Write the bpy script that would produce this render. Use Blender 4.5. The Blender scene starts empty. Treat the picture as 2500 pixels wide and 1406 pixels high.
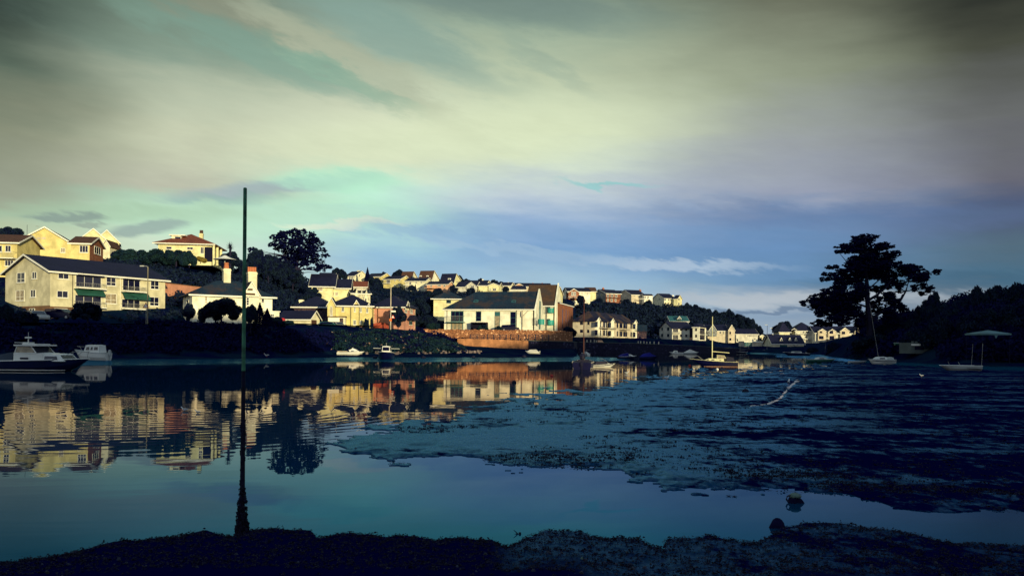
import bpy, math, random
import numpy as np
from mathutils import Vector, Matrix

R = math.radians
rnd = random.Random(7)
nrng = np.random.default_rng(11)
scn = bpy.context.scene
COL = scn.collection

# ------------------------------------------------------------------ camera
F = 1944.0; CAMH = 2.1; CX = 1250.0; CY = 843.5; ROLL = R(0.487)
cam_d = bpy.data.cameras.new('camera'); cam = bpy.data.objects.new('camera', cam_d); COL.objects.link(cam)
cam_d.sensor_fit = 'HORIZONTAL'; cam_d.sensor_width = 36.0; cam_d.lens = 36.0 * F / 2500.0
cam_d.shift_y = (CY - 703.0) / 2500.0
cam_d.clip_start = 0.1; cam_d.clip_end = 6000
cam.location = (0, 0, CAMH)
cam.rotation_euler = (Matrix.Rotation(R(90), 3, 'X') @ Matrix.Rotation(ROLL, 3, 'Z')).to_euler()
scn.camera = cam
scn.render.resolution_x = 1024; scn.render.resolution_y = 575
vs = scn.view_settings
vs.view_transform = 'Standard'; vs.look = 'None'; vs.exposure = 0.0; vs.gamma = 1.0; vs.use_curve_mapping = False
scn.cycles.max_bounces = 5; scn.cycles.diffuse_bounces = 2; scn.cycles.glossy_bounces = 3
scn.cycles.transmission_bounces = 2; scn.cycles.caustics_reflective = False; scn.cycles.caustics_refractive = False

CR, SR = math.cos(ROLL), math.sin(ROLL)
def uv(px, py):
    dx, dy = px - CX, py - CY
    return dx * CR + dy * SR, dx * SR - dy * CR
def P(px, py, D):
    u, v = uv(px, py)
    return Vector((u / F * D, D, CAMH + v / F * D))
def zz(px, py, D): return P(px, py, D).z
def G(px, py, z=0.0):
    "point of the level z seen at a pixel"
    u, v = uv(px, py)
    D = (z - CAMH) * F / v
    return Vector((u / F * D, D, z))
ZK = {1: (3.514, 0, 520), 2: (5.022, 360, 540), 3: (5.207, 640, 640), 4: (5.952, 1020, 680), 5: (5.952, 820, 640),
      6: (6.112, 1360, 690), 7: (6.579, 1580, 740), 8: (3.8, 1880, 550), 9: (10, 1880, 770), 10: (6.25, 2100, 780), 0: (1, 0, 0)}
def ZP(k, x, y):
    s, ox, oy = ZK[k]
    return ox + x / s, oy + y / s

# ------------------------------------------------------------------ sky
SUN_AZ = R(28); SUN_EL = R(7)
def s2l(c): return tuple(((v / 255) / 12.92 if v <= 10 else ((v / 255 + 0.055) / 1.055) ** 2.4) for v in c)
world = bpy.data.worlds.new('World'); scn.world = world; world.use_nodes = True
nt = world.node_tree; nt.nodes.clear()
class N:
    "small helper round a node tree"
    def __init__(s, nt): s.nt = nt
    def node(s, t, **kw):
        n = s.nt.nodes.new(t)
        for k, v in kw.items(): setattr(n, k, v)
        return n
    def put(s, sock, v):
        if isinstance(v, bpy.types.NodeSocket): s.nt.links.new(v, sock)
        else: sock.default_value = v
    def m(s, op, a, b=0.0, c=0.0, clamp=False):
        n = s.node('ShaderNodeMath', operation=op, use_clamp=clamp)
        s.put(n.inputs[0], a); s.put(n.inputs[1], b); s.put(n.inputs[2], c)
        return n.outputs[0]
    def mix(s, f, a, b, mode='MIX'):
        n = s.node('ShaderNodeMix', data_type='RGBA', blend_type=mode)
        def col(v): return v if isinstance(v, bpy.types.NodeSocket) else (tuple(v) + (1,) if len(v) == 3 else v)
        s.put(n.inputs[0], f); s.put(n.inputs[6], col(a)); s.put(n.inputs[7], col(b))
        return n.outputs[2]
    def ss(s, v, a, b, o0=0.0, o1=1.0):
        n = s.node('ShaderNodeMapRange', interpolation_type='SMOOTHSTEP')
        s.put(n.inputs[0], v)
        for i, q in zip((1, 2, 3, 4), (a, b, o0, o1)): s.put(n.inputs[i], q)
        return n.outputs[0]
    def comb(s, x, y, z):
        n = s.node('ShaderNodeCombineXYZ'); s.put(n.inputs[0], x); s.put(n.inputs[1], y); s.put(n.inputs[2], z)
        return n.outputs[0]
    def noise(s, vec, scale, detail=3, rough=0.5, dist=0.0):
        n = s.node('ShaderNodeTexNoise'); s.put(n.inputs['Vector'], vec); s.put(n.inputs['Scale'], scale)
        n.inputs['Detail'].default_value = detail; n.inputs['Roughness'].default_value = rough; n.inputs['Distortion'].default_value = dist
        return n.outputs[0]
    def ramp(s, f, stops, interp='LINEAR'):
        n = s.node('ShaderNodeValToRGB'); n.color_ramp.interpolation = interp
        e = n.color_ramp.elements
        while len(e) < len(stops): e.new(0.5)
        for el, (p, c) in zip(e, stops): el.position = p; el.color = tuple(c) + (1,)
        s.put(n.inputs[0], f); return n.outputs[0]
w = N(nt)
tc = w.node('ShaderNodeTexCoord'); sep = w.node('ShaderNodeSeparateXYZ'); nt.links.new(tc.outputs['Generated'], sep.inputs[0])
X, Y, Z = sep.outputs
AZ = w.m('MULTIPLY', w.m('ARCTAN2', X, Y), 180 / math.pi)
EL = w.m('MULTIPLY', w.m('ARCSINE', Z), 180 / math.pi)
n1 = w.noise(w.comb(w.m('MULTIPLY', AZ, 0.05), w.m('MULTIPLY', w.m('ADD', EL, w.m('MULTIPLY', AZ, 0.06)), 0.16), 1.3), 1.0, 4, 0.55)
n2 = w.noise(w.comb(w.m('MULTIPLY', AZ, 0.09), w.m('MULTIPLY', w.m('ADD', EL, w.m('MULTIPLY', AZ, 0.04)), 0.5), 7.7), 1.0, 5, 0.6)
wa = w.m('MULTIPLY', w.m('SUBTRACT', n1, 0.5), 10.0)     # warps
we = w.m('MULTIPLY', w.m('SUBTRACT', n2, 0.5), 4.0)
n3 = w.noise(w.comb(w.m('MULTIPLY', AZ, 0.22), w.m('MULTIPLY', w.m('ADD', EL, w.m('MULTIPLY', AZ, 0.25)), 0.75), 3.1), 1.0, 5, 0.62)
wa2 = w.m('ADD', w.m('MULTIPLY', wa, 0.25), w.m('MULTIPLY', w.m('SUBTRACT', n3, 0.5), 5.0)); we2 = w.m('ADD', w.m('MULTIPLY', we, 0.35), w.m('MULTIPLY', w.m('SUBTRACT', n3, 0.5), 2.0))
AZw = w.m('ADD', AZ, wa); ELw = w.m('ADD', EL, we)
def ae(px, py):
    u, v = uv(px, py)
    return math.degrees(math.atan2(u, F)), math.degrees(math.atan2(v, math.hypot(u, F)))
def col_ramp(px, stops):
    st = []
    for py, c in stops:
        st.append(((ae(px, py)[1] + 2) / 42.0, s2l(c)))
    st.sort()
    st.append((1.0, tuple(0.85 * v for v in st[-1][1])))
    return w.ramp(w.m('DIVIDE', w.m('ADD', ELw, 2.0), 42.0), st)
r0 = col_ramp(0, [(840, (200, 200, 165)), (600, (188, 198, 162)), (520, (164, 184, 158)), (480, (152, 158, 138)), (300, (132, 137, 115)), (150, (88, 103, 88)), (0, (40, 50, 44))])  # outer ramps darken towards the corners: lens falloff painted into the sky
r1 = col_ramp(450, [(840, (210, 220, 195)), (600, (206, 226, 202)), (540, (188, 226, 194)), (498, (176, 208, 182)), (462, (186, 188, 168)), (330, (198, 204, 176)), (200, (180, 190, 166)), (120, (146, 166, 148)), (0, (114, 128, 113))])
r2 = col_ramp(900, [(840, (170, 196, 216)), (640, (146, 188, 216)), (570, (172, 212, 214)), (510, (188, 236, 208)), (440, (190, 234, 210)), (385, (216, 224, 194)), (250, (210, 217, 188)), (150, (176, 191, 168)), (0, (134, 156, 142))])
r3 = col_ramp(1350, [(840, (168, 192, 206)), (690, (158, 190, 212)), (610, (120, 160, 202)), (540, (146, 174, 208)), (470, (186, 200, 210)), (390, (208, 222, 202)), (320, (214, 226, 192)), (180, (186, 198, 168)), (60, (148, 168, 148)), (0, (124, 142, 128))])
r4 = col_ramp(1900, [(840, (158, 174, 188)), (770, (130, 154, 180)), (735, (160, 174, 188)), (690, (98, 138, 176)), (600, (102, 140, 184)), (545, (110, 140, 180)), (480, (150, 158, 178)), (350, (154, 160, 164)), (180, (142, 150, 128)), (0, (106, 110, 92))])
r5 = col_ramp(2350, [(840, (120, 136, 150)), (740, (112, 126, 140)), (690, (68, 106, 132)), (610, (80, 104, 122)), (520, (76, 88, 118)), (440, (102, 102, 114)), (300, (102, 104, 104)), (100, (68, 70, 58)), (0, (44, 46, 38))])
c = w.mix(w.ss(AZw, ae(0, 0)[0], ae(450, 400)[0]), r0, r1)
c = w.mix(w.ss(AZw, ae(430, 400)[0], ae(950, 400)[0]), c, r2)
c = w.mix(w.ss(AZw, ae(880, 400)[0], ae(1300, 400)[0]), c, r3)
c = w.mix(w.ss(AZw, ae(1350, 400)[0], ae(1950, 400)[0]), c, r4)
c = w.mix(w.ss(AZw, ae(1900, 400)[0], ae(2450, 400)[0]), c, r5)
# the clouds that can be told apart: centre, half-sizes (px), tilt (deg, up to the right), colour, strength, softness
def blob(c, px, py, rx, ry, tilt, colr, k=1.0, soft=0.9):
    a0, e0 = ae(px, py)
    ca, sa = math.cos(R(tilt)), math.sin(R(tilt))
    da = w.m('SUBTRACT', w.m('ADD', AZ, w.m('MULTIPLY', wa2, 1.0)), a0); de = w.m('SUBTRACT', w.m('ADD', EL, w.m('MULTIPLY', we2, 1.0)), e0)
    p = w.m('DIVIDE', w.m('ADD', w.m('MULTIPLY', da, ca), w.m('MULTIPLY', de, sa)), rx / 34.0)
    q = w.m('DIVIDE', w.m('SUBTRACT', w.m('MULTIPLY', de, ca), w.m('MULTIPLY', da, sa)), ry / 34.0)
    d = w.m('SQRT', w.m('ADD', w.m('MULTIPLY', p, p), w.m('MULTIPLY', q, q)))
    return w.mix(w.ss(d, 1.0 - soft * 0.5, 1.0 + soft * 0.5, k, 0.0), c, s2l(colr))
c = blob(c, 420, 70, 420, 75, -9, (110, 132, 116), 0.4, 1.5)
c = blob(c, 640, 130, 330, 32, -14, (126, 160, 144), 0.65, 1.5)
c = blob(c, 980, 90, 260, 52, -20, (130, 160, 150), 0.7, 1.2)
c = blob(c, 1250, 15, 330, 40, -6, (108, 130, 126), 0.6, 1.3)
c = blob(c, 560, 30, 330, 26, -13, (146, 148, 126), 0.6, 1.5)
c = blob(c, 880, 175, 330, 30, -24, (178, 186, 160), 0.7, 1.4)
c = blob(c, 830, 185, 170, 16, -20, (134, 172, 150), 0.55, 1.0)
c = blob(c, 1120, 340, 430, 70, 6, (214, 224, 188), 0.75, 1.3)
c = blob(c, 1340, 150, 120, 22, -30, (132, 158, 146), 0.35, 1.4)
c = blob(c, 700, 455, 210, 18, 9, (158, 176, 182), 0.8, 0.9)
c = blob(c, 560, 487, 90, 12, 2, (142, 176, 172), 0.6, 1.2)
c = blob(c, 620, 540, 330, 34, 3, (190, 228, 200), 0.55, 1.4)
c = blob(c, 250, 520, 300, 20, 3, (160, 188, 158), 0.5, 1.4)
c = blob(c, 830, 440, 170, 26, 4, (178, 232, 200), 0.7, 0.9)
c = blob(c, 160, 532, 70, 10, 4, (132, 150, 144), 0.8, 0.9)
c = blob(c, 360, 560, 80, 13, 12, (146, 166, 162), 0.8, 0.9)
c = blob(c, 215, 553, 26, 7, 0, (142, 156, 146), 0.7, 0.9)
c = blob(c, 850, 549, 130, 8, 1, (224, 236, 206), 0.85, 1.0)
c = blob(c, 1480, 450, 110, 7, -3, (140, 200, 200), 0.75, 1.1)
c = blob(c, 1620, 642, 230, 9, -3, (172, 192, 212), 0.8, 1.2)
c = blob(c, 1330, 628, 200, 14, -2, (140, 174, 206), 0.7, 1.2)
c = blob(c, 1180, 600, 170, 9, -6, (160, 188, 212), 0.5, 1.2)
c = blob(c, 1050, 570, 210, 16, -3, (132, 168, 206), 0.5, 1.2)
c = blob(c, 1900, 732, 320, 13, 0, (176, 186, 196), 0.85, 1.2)
c = blob(c, 1880, 758, 220, 5, 0, (92, 118, 150), 0.7, 1.1)
c = blob(c, 2280, 690, 240, 24, 0, (60, 96, 122), 0.6, 1.1)
c = blob(c, 2060, 530, 420, 22, -3, (92, 116, 158), 0.4, 1.5)
n4 = w.noise(w.comb(w.m('MULTIPLY', AZ, 0.35), w.m('MULTIPLY', w.m('ADD', EL, w.m('MULTIPLY', AZ, 0.12)), 1.5), 5.5), 1.0, 7, 0.65)
fine = w.m('ADD', w.m('ADD', w.m('ADD', 1.09, w.m('MULTIPLY', w.m('SUBTRACT', n4, 0.5), 0.14)), w.m('MULTIPLY', w.m('SUBTRACT', n2, 0.5), 0.22)), w.m('MULTIPLY', w.m('SUBTRACT', n3, 0.5), 0.12))
c = w.mix(1.0, c, w.comb(fine, fine, fine), 'MULTIPLY')
# behind the viewer a separate sky, brightened to fill the shade; bluer at the zenith
back = w.ss(Y, -0.35, 0.45, 1.0, 0.0)
c = w.mix(back, c, w.ramp(w.m('DIVIDE', EL, 90.0), [(0.0, (0.78, 0.66, 0.50)), (0.14, (0.46, 0.54, 0.60)), (0.7, (0.26, 0.38, 0.50))]))
zen = w.ss(EL, 26.0, 70.0)
c = w.mix(zen, c, (0.26, 0.38, 0.50))
bgc = w.node('ShaderNodeBackground'); nt.links.new(c, bgc.inputs[0]); bgc.inputs[1].default_value = 1.0
sky = w.node('ShaderNodeTexSky', sky_type='NISHITA'); sky.sun_disc = False
sky.sun_elevation = SUN_EL; sky.sun_rotation = math.pi - SUN_AZ
bgs = w.node('ShaderNodeBackground'); nt.links.new(sky.outputs[0], bgs.inputs[0]); bgs.inputs[1].default_value = 0.05
ms = w.node('ShaderNodeMixShader'); ms.inputs[0].default_value = 0.93
nt.links.new(bgs.outputs[0], ms.inputs[1]); nt.links.new(bgc.outputs[0], ms.inputs[2])
wo = w.node('ShaderNodeOutputWorld'); nt.links.new(ms.outputs[0], wo.inputs[0])

sun_d = bpy.data.lights.new('sun', 'SUN'); sun_d.energy = 4.8; sun_d.angle = R(0.5); sun_d.color = (1.0, 0.85, 0.46)
sun = bpy.data.objects.new('sun', sun_d); COL.objects.link(sun)
SUNDIR = Vector((math.sin(SUN_AZ) * math.cos(SUN_EL), -math.cos(SUN_AZ) * math.cos(SUN_EL), math.sin(SUN_EL)))
sun.rotation_euler = SUNDIR.to_track_quat('Z', 'Y').to_euler(); sun.location = (30, -60, 60)

# ------------------------------------------------------------------ materials
MATS = {}
def mat(name, colr, rough=0.8, var=0.16, vscale=0.6, metal=0.0, bump=0.0, bscale=8.0, spec=0.3, dirt=0.0):
    if name in MATS: return MATS[name]
    m = bpy.data.materials.new(name); m.use_nodes = True
    q = N(m.node_tree); b = m.node_tree.nodes['Principled BSDF']
    g = q.node('ShaderNodeNewGeometry').outputs['Position']
    n = q.noise(g, vscale, 4, 0.6)
    dark = tuple(v * (1 - var * 1.6) for v in colr); lite = tuple(min(1, v * (1 + var)) for v in colr)
    cc = q.mix(q.ss(n, 0.3, 0.7), dark, lite)
    if dirt:
        sp = q.node('ShaderNodeSeparateXYZ'); q.put(sp.inputs[0], g)
        st = q.noise(q.comb(q.m('MULTIPLY', sp.outputs[0], 2.2), q.m('MULTIPLY', sp.outputs[1], 2.2), q.m('MULTIPLY', sp.outputs[2], 0.25)), 1.0, 4, 0.6)
        cc = q.mix(q.m('MULTIPLY', q.ss(st, 0.5, 0.75), dirt), cc, tuple(v * 0.45 for v in colr))
    q.put(b.inputs['Base Color'], cc); b.inputs['Roughness'].default_value = rough; b.inputs['Metallic'].default_value = metal
    b.inputs['Specular IOR Level'].default_value = spec
    if bump:
        bn = q.node('ShaderNodeBump'); bn.inputs['Strength'].default_value = 1.0; bn.inputs['Distance'].default_value = bump
        q.put(bn.inputs['Height'], q.noise(g, bscale, 4, 0.6)); q.put(b.inputs['Normal'], bn.outputs[0])
    MATS[name] = m
    return m
def mat_courses(name, c1, c2, mortar, sx, sz, rough=0.85, msize=0.04, stone=False, patch=None):
    "masonry or slate: courses along local x and z (or up the slope)"
    m = bpy.data.materials.new(name); m.use_nodes = True
    q = N(m.node_tree); b = m.node_tree.nodes['Principled BSDF']
    tcn = q.node('ShaderNodeTexCoord').outputs['Object']
    sp = q.node('ShaderNodeSeparateXYZ'); q.put(sp.inputs[0], tcn)
    along = q.m('ADD', sp.outputs[0], sp.outputs[1])
    vec = q.comb(along, sp.outputs[2], 0.0)
    if stone:
        vo = q.node('ShaderNodeTexVoronoi', feature='F1'); q.put(vo.inputs['Vector'], q.comb(q.m('DIVIDE', along, sx), q.m('DIVIDE', sp.outputs[2], sz), 0.0)); vo.inputs['Scale'].default_value = 1.0
        ve = q.node('ShaderNodeTexVoronoi', feature='DISTANCE_TO_EDGE'); q.put(ve.inputs['Vector'], q.comb(q.m('DIVIDE', along, sx), q.m('DIVIDE', sp.outputs[2], sz), 0.0)); ve.inputs['Scale'].default_value = 1.0
        s2 = q.node('ShaderNodeSeparateXYZ'); q.put(s2.inputs[0], vo.outputs['Color'])
        cc = q.mix(s2.outputs[0], c1, c2)
        cc = q.mix(q.ss(s2.outputs[1], 0.86, 0.9), cc, tuple(min(1, v * 2.4) for v in c2))
        joint = q.ss(ve.outputs[0], 0.02, 0.12)
        cc = q.mix(joint, mortar, cc); hgt = joint
    else:
        br = q.node('ShaderNodeTexBrick'); q.put(br.inputs['Vector'], vec); br.inputs['Scale'].default_value = 1.0
        br.inputs['Brick Width'].default_value = sx; br.inputs['Row Height'].default_value = sz; br.inputs['Mortar Size'].default_value = msize * sz
        br.inputs['Color1'].default_value = tuple(c1) + (1,); br.inputs['Color2'].default_value = tuple(c2) + (1,); br.inputs['Mortar'].default_value = tuple(mortar) + (1,)
        cc = br.outputs[0]; hgt = q.m('SUBTRACT', 1.0, br.outputs[1])
    big = q.noise(tcn, 0.35, 4, 0.6)
    cc = q.mix(q.m('MULTIPLY', q.ss(big, 0.35, 0.75), 0.5), cc, tuple(v * 0.5 for v in c1))
    if patch: cc = q.mix(q.m('MULTIPLY', q.ss(q.noise(tcn, 0.22, 5, 0.7), 0.48, 0.62), 0.8), cc, patch)
    q.put(b.inputs['Base Color'], cc); b.inputs['Roughness'].default_value = rough; b.inputs['Specular IOR Level'].default_value = 0.25
    bn = q.node('ShaderNodeBump'); bn.inputs['Distance'].default_value = 0.04; q.put(bn.inputs['Height'], hgt); q.put(b.inputs['Normal'], bn.outputs[0])
    MATS[name] = m
    return m
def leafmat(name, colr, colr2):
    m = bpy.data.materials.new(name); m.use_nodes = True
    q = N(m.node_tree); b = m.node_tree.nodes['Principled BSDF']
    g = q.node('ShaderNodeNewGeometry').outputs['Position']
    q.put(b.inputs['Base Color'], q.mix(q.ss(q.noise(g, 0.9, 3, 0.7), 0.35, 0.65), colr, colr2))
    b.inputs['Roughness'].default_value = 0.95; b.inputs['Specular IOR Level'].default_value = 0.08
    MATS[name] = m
    return m

W_FLATS = mat('render_flats', (0.58, 0.54, 0.38), dirt=0.25)
W_YEL = mat('render_yellow', (0.66, 0.56, 0.24), dirt=0.25)
W_PALE = mat('render_pale_yellow', (0.72, 0.68, 0.40), dirt=0.15)
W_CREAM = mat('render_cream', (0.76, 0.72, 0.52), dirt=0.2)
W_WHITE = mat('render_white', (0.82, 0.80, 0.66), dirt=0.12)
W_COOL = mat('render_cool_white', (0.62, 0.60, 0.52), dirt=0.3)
W_GREY = mat('render_grey', (0.20, 0.22, 0.24))
W_PINK = mat('render_pink', (0.56, 0.27, 0.20), dirt=0.2)
W_SALMON = mat('render_salmon', (0.66, 0.38, 0.24), dirt=0.2)
W_TERRA = mat('terracotta_wall', (0.58, 0.26, 0.17), dirt=0.3)
W_BEIGE = mat('render_beige', (0.58, 0.50, 0.38), dirt=0.2)
BRICK = mat_courses('brick', (0.36, 0.13, 0.07), (0.26, 0.09, 0.05), (0.22, 0.15, 0.10), 0.45, 0.15)
BRICK_D = mat_courses('brown_stone_base', (0.22, 0.12, 0.07), (0.16, 0.09, 0.05), (0.10, 0.07, 0.05), 0.6, 0.25)
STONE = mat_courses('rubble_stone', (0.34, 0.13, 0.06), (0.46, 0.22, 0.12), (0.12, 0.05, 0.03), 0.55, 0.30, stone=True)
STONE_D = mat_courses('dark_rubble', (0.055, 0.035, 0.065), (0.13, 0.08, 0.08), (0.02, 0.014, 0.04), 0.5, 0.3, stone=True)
CONC = mat('rusty_concrete', (0.46, 0.20, 0.09), dirt=0.7, var=0.25, bump=0.03, bscale=3)
SLATE = mat_courses('slate', (0.005, 0.006, 0.036), (0.010, 0.012, 0.046), (0.002, 0.002, 0.02), 0.5, 0.22, rough=0.7)  # blue-black shadow tone put into the slate colour
SLATE_B = mat_courses('slate_lichen', (0.006, 0.022, 0.050), (0.012, 0.034, 0.062), (0.003, 0.008, 0.03), 0.5, 0.22, rough=0.75, patch=(0.050, 0.034, 0.034))
SLATE_R = mat_courses('slate_rust', (0.085, 0.045, 0.03), (0.11, 0.06, 0.035), (0.03, 0.02, 0.02), 0.5, 0.22, patch=(0.05, 0.04, 0.04))
TILE = mat_courses('red_tile', (0.20, 0.055, 0.035), (0.25, 0.075, 0.04), (0.07, 0.02, 0.02), 0.35, 0.25)
TILE_D = mat_courses('brown_tile', (0.085, 0.04, 0.03), (0.11, 0.05, 0.035), (0.03, 0.015, 0.015), 0.35, 0.25)
SLATE_T = mat_courses('slate_terrace', (0.006, 0.008, 0.036), (0.012, 0.014, 0.044), (0.003, 0.003, 0.02), 0.5, 0.22, patch=(0.085, 0.050, 0.036))
QUAY = mat_courses('shaded_quay_stone', (0.006, 0.007, 0.036), (0.020, 0.020, 0.050), (0.002, 0.002, 0.02), 0.6, 0.35, stone=True)  # darkened so quay and undercrofts carry shade in the stone colour
W_DIM = mat('dim_grey_wall', (0.08, 0.10, 0.10))  # plain grey, dimmed for the hut and the quay coping
TEAL_R = mat('teal_roof', (0.02, 0.10, 0.12))
TEAL = mat('teal_paint', (0.03, 0.28, 0.26), rough=0.5)
TEAL_F = mat('teal_frame', (0.03, 0.13, 0.15), rough=0.5)
AWN = mat('green_awning', (0.012, 0.075, 0.06))
WHITE = mat('white_paint', (0.80, 0.79, 0.72), rough=0.5, var=0.05)
GRP = mat('white_gelcoat', (0.70, 0.70, 0.66), rough=0.3, var=0.06, spec=0.5)
GRPD = mat('grey_gelcoat', (0.40, 0.42, 0.42), rough=0.4, var=0.1)
NAVY = mat('navy_hull', (0.002, 0.002, 0.034), rough=0.3, spec=0.5)
BLUEC = mat('blue_canvas', (0.004, 0.006, 0.15), rough=0.9)
GREENH = mat('green_hull', (0.03, 0.13, 0.10), rough=0.4)
GLASS = mat('window_glass', (0.004, 0.005, 0.030), rough=0.06, var=0.0, spec=0.8)
GLASSL = mat('curtained_glass', (0.34, 0.28, 0.20), rough=0.3, var=0.25, vscale=3)
DARK = mat('flat_dark', (0.002, 0.002, 0.024), rough=0.9)  # near-black fill; on recess panels it stands in for shade
METAL = mat('galvanised', (0.36, 0.36, 0.34), rough=0.5, metal=0.6)
RUST = mat('rusty_iron', (0.10, 0.035, 0.03), rough=0.8)
DIRON = mat('dark_iron', (0.006, 0.006, 0.030), rough=0.7)
POT = mat('clay_pot', (0.50, 0.17, 0.08))
REDW = mat('red_wood', (0.34, 0.06, 0.035), var=0.3, vscale=3)
WOOD = mat('weathered_wood', (0.20, 0.15, 0.12), var=0.3, vscale=4)
WOODL = mat('pale_post', (0.50, 0.44, 0.36), var=0.2)
TARP = mat('pale_tarpaulin', (0.58, 0.56, 0.52), bump=0.05, bscale=2)
BARK = mat('bark', (0.008, 0.007, 0.034), bump=0.05, bscale=3)
LEAF = leafmat('foliage', (0.003, 0.006, 0.038), (0.010, 0.022, 0.038))  # shadow blue put into this and the next leaf colours
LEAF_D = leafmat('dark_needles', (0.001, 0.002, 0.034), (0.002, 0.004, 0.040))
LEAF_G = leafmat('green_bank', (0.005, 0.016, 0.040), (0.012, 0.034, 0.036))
LEAF_Y = leafmat('golden_shrub', (0.16, 0.13, 0.03), (0.24, 0.17, 0.04))
FLOWER = leafmat('pale_blossom', (0.30, 0.16, 0.12), (0.45, 0.36, 0.28))
REDF = mat('red_cover', (0.42, 0.02, 0.03))
BLACK = mat('black_rubber', (0.004, 0.004, 0.026))
SILVER = mat('silver_paint', (0.45, 0.45, 0.44), rough=0.3, metal=0.3)
TEALCAR = mat('teal_car_paint', (0.03, 0.13, 0.16), rough=0.3)
ORANGE = mat('orange_plastic', (0.6, 0.14, 0.03))
POLEG = mat('green_pole_paint', (0.045, 0.17, 0.10), rough=0.6, var=0.45, vscale=5, dirt=0.3)
WEED = mat('seaweed', (0.001, 0.001, 0.018), rough=0.85, var=0.4, vscale=20, bump=0.01, bscale=40)  # navy shadow tone included in the weed colour
ROCK = mat('wet_rock', (0.003, 0.003, 0.028), rough=0.9, bump=0.01, bscale=30, spec=0.1)
ALGAE = mat('pale_algae', (0.09, 0.15, 0.13), bump=0.006, bscale=60)
GULLW = mat('gull_white', (0.75, 0.75, 0.74)); GULLG = mat('gull_grey', (0.25, 0.26, 0.28))
SIGNR = mat('sign_red', (0.5, 0.03, 0.02)); BUOYR = mat('buoy_red', (0.42, 0.04, 0.03))

# ------------------------------------------------------------------ mesh helpers
class MB:
    def __init__(s): s.v = []; s.f = []
    def add(s, vs, fs):
        o = len(s.v); s.v += [tuple(p) for p in vs]; s.f += [tuple(i + o for i in f) for f in fs]; return s
    def box(s, x0, y0, z0, x1, y1, z1, mp=None):
        vs = [(x, y, z) for z in (z0, z1) for x, y in ((x0, y0), (x1, y0), (x1, y1), (x0, y1))]
        if mp: vs = [mp(*p) for p in vs]
        return s.add(vs, [(3, 2, 1, 0), (4, 5, 6, 7), (0, 1, 5, 4), (1, 2, 6, 5), (2, 3, 7, 6), (3, 0, 4, 7)])
    def prism(s, prof, a, b, axis='x'):
        "profile of (p, z) extruded along an axis from a to b"
        n = len(prof)
        mk = (lambda t, p, z: (t, p, z)) if axis == 'x' else (lambda t, p, z: (p, t, z))
        vs = [mk(a, p, z) for p, z in prof] + [mk(b, p, z) for p, z in prof]
        return s.add(vs, [tuple(range(n)), tuple(range(2 * n - 1, n - 1, -1))] + [(i, n + i, n + (i + 1) % n, (i + 1) % n) for i in range(n)])
    def tube(s, pts, rs, n=6, cap=True):
        if not isinstance(rs, (list, tuple)): rs = [rs] * len(pts)
        pts = [Vector(p) for p in pts]; vs = []
        for i, p in enumerate(pts):
            d = (pts[min(i + 1, len(pts) - 1)] - pts[max(i - 1, 0)]).normalized()
            a = d.orthogonal().normalized() if abs(d.z) > 0.95 else d.cross(Vector((0, 0, 1))).normalized()
            b = d.cross(a)
            vs += [p + (a * math.cos(2 * math.pi * k / n) + b * math.sin(2 * math.pi * k / n)) * rs[i] for k in range(n)]
        fs = [(i * n + k, i * n + (k + 1) % n, (i + 1) * n + (k + 1) % n, (i + 1) * n + k) for i in range(len(pts) - 1) for k in range(n)]
        if cap: fs += [tuple(range(n - 1, -1, -1)), tuple(range((len(pts) - 1) * n, len(pts) * n))]
        return s.add(vs, fs)
    def lathe(s, prof, n=12, c=(0, 0, 0)):
        vs = [(c[0] + r * math.cos(2 * math.pi * k / n), c[1] + r * math.sin(2 * math.pi * k / n), c[2] + z) for r, z in prof for k in range(n)]
        return s.add(vs, [(i * n + k, i * n + (k + 1) % n, (i + 1) * n + (k + 1) % n, (i + 1) * n + k) for i in range(len(prof) - 1) for k in range(n)] + [tuple(range(n - 1, -1, -1)), tuple(range((len(prof) - 1) * n, len(prof) * n))])
    def build(s, name, m, parent=None, smooth=False, label=None):
        me = bpy.data.meshes.new(name); me.from_pydata(s.v, [], s.f); me.materials.append(m)
        if smooth: me.polygons.foreach_set('use_smooth', [True] * len(me.polygons))
        o = bpy.data.objects.new(name, me); COL.objects.link(o)
        if parent: o.parent = parent
        if label: o['label'] = label
        return o
def np_mesh(name, v, f, m, parent=None, smooth=False):
    me = bpy.data.meshes.new(name)
    v = np.asarray(v, dtype=np.float32); f = np.asarray(f, dtype=np.int32); k = f.shape[1]
    me.vertices.add(len(v)); me.vertices.foreach_set('co', v.ravel())
    me.loops.add(f.size); me.loops.foreach_set('vertex_index', f.ravel())
    me.polygons.add(len(f)); me.polygons.foreach_set('loop_start', np.arange(0, f.size, k, dtype=np.int32))
    me.polygons.foreach_set('loop_total', np.full(len(f), k, dtype=np.int32))
    if smooth: me.polygons.foreach_set('use_smooth', np.ones(len(f), dtype=bool))
    me.update(calc_edges=True); me.materials.append(m)
    o = bpy.data.objects.new(name, me); COL.objects.link(o)
    if parent: o.parent = parent
    return o
def tag(o, label=None, cat=None, group=None, kind=None):
    if label: o['label'] = label
    if cat: o['category'] = cat
    if group: o['group'] = group
    if kind: o['kind'] = kind
    return o
def thing(name, loc, label, cat, group=None, rz=0.0):
    o = bpy.data.objects.new(name, None); COL.objects.link(o); o.location = loc; o.rotation_euler = (0, 0, rz)
    o.empty_display_size = 0.3
    return tag(o, label, cat, group)
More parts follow.
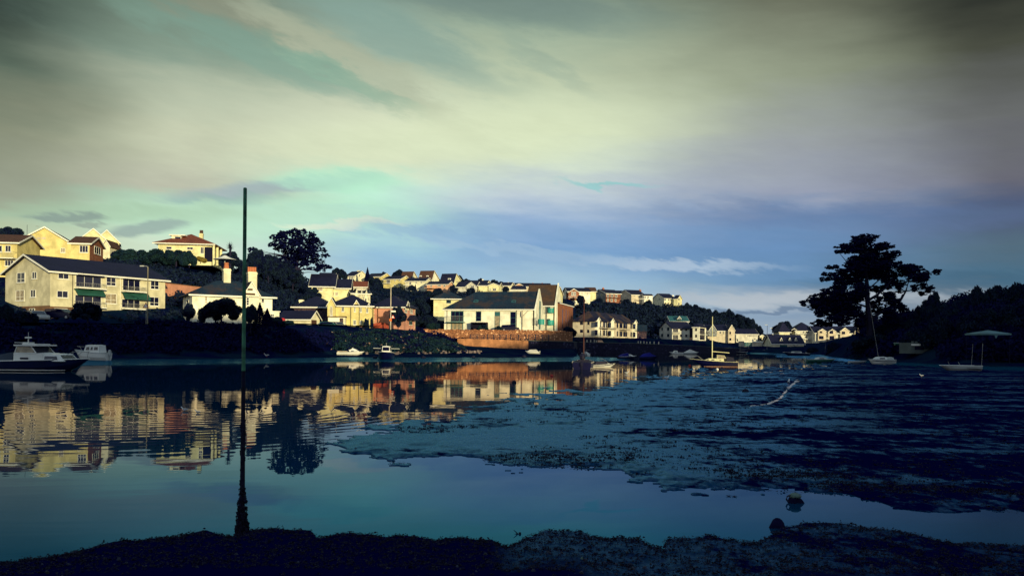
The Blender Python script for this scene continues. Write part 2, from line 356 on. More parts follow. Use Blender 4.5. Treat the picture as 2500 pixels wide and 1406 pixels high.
def copy_tree(o, loc, label, rz=0.0, sc=None, group=None):
    r = o.copy(); COL.objects.link(r); r.location = loc; r.rotation_euler = (0, 0, rz); r['label'] = label
    if sc is not None: r.scale = (sc, sc, sc) if not isinstance(sc, tuple) else sc
    if group: r['group'] = group
    for ch in list(o.children):
        c = ch.copy(); COL.objects.link(c); c.parent = r
        for g in ch.children:
            d = g.copy(); COL.objects.link(d); d.parent = c
    return r
# cheap value noise on arrays
def vnoise(x, y, seed=0):
    xi = np.floor(x).astype(np.int64); yi = np.floor(y).astype(np.int64); fx = x - xi; fy = y - yi
    def h(a, b):
        n = (a * 374761393 + b * 668265263 + seed * 1442695041) & 0x7fffffff
        n = (n ^ (n >> 13)) * 1274126177 & 0x7fffffff
        return ((n ^ (n >> 16)) & 0xffff) / 65535.0
    fx = fx * fx * (3 - 2 * fx); fy = fy * fy * (3 - 2 * fy)
    return (h(xi, yi) * (1 - fx) + h(xi + 1, yi) * fx) * (1 - fy) + (h(xi, yi + 1) * (1 - fx) + h(xi + 1, yi + 1) * fx) * fy
def fbm(x, y, o=4, seed=0):
    s = 0; a = 0.5
    for i in range(o): s = s + a * vnoise(x * 2 ** i, y * 2 ** i, seed + i); a *= 0.5
    return s
# ------------------------------------------------------------------ terrain of the far banks: columns by bearing, stages by distance
def col(px, *st):
    out = []
    for D, q in st:
        z = q[0] if isinstance(q, tuple) else zz(px, q, D)
        out.append((D, z))
    if len(out) == 9: out.insert(5, ((out[4][0] + out[5][0]) / 2, (out[4][1] + out[5][1]) / 2))
    return (px, out)
TC = [
 col(-500, (62, (-1.0,)), (70, (0,)), (84, (.5,)), (95, (3.9,)), (116, (5.0,)), (150, 645), (190, 592), (260, (28,)), (900, (16,))),
 col(0, (62, (-1.0,)), (70, (0,)), (84, (.5,)), (95, (3.9,)), (116, (5.0,)), (150, 645), (190, 596), (260, (28,)), (900, (16,))),
 col(200, (64, (-1.0,)), (72, (0,)), (86, (.5,)), (98, (3.9,)), (118, (5.0,)), (150, 650), (205, 612), (270, (26,)), (900, (16,))),
 col(400, (68, (-1.0,)), (76, (0,)), (90, (.5,)), (104, (4.1,)), (126, (5.0,)), (150, 700), (190, 634), (260, (24,)), (900, (16,))),
 col(600, (76, (-1.0,)), (84, (0,)), (100, (.6,)), (115, (4.1,)), (132, (5.0,)), (165, 712), (215, 660), (280, (24,)), (900, (16,))),
 col(720, (82, (-1.0,)), (90, (0,)), (110, (.6,)), (135, (5.2,)), (156, (6,)), (185, 742), (240, 684), (320, (24,)), (900, (16,))),
 col(850, (89, (-1.0,)), (97, (0,)), (120, (.6,)), (145, (5.2,)), (166, (6,)), (200, 765), (330, 700), (385, 694), (480, (26,)), (900, (16,))),
 col(1000, (89, (-1.0,)), (97, (0,)), (125, (.6,)), (152, (4.4,)), (174, (5.6,)), (210, 778), (325, 716), (390, 706), (480, (24,)), (900, (16,))),
 col(1120, (95, (-1.0,)), (103, (0,)), (132, (.8,)), (160, (1.7,)), (186, (5.4,)), (225, 785), (318, 718), (400, 714), (480, (22,)), (900, (16,))),
 col(1300, (99, (-1.0,)), (107, (0,)), (140, (.7,)), (162, (1.0,)), (190, (5.2,)), (235, 790), (310, 726), (410, 722), (500, (20,)), (900, (15,))),
 col(1400, (100, (-1.0,)), (108, (0,)), (146, (.6,)), (168, (1.2,)), (200, (4.6,)), (268, (5.2,)), (322, 732), (420, 738), (500, (20,)), (900, (15,))),
 col(1412, (100, (-1.0,)), (108, (0,)), (136, (.15,)), (168, (-.05,)), (244, (-.6,)), (256, (4.8,)), (290, (5,)), (330, 733), (500, (22,)), (900, (15,))),
 col(1480, (104, (-1.0,)), (112, (0,)), (136, (.12,)), (160, (-.05,)), (244, (-.6,)), (256, (4.8,)), (292, (5,)), (350, 738), (520, (22,)), (900, (15,))),
 col(1540, (118, (-1.0,)), (126, (0,)), (136, (.06,)), (146, (-.05,)), (246, (-.6,)), (258, (4.8,)), (300, (5,)), (375, 741), (540, (19,)), (900, (15,))),
 col(1560, (160, (-1.0,)), (170, (-.8,)), (200, (-.7,)), (230, (-.7,)), (247, (-.6,)), (258, (4.8,)), (305, (5,)), (385, 743), (560, (18,)), (900, (15,))),
 col(1700, (187, (-1.0,)), (195, (-.9,)), (204, (-.8,)), (224, (-.8,)), (264, (-.6,)), (274, (4.5,)), (312, (4.6,)), (470, 764), (580, (16,)), (900, (12,))),
 col(1800, (190, (-1.0,)), (200, (-.9,)), (215, (-.8,)), (250, (-.8,)), (300, (-.6,)), (310, (2.2,)), (345, (4,)), (430, 815), (600, (10,)), (900, (10,))),
 col(1900, (162, (-1.0,)), (170, (0,)), (205, (.06,)), (235, (.02,)), (270, (.4,)), (285, (2.2,)), (330, (3.4,)), (420, (4.4,)), (520, (5.4,)), (900, (7,))),
 col(2000, (142, (-1.0,)), (150, (0,)), (180, (.06,)), (215, (.05,)), (240, (.5,)), (262, (2,)), (330, (3.4,)), (400, (5,)), (500, (6,)), (900, (8,))),
 col(2100, (112, (-1.0,)), (118, (0,)), (126, (.7,)), (136, (2.4,)), (152, (4.2,)), (200, (6,)), (300, (8,)), (420, (9,)), (900, (9,))),
 col(2200, (98, (-1.0,)), (104, (0,)), (112, (.8,)), (118, (2.4,)), (130, (4.2,)), (150, (7,)), (200, 812), (300, (9,)), (900, (9,))),
 col(2350, (78, (-1.0,)), (84, (0,)), (92, (.7,)), (100, (2.4,)), (110, (5,)), (130, 780), (170, 745), (260, (14,)), (900, (10,))),
 col(2500, (74, (-1.0,)), (80, (0,)), (88, (.7,)), (96, (2.6,)), (105, (5.5,)), (120, 765), (160, 725), (260, (17,)), (900, (12,))),
 col(3000, (66, (-1.0,)), (72, (0,)), (80, (.7,)), (88, (2.6,)), (98, (5.5,)), (120, 760), (160, 705), (260, (20,)), (900, (12,))),
]
TCX = np.array([c[0] for c in TC], float)
TCD = np.array([[s[0] for s in c[1]] for c in TC]); TCZ = np.array([[s[1] for s in c[1]] for c in TC])
def terr(px, D):
    "height of the bank or hillside at a bearing (px) and distance"
    ds = [float(np.interp(px, TCX, TCD[:, k])) for k in range(10)]; z = [float(np.interp(px, TCX, TCZ[:, k])) for k in range(10)]
    return float(np.interp(D, ds, z))
def GT_(px, py):
    'where the view through a pixel meets the far bank'
    for D in np.arange(60, 200, .5):
        if terr(px, D) >= zz(px, py, D): return P(px, py, D)
    return G(px, py, 0)
def terr_xy(x, y): return terr(CX + F * x / y, y)
cols = np.concatenate([np.linspace(-500, 3000, 360)])
sub = [6, 14, 14, 10, 12, 12, 26, 8, 6]
V = []; nr = sum(sub) + 1
for px in cols:
    ds = [np.interp(px, TCX, TCD[:, k]) for k in range(10)]; zs = [np.interp(px, TCX, TCZ[:, k]) for k in range(10)]
    DD = np.concatenate([np.linspace(ds[i], ds[i + 1], sub[i], endpoint=False) for i in range(9)] + [[ds[9]]])
    ZZ = np.concatenate([np.linspace(zs[i], zs[i + 1], sub[i], endpoint=False) for i in range(9)] + [[zs[9]]])
    XX = (px - CX) / F * DD
    amp = np.where(ZZ < 8, np.clip((ZZ - 0.35) * 0.08, 0, 0.25), 0.7)
    ZZ = ZZ + amp * (fbm(XX * 0.25 + 40, DD * 0.25, 4, 3) - 0.5) * 2 + np.where((ZZ > -0.5) & (ZZ < .8), 0.16 * (fbm(XX * 0.10 + 9, DD * 0.35, 3, 5) - 0.47), 0)
    V.append(np.stack([XX, DD, ZZ], 1))
V = np.concatenate(V); nc = len(cols)
ii, jj = np.meshgrid(np.arange(nc - 1), np.arange(nr - 1), indexing='ij'); a = ii * nr + jj
Fc = np.stack([a, a + nr, a + nr + 1, a + 1], -1).reshape(-1, 4)
def film(q, b, wet, nrm, near):
    "a thin film of dark water over wet mud: tinted, never a full mirror"
    b.inputs['Specular IOR Level'].default_value = 0.0
    for l in list(q.nt.links):
        if l.to_socket == b.inputs['Specular IOR Level']: q.nt.links.remove(l)
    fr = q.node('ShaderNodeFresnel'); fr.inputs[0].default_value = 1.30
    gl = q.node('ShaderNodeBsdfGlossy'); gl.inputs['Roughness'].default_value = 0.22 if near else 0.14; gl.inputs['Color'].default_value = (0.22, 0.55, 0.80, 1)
    q.put(gl.inputs['Normal'], nrm)
    mx = q.node('ShaderNodeMixShader'); q.put(mx.inputs[0], q.m('MULTIPLY', q.m('MULTIPLY', fr.outputs[0], wet), 0.55 if near else 0.62))
    q.nt.links.new(b.outputs[0], mx.inputs[1]); q.nt.links.new(gl.outputs[0], mx.inputs[2])
    q.nt.links.new(mx.outputs[0], q.nt.nodes['Material Output'].inputs[0])
def ground_material(name, mud_z, near):
    m = bpy.data.materials.new(name); m.use_nodes = True
    q = N(m.node_tree); b = m.node_tree.nodes['Principled BSDF']
    g = q.node('ShaderNodeNewGeometry').outputs['Position']
    sp = q.node('ShaderNodeSeparateXYZ'); q.put(sp.inputs[0], g)
    n = q.noise(g, 0.25, 5, 0.6)
    if near:
        # wet mud with patches of weed; the weed is matt, the mud carries a film of water
        dist = q.m('SQRT', q.m('ADD', q.m('MULTIPLY', sp.outputs[0], sp.outputs[0]), q.m('MULTIPLY', sp.outputs[1], sp.outputs[1])))
        sc = q.m('DIVIDE', 1.0, q.m('ADD', 1.0, q.m('MULTIPLY', dist, 0.03)))
        big = q.noise(q.comb(q.m('MULTIPLY', sp.outputs[0], 0.16), q.m('MULTIPLY', sp.outputs[1], 0.30), 0.0), 1.0, 5, 0.62)
        fin = q.noise(q.comb(q.m('MULTIPLY', sp.outputs[0], 2.1), q.m('MULTIPLY', sp.outputs[1], 1.5), 3.0), 1.0, 5, 0.7)
        mid = q.noise(q.comb(q.m('MULTIPLY', sp.outputs[0], 0.5), q.m('MULTIPLY', sp.outputs[1], 0.7), 5.0), 1.0, 4, 0.65)
        # more of the dark weed tone to the right
        right = q.ss(q.m('DIVIDE', sp.outputs[0], q.m('MAXIMUM', sp.outputs[1], 1.0)), 0.0, 0.5, -0.052, 0.055)
        t = q.m('ADD', q.m('ADD', q.m('MULTIPLY', big, 0.42), q.m('MULTIPLY', fin, 0.42)), q.m('ADD', q.m('MULTIPLY', mid, 0.26), right))
        bank = q.ss(sp.outputs[2], 0.07, 0.16)
        bank = q.m('MAXIMUM', bank, q.m('MULTIPLY', q.ss(q.m('DIVIDE', sp.outputs[0], q.m('MAXIMUM', sp.outputs[1], 1.0)), -0.03, 0.03, 1.0, 0.55), q.ss(sp.outputs[1], 8.8, 9.6, 1.0, 0.0)))
        weed = q.m('MAXIMUM', q.ss(t, 0.53, 0.60), bank)
        vf = q.noise(q.comb(q.m('MULTIPLY', sp.outputs[0], 9.0), q.m('MULTIPLY', sp.outputs[1], 5.0), 8.0), 1.0, 4, 0.7)
        wetc = q.mix(q.ss(vf, 0.40, 0.62), (0.001, 0.030, 0.090), (0.030, 0.070, 0.145))  # bluish sky sheen of the wet film painted into the mud colour
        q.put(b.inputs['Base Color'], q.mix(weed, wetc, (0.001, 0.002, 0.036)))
        q.put(b.inputs['Roughness'], q.m('ADD', 0.32, q.m('MULTIPLY', weed, 0.6)))
        q.put(b.inputs['Specular IOR Level'], q.m('SUBTRACT', 0.30, q.m('MULTIPLY', weed, 0.29)))
        gloss = 1; wet = q.m('SUBTRACT', 1.0, weed)
        bn = q.node('ShaderNodeBump'); bn.inputs['Distance'].default_value = 0.035
        q.put(bn.inputs['Height'], q.m('ADD', fin, q.m('MULTIPLY', weed, 0.3))); q.put(b.inputs['Normal'], bn.outputs[0])
        q.put(bn.inputs['Strength'], q.ss(dist, 8, 60, 0.7, 0.25))
    else:
        mud = q.ss(q.m('ADD', sp.outputs[2], q.m('MULTIPLY', q.m('SUBTRACT', n, 0.5), 0.25)), mud_z * 0.75, mud_z * 1.15)
        earth = q.mix(q.ss(n, 0.4, 0.6), (0.002, 0.004, 0.034), (0.005, 0.016, 0.036))
        q.put(b.inputs['Base Color'], q.mix(mud, (0.003, 0.050, 0.10), earth))
        q.put(b.inputs['Roughness'], q.m('ADD', 0.24, q.m('MULTIPLY', mud, 0.7)))
        q.put(b.inputs['Specular IOR Level'], q.m('SUBTRACT', 0.4, q.m('MULTIPLY', mud, 0.4)))
        wet = q.m('SUBTRACT', 1.0, mud)
        bn = q.node('ShaderNodeBump'); bn.inputs['Distance'].default_value = 0.1
        q.put(bn.inputs['Strength'], q.m('MULTIPLY', mud, 0.8))
        q.put(bn.inputs['Height'], q.noise(g, 1.5, 5, 0.6)); q.put(b.inputs['Normal'], bn.outputs[0])
    film(q, b, wet, bn.outputs[0], near)
    return m
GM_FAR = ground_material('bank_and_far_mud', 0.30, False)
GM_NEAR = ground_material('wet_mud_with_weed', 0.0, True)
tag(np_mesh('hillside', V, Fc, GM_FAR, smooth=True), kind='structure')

# ------------------------------------------------------------------ bed of the creek, mudflat and near shore
MUD = [(1690, 906), (1640, 915), (1580, 924), (1500, 934), (1440, 950), (1360, 959), (1240, 975), (1130, 1004), (1090, 1018), (1000, 1036), (870, 1058),
       (800, 1078), (860, 1096), (930, 1110), (960, 1135), (1000, 1130), (1080, 1112), (1150, 1115), (1200, 1128), (1320, 1140), (1430, 1150),
       (1500, 1152), (1600, 1172), (1620, 1192), (1720, 1208), (1760, 1200), (1900, 1205), (2080, 1215), (2200, 1240), (2340, 1245), (2500, 1258),
       (3100, 1300), (3100, 870), (2480, 885), (2300, 882), (2150, 874), (2060, 876), (2000, 884), (1850, 897), (1790, 902)]
NEAR = [(-600, 1400), (0, 1377), (150, 1362), (260, 1335), (400, 1315), (500, 1303), (560, 1309), (585, 1312), (600, 1296), (640, 1293), (700, 1300),
        (760, 1303), (775, 1316), (850, 1303), (950, 1313), (1060, 1320), (1110, 1318), (1200, 1325), (1240, 1340), (1290, 1312), (1330, 1298),
        (1420, 1300), (1440, 1312), (1560, 1318), (1620, 1350), (1625, 1318), (1740, 1310), (1800, 1322), (1850, 1326), (1900, 1296), (1960, 1283),
        (2050, 1283), (2150, 1295), (2220, 1305), (2300, 1325), (2500, 1335), (3100, 1345), (3100, 2600), (-600, 2600)]
def sdist(poly, X, Y):
    "signed distance to a polygon, positive inside"
    P_ = np.array(poly, float); Q_ = np.roll(P_, -1, 0)
    best = np.full(X.shape, 1e9); ins = np.zeros(X.shape, bool)
    for (x0, y0), (x1, y1) in zip(P_, Q_):
        dx, dy = x1 - x0, y1 - y0
        t = np.clip(((X - x0) * dx + (Y - y0) * dy) / (dx * dx + dy * dy + 1e-9), 0, 1)
        best = np.minimum(best, np.hypot(X - x0 - t * dx, (Y - y0 - t * dy)))
        ins ^= ((y0 > Y) != (y1 > Y)) & (X < (x1 - x0) * (Y - y0) / (y1 - y0 + 1e-12) + x0)
    return np.where(ins, best, -best)
yy = np.concatenate([np.linspace(870, 900, 24, endpoint=False), np.linspace(900, 1240, 200, endpoint=False), np.linspace(1240, 1440, 200, endpoint=False), np.linspace(1440, 2000, 40)])
xx = np.linspace(-260, 2760, 620)
PX, PY = np.meshgrid(xx, yy, indexing='ij')
U = (PX - CX) * CR + (PY - CY) * SR; VV = (PX - CX) * SR - (PY - CY) * CR
DD = -CAMH * F / np.minimum(VV, -12); XX = U / F * DD
# outlines were read off the photograph and laid on the water plane; distances here in metres along the ground
def ground_poly(poly): return [tuple(G(px, py)[:2]) for px, py in poly]
stretch = 1.0 + 0.35 * DD
def edge(poly):
    g = [(x / y, 1 / y) for x, y in ground_poly(poly)]      # bearing and inverse distance keep the outline well-conditioned
    return sdist(g, XX / DD, 1 / DD) * F                     # ~ picture scale
em = edge(MUD) / 2.0; en = edge(NEAR) / 2.0
wob = (fbm(XX * 1.1, DD * 1.1 + 5, 4, 21) - 0.47)
wobf = (fbm(XX * 5, DD * 5, 3, 31) - 0.45)
sm = np.clip(em / 7 + wob * 2.6 + wobf * 1.3, -1, 1); sn = np.clip(en / 5 + wob * 0.5 + wobf * 0.4, -1, 1)
zm = -0.05 + 0.05 * sm + np.where(sm > 0, 0.035 * (fbm(XX * 0.35, DD * 0.7, 4, 41) - 0.35) + 0.018 * wobf, -0.05)
zm = np.where(sm > 0, np.maximum(zm + 0.045, 0.012), np.minimum(zm, -0.03))
# channel scoured through the flat
zn = np.where(sn > 0, 0.02 + np.clip(en / 60, 0, 1) * 0.20 + 0.05 * (fbm(XX * 1.7, DD * 1.7, 4, 51) - 0.4) + 0.035 * wobf + 0.014 * (fbm(XX * 17, DD * 17, 2, 61) - .4), -0.15)
leftdeep = np.clip((0.15 - XX / DD) * 6, 0, 1)
zn = np.where(sn > 0, zn + 0.05 * leftdeep * np.clip(en / 8, 0, 1), zn)
GUL = [(1946, 929), (1926, 946), (1903, 974), (1872, 987), (1800, 995), (1650, 1003), (1450, 1033), (1250, 1043), (1020, 1051)]
gl_ = [tuple(G(px, py)[:2]) for px, py in GUL]; best = np.full(XX.shape, 1e9)
for (x0, y0), (x1, y1) in zip([(x / y, 1 / y) for x, y in gl_][:-1], [(x / y, 1 / y) for x, y in gl_][1:]):
    dx, dy = x1 - x0, y1 - y0; a_, b_ = XX / DD, 1 / DD; t_ = np.clip(((a_ - x0) * dx + (b_ - y0) * dy) / (dx * dx + dy * dy), 0, 1)
    best = np.minimum(best, np.hypot((a_ - x0 - t_ * dx) * .45, (b_ - y0 - t_ * dy) * 2.0) * F)
gul = np.clip(1 - best / np.where(XX / DD > .3, 6.5, 2.6), 0, 1) * np.clip((fbm(XX * 2.2, DD * 1.2, 3, 71) - np.where(XX / DD > .3, .12, .38)) * 5, 0, 1)
zm = np.where(sm > 0, zm - gul * .09 + .05 * np.clip(1 - np.abs(best - 8) / 5, 0, 1) * (XX / DD > .3), zm)
Z0 = np.maximum(zm, zn); Z0 = np.where((sm < -0.9) & (sn < -0.9), -0.5, Z0)
A = np.stack([XX, DD, Z0], -1).reshape(-1, 3); nr2 = len(yy); nc2 = len(xx)
ii, jj = np.meshgrid(np.arange(nc2 - 1), np.arange(nr2 - 1), indexing='ij'); a = ii * nr2 + jj
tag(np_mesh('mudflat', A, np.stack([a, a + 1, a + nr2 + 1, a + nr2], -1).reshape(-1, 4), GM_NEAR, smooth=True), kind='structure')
GX, GD, GZ = XX, DD, Z0     # for placing weed

# ------------------------------------------------------------------ unseen hillside behind the viewer, crest shaped to set sun and shade
HW = [-400, -100, 3, 20, 29, 33, 66, 71, 75, 82, 87, 93, 105, 112, 130, 157, 250, 420, 600]
HH = [33, 34, 35.4, 35.3, 34.6, 16.5, 16.5, 31.0, 32.2, 32.6, 35.6, 37.2, 41.0, 45, 44, 43.5, 47, 47, 44]  # crest heights set the shade edge; the dip lets sun onto boats
p = Vector((math.cos(SUN_AZ), math.sin(SUN_AZ))); s_h = Vector((math.sin(SUN_AZ), -math.cos(SUN_AZ)))
ws = np.linspace(-400, 600, 260); ls = np.concatenate([np.linspace(4, 60, 14, endpoint=False), np.linspace(60, 100, 14, endpoint=False), np.linspace(100, 300, 18)])
WW, LL = np.meshgrid(ws, ls, indexing='ij')
Hr = np.interp(WW, HW, HH)
prof = np.interp(LL, [4, 14, 40, 100, 140, 300], [0.012, 0.03, 0.22, 1.0, 0.96, 0.75])
ZB = Hr * prof + np.where(LL > 100, 0, (fbm(WW * .1, LL * .1, 3, 9) - .5) * LL * 0.01)
BX = s_h.x * LL + p.x * WW; BY = s_h.y * LL + p.y * WW
keep_y = BY > -3
ZB = np.where(BY > -4, np.minimum(ZB, 0.1), ZB)
ZB = np.where(BY > 0, -1.5, ZB)
n1_, n2_ = WW.shape; ii, jj = np.meshgrid(np.arange(n1_ - 1), np.arange(n2_ - 1), indexing='ij'); a = ii * n2_ + jj
fb = np.stack([a, a + n2_, a + n2_ + 1, a + 1], -1).reshape(-1, 4)
fb = fb[(BY.ravel()[fb] < 20).all(1)]
tag(np_mesh('shading_hillside', np.stack([BX, BY, ZB], -1).reshape(-1, 3), fb, GM_FAR, smooth=True), kind='structure')
xs = np.linspace(-60, 60, 90); ys = np.linspace(-14, 3.6, 24); SX, SY = np.meshgrid(xs, ys, indexing='ij')
SZ = 0.22 + np.clip((3.6 - SY) / 17, 0, 1) * 0.9 + 0.05 * (fbm(SX, SY, 3, 77) - .5)
a = (np.arange(89)[:, None] * 24 + np.arange(23)[None]).reshape(-1)
tag(np_mesh('foreshore', np.stack([SX, SY, SZ], -1).reshape(-1, 3), np.stack([a, a + 24, a + 25, a + 1], -1), GM_NEAR, smooth=True), kind='structure')

# ------------------------------------------------------------------ water
wm = bpy.data.materials.new('creek_water'); wm.use_nodes = True
q = N(wm.node_tree); b = wm.node_tree.nodes['Principled BSDF']
b.inputs['Base Color'].default_value = (0.0, 0.032, 0.085, 1); b.inputs['Roughness'].default_value = 0.015
b.inputs['IOR'].default_value = 1.333; b.inputs['Specular IOR Level'].default_value = 0.5
g = q.node('ShaderNodeNewGeometry').outputs['Position']; sp = q.node('ShaderNodeSeparateXYZ'); q.put(sp.inputs[0], g)
x_, y_ = sp.outputs[0], sp.outputs[1]
calm = q.ss(q.noise(q.comb(q.m('MULTIPLY', x_, 0.06), q.m('MULTIPLY', y_, 0.10), 2.0), 1.0, 3, 0.5), 0.42, 0.62, 0.05, 1.0)
rip = q.noise(q.comb(q.m('MULTIPLY', x_, 0.55), q.m('ADD', q.m('MULTIPLY', y_, 2.6), q.m('MULTIPLY', x_, -0.35)), 0.0), 1.0, 2, 0.45, 0.4)
swl = q.noise(q.comb(q.m('MULTIPLY', x_, 0.15), q.m('MULTIPLY', y_, 0.5), 4.0), 1.0, 2, 0.5)
def rings(cx, cy, wl, fade):
    dx = q.m('SUBTRACT', x_, cx); dy = q.m('SUBTRACT', y_, cy)
    d = q.m('SQRT', q.m('ADD', q.m('MULTIPLY', dx, dx), q.m('MULTIPLY', dy, dy)))
    d2 = q.m('ADD', d, q.m('MULTIPLY', swl, 0.5))
    return q.m('MULTIPLY', q.m('SINE', q.m('MULTIPLY', d2, 2 * math.pi / wl)), q.ss(d, fade * 0.2, fade, 1.0, 0.0))
g1 = G(470, 1003); g2 = G(690, 1065)
rg = q.m('ADD', rings(g1.x, g1.y, 0.55, 17.0), q.m('MULTIPLY', rings(g2.x - 14, g2.y + 6, 0.8, 30.0), 0.7))
leftm = q.ss(q.m('DIVIDE', x_, y_), -0.16, -0.06, 1.0, 0.0)
nearm = q.m('MULTIPLY', q.ss(y_, 12.5, 18.0), q.ss(y_, 20, 42, 1.0, 0.12))
hgt = q.m('ADD', q.m('MULTIPLY', q.m('MULTIPLY', rip, calm), q.ss(y_, 10, 60, 0.0013, 0.0024)), q.m('MULTIPLY', q.m('MULTIPLY', rg, leftm), q.m('MULTIPLY', nearm, 0.00062)))
hgt = q.m('ADD', hgt, q.m('MULTIPLY', swl, 0.004))
bn = q.node('ShaderNodeBump'); bn.inputs['Distance'].default_value = 1.0; bn.inputs['Strength'].default_value = 1.0
q.put(bn.inputs['Height'], hgt)
# reflected light is tinted in the mirror colour: blue-green steep, warm tan towards grazing
b.inputs['Specular IOR Level'].default_value = 0.0; b.inputs['Roughness'].default_value = 1.0
fr = q.node('ShaderNodeFresnel'); fr.inputs[0].default_value = 1.333; q.put(fr.inputs['Normal'], bn.outputs[0])
gl = q.node('ShaderNodeBsdfGlossy'); gl.inputs['Roughness'].default_value = 0.012; q.put(gl.inputs['Normal'], bn.outputs[0])
q.put(gl.inputs['Color'], q.ramp(fr.outputs[0], [(0.0, (0.04, 0.34, 0.62)), (0.25, (0.09, 0.41, 0.73)), (0.45, (0.44, 0.52, 0.64)), (0.65, (0.72, 0.60, 0.52)), (1.0, (0.92, 0.86, 0.80))]))
mx = q.node('ShaderNodeMixShader'); q.put(mx.inputs[0], fr.outputs[0]); q.nt.links.new(b.outputs[0], mx.inputs[1]); q.nt.links.new(gl.outputs[0], mx.inputs[2])
q.nt.links.new(mx.outputs[0], q.nt.nodes['Material Output'].inputs[0])
wb = MB(); wb.add([(-260, -3, 0), (300, -3, 0), (300, 330, 0), (-260, 330, 0)], [(0, 1, 2, 3)])
tag(wb.build('water', wm), kind='structure')
# pale quay road and far land out to the horizon
fl = MB(); fl.add([(-3000, 850, 4), (3000, 850, 4), (3000, 4500, 4), (-3000, 4500, 4)], [(0, 1, 2, 3)])
tag(fl.build('far_land', GM_FAR), kind='structure')
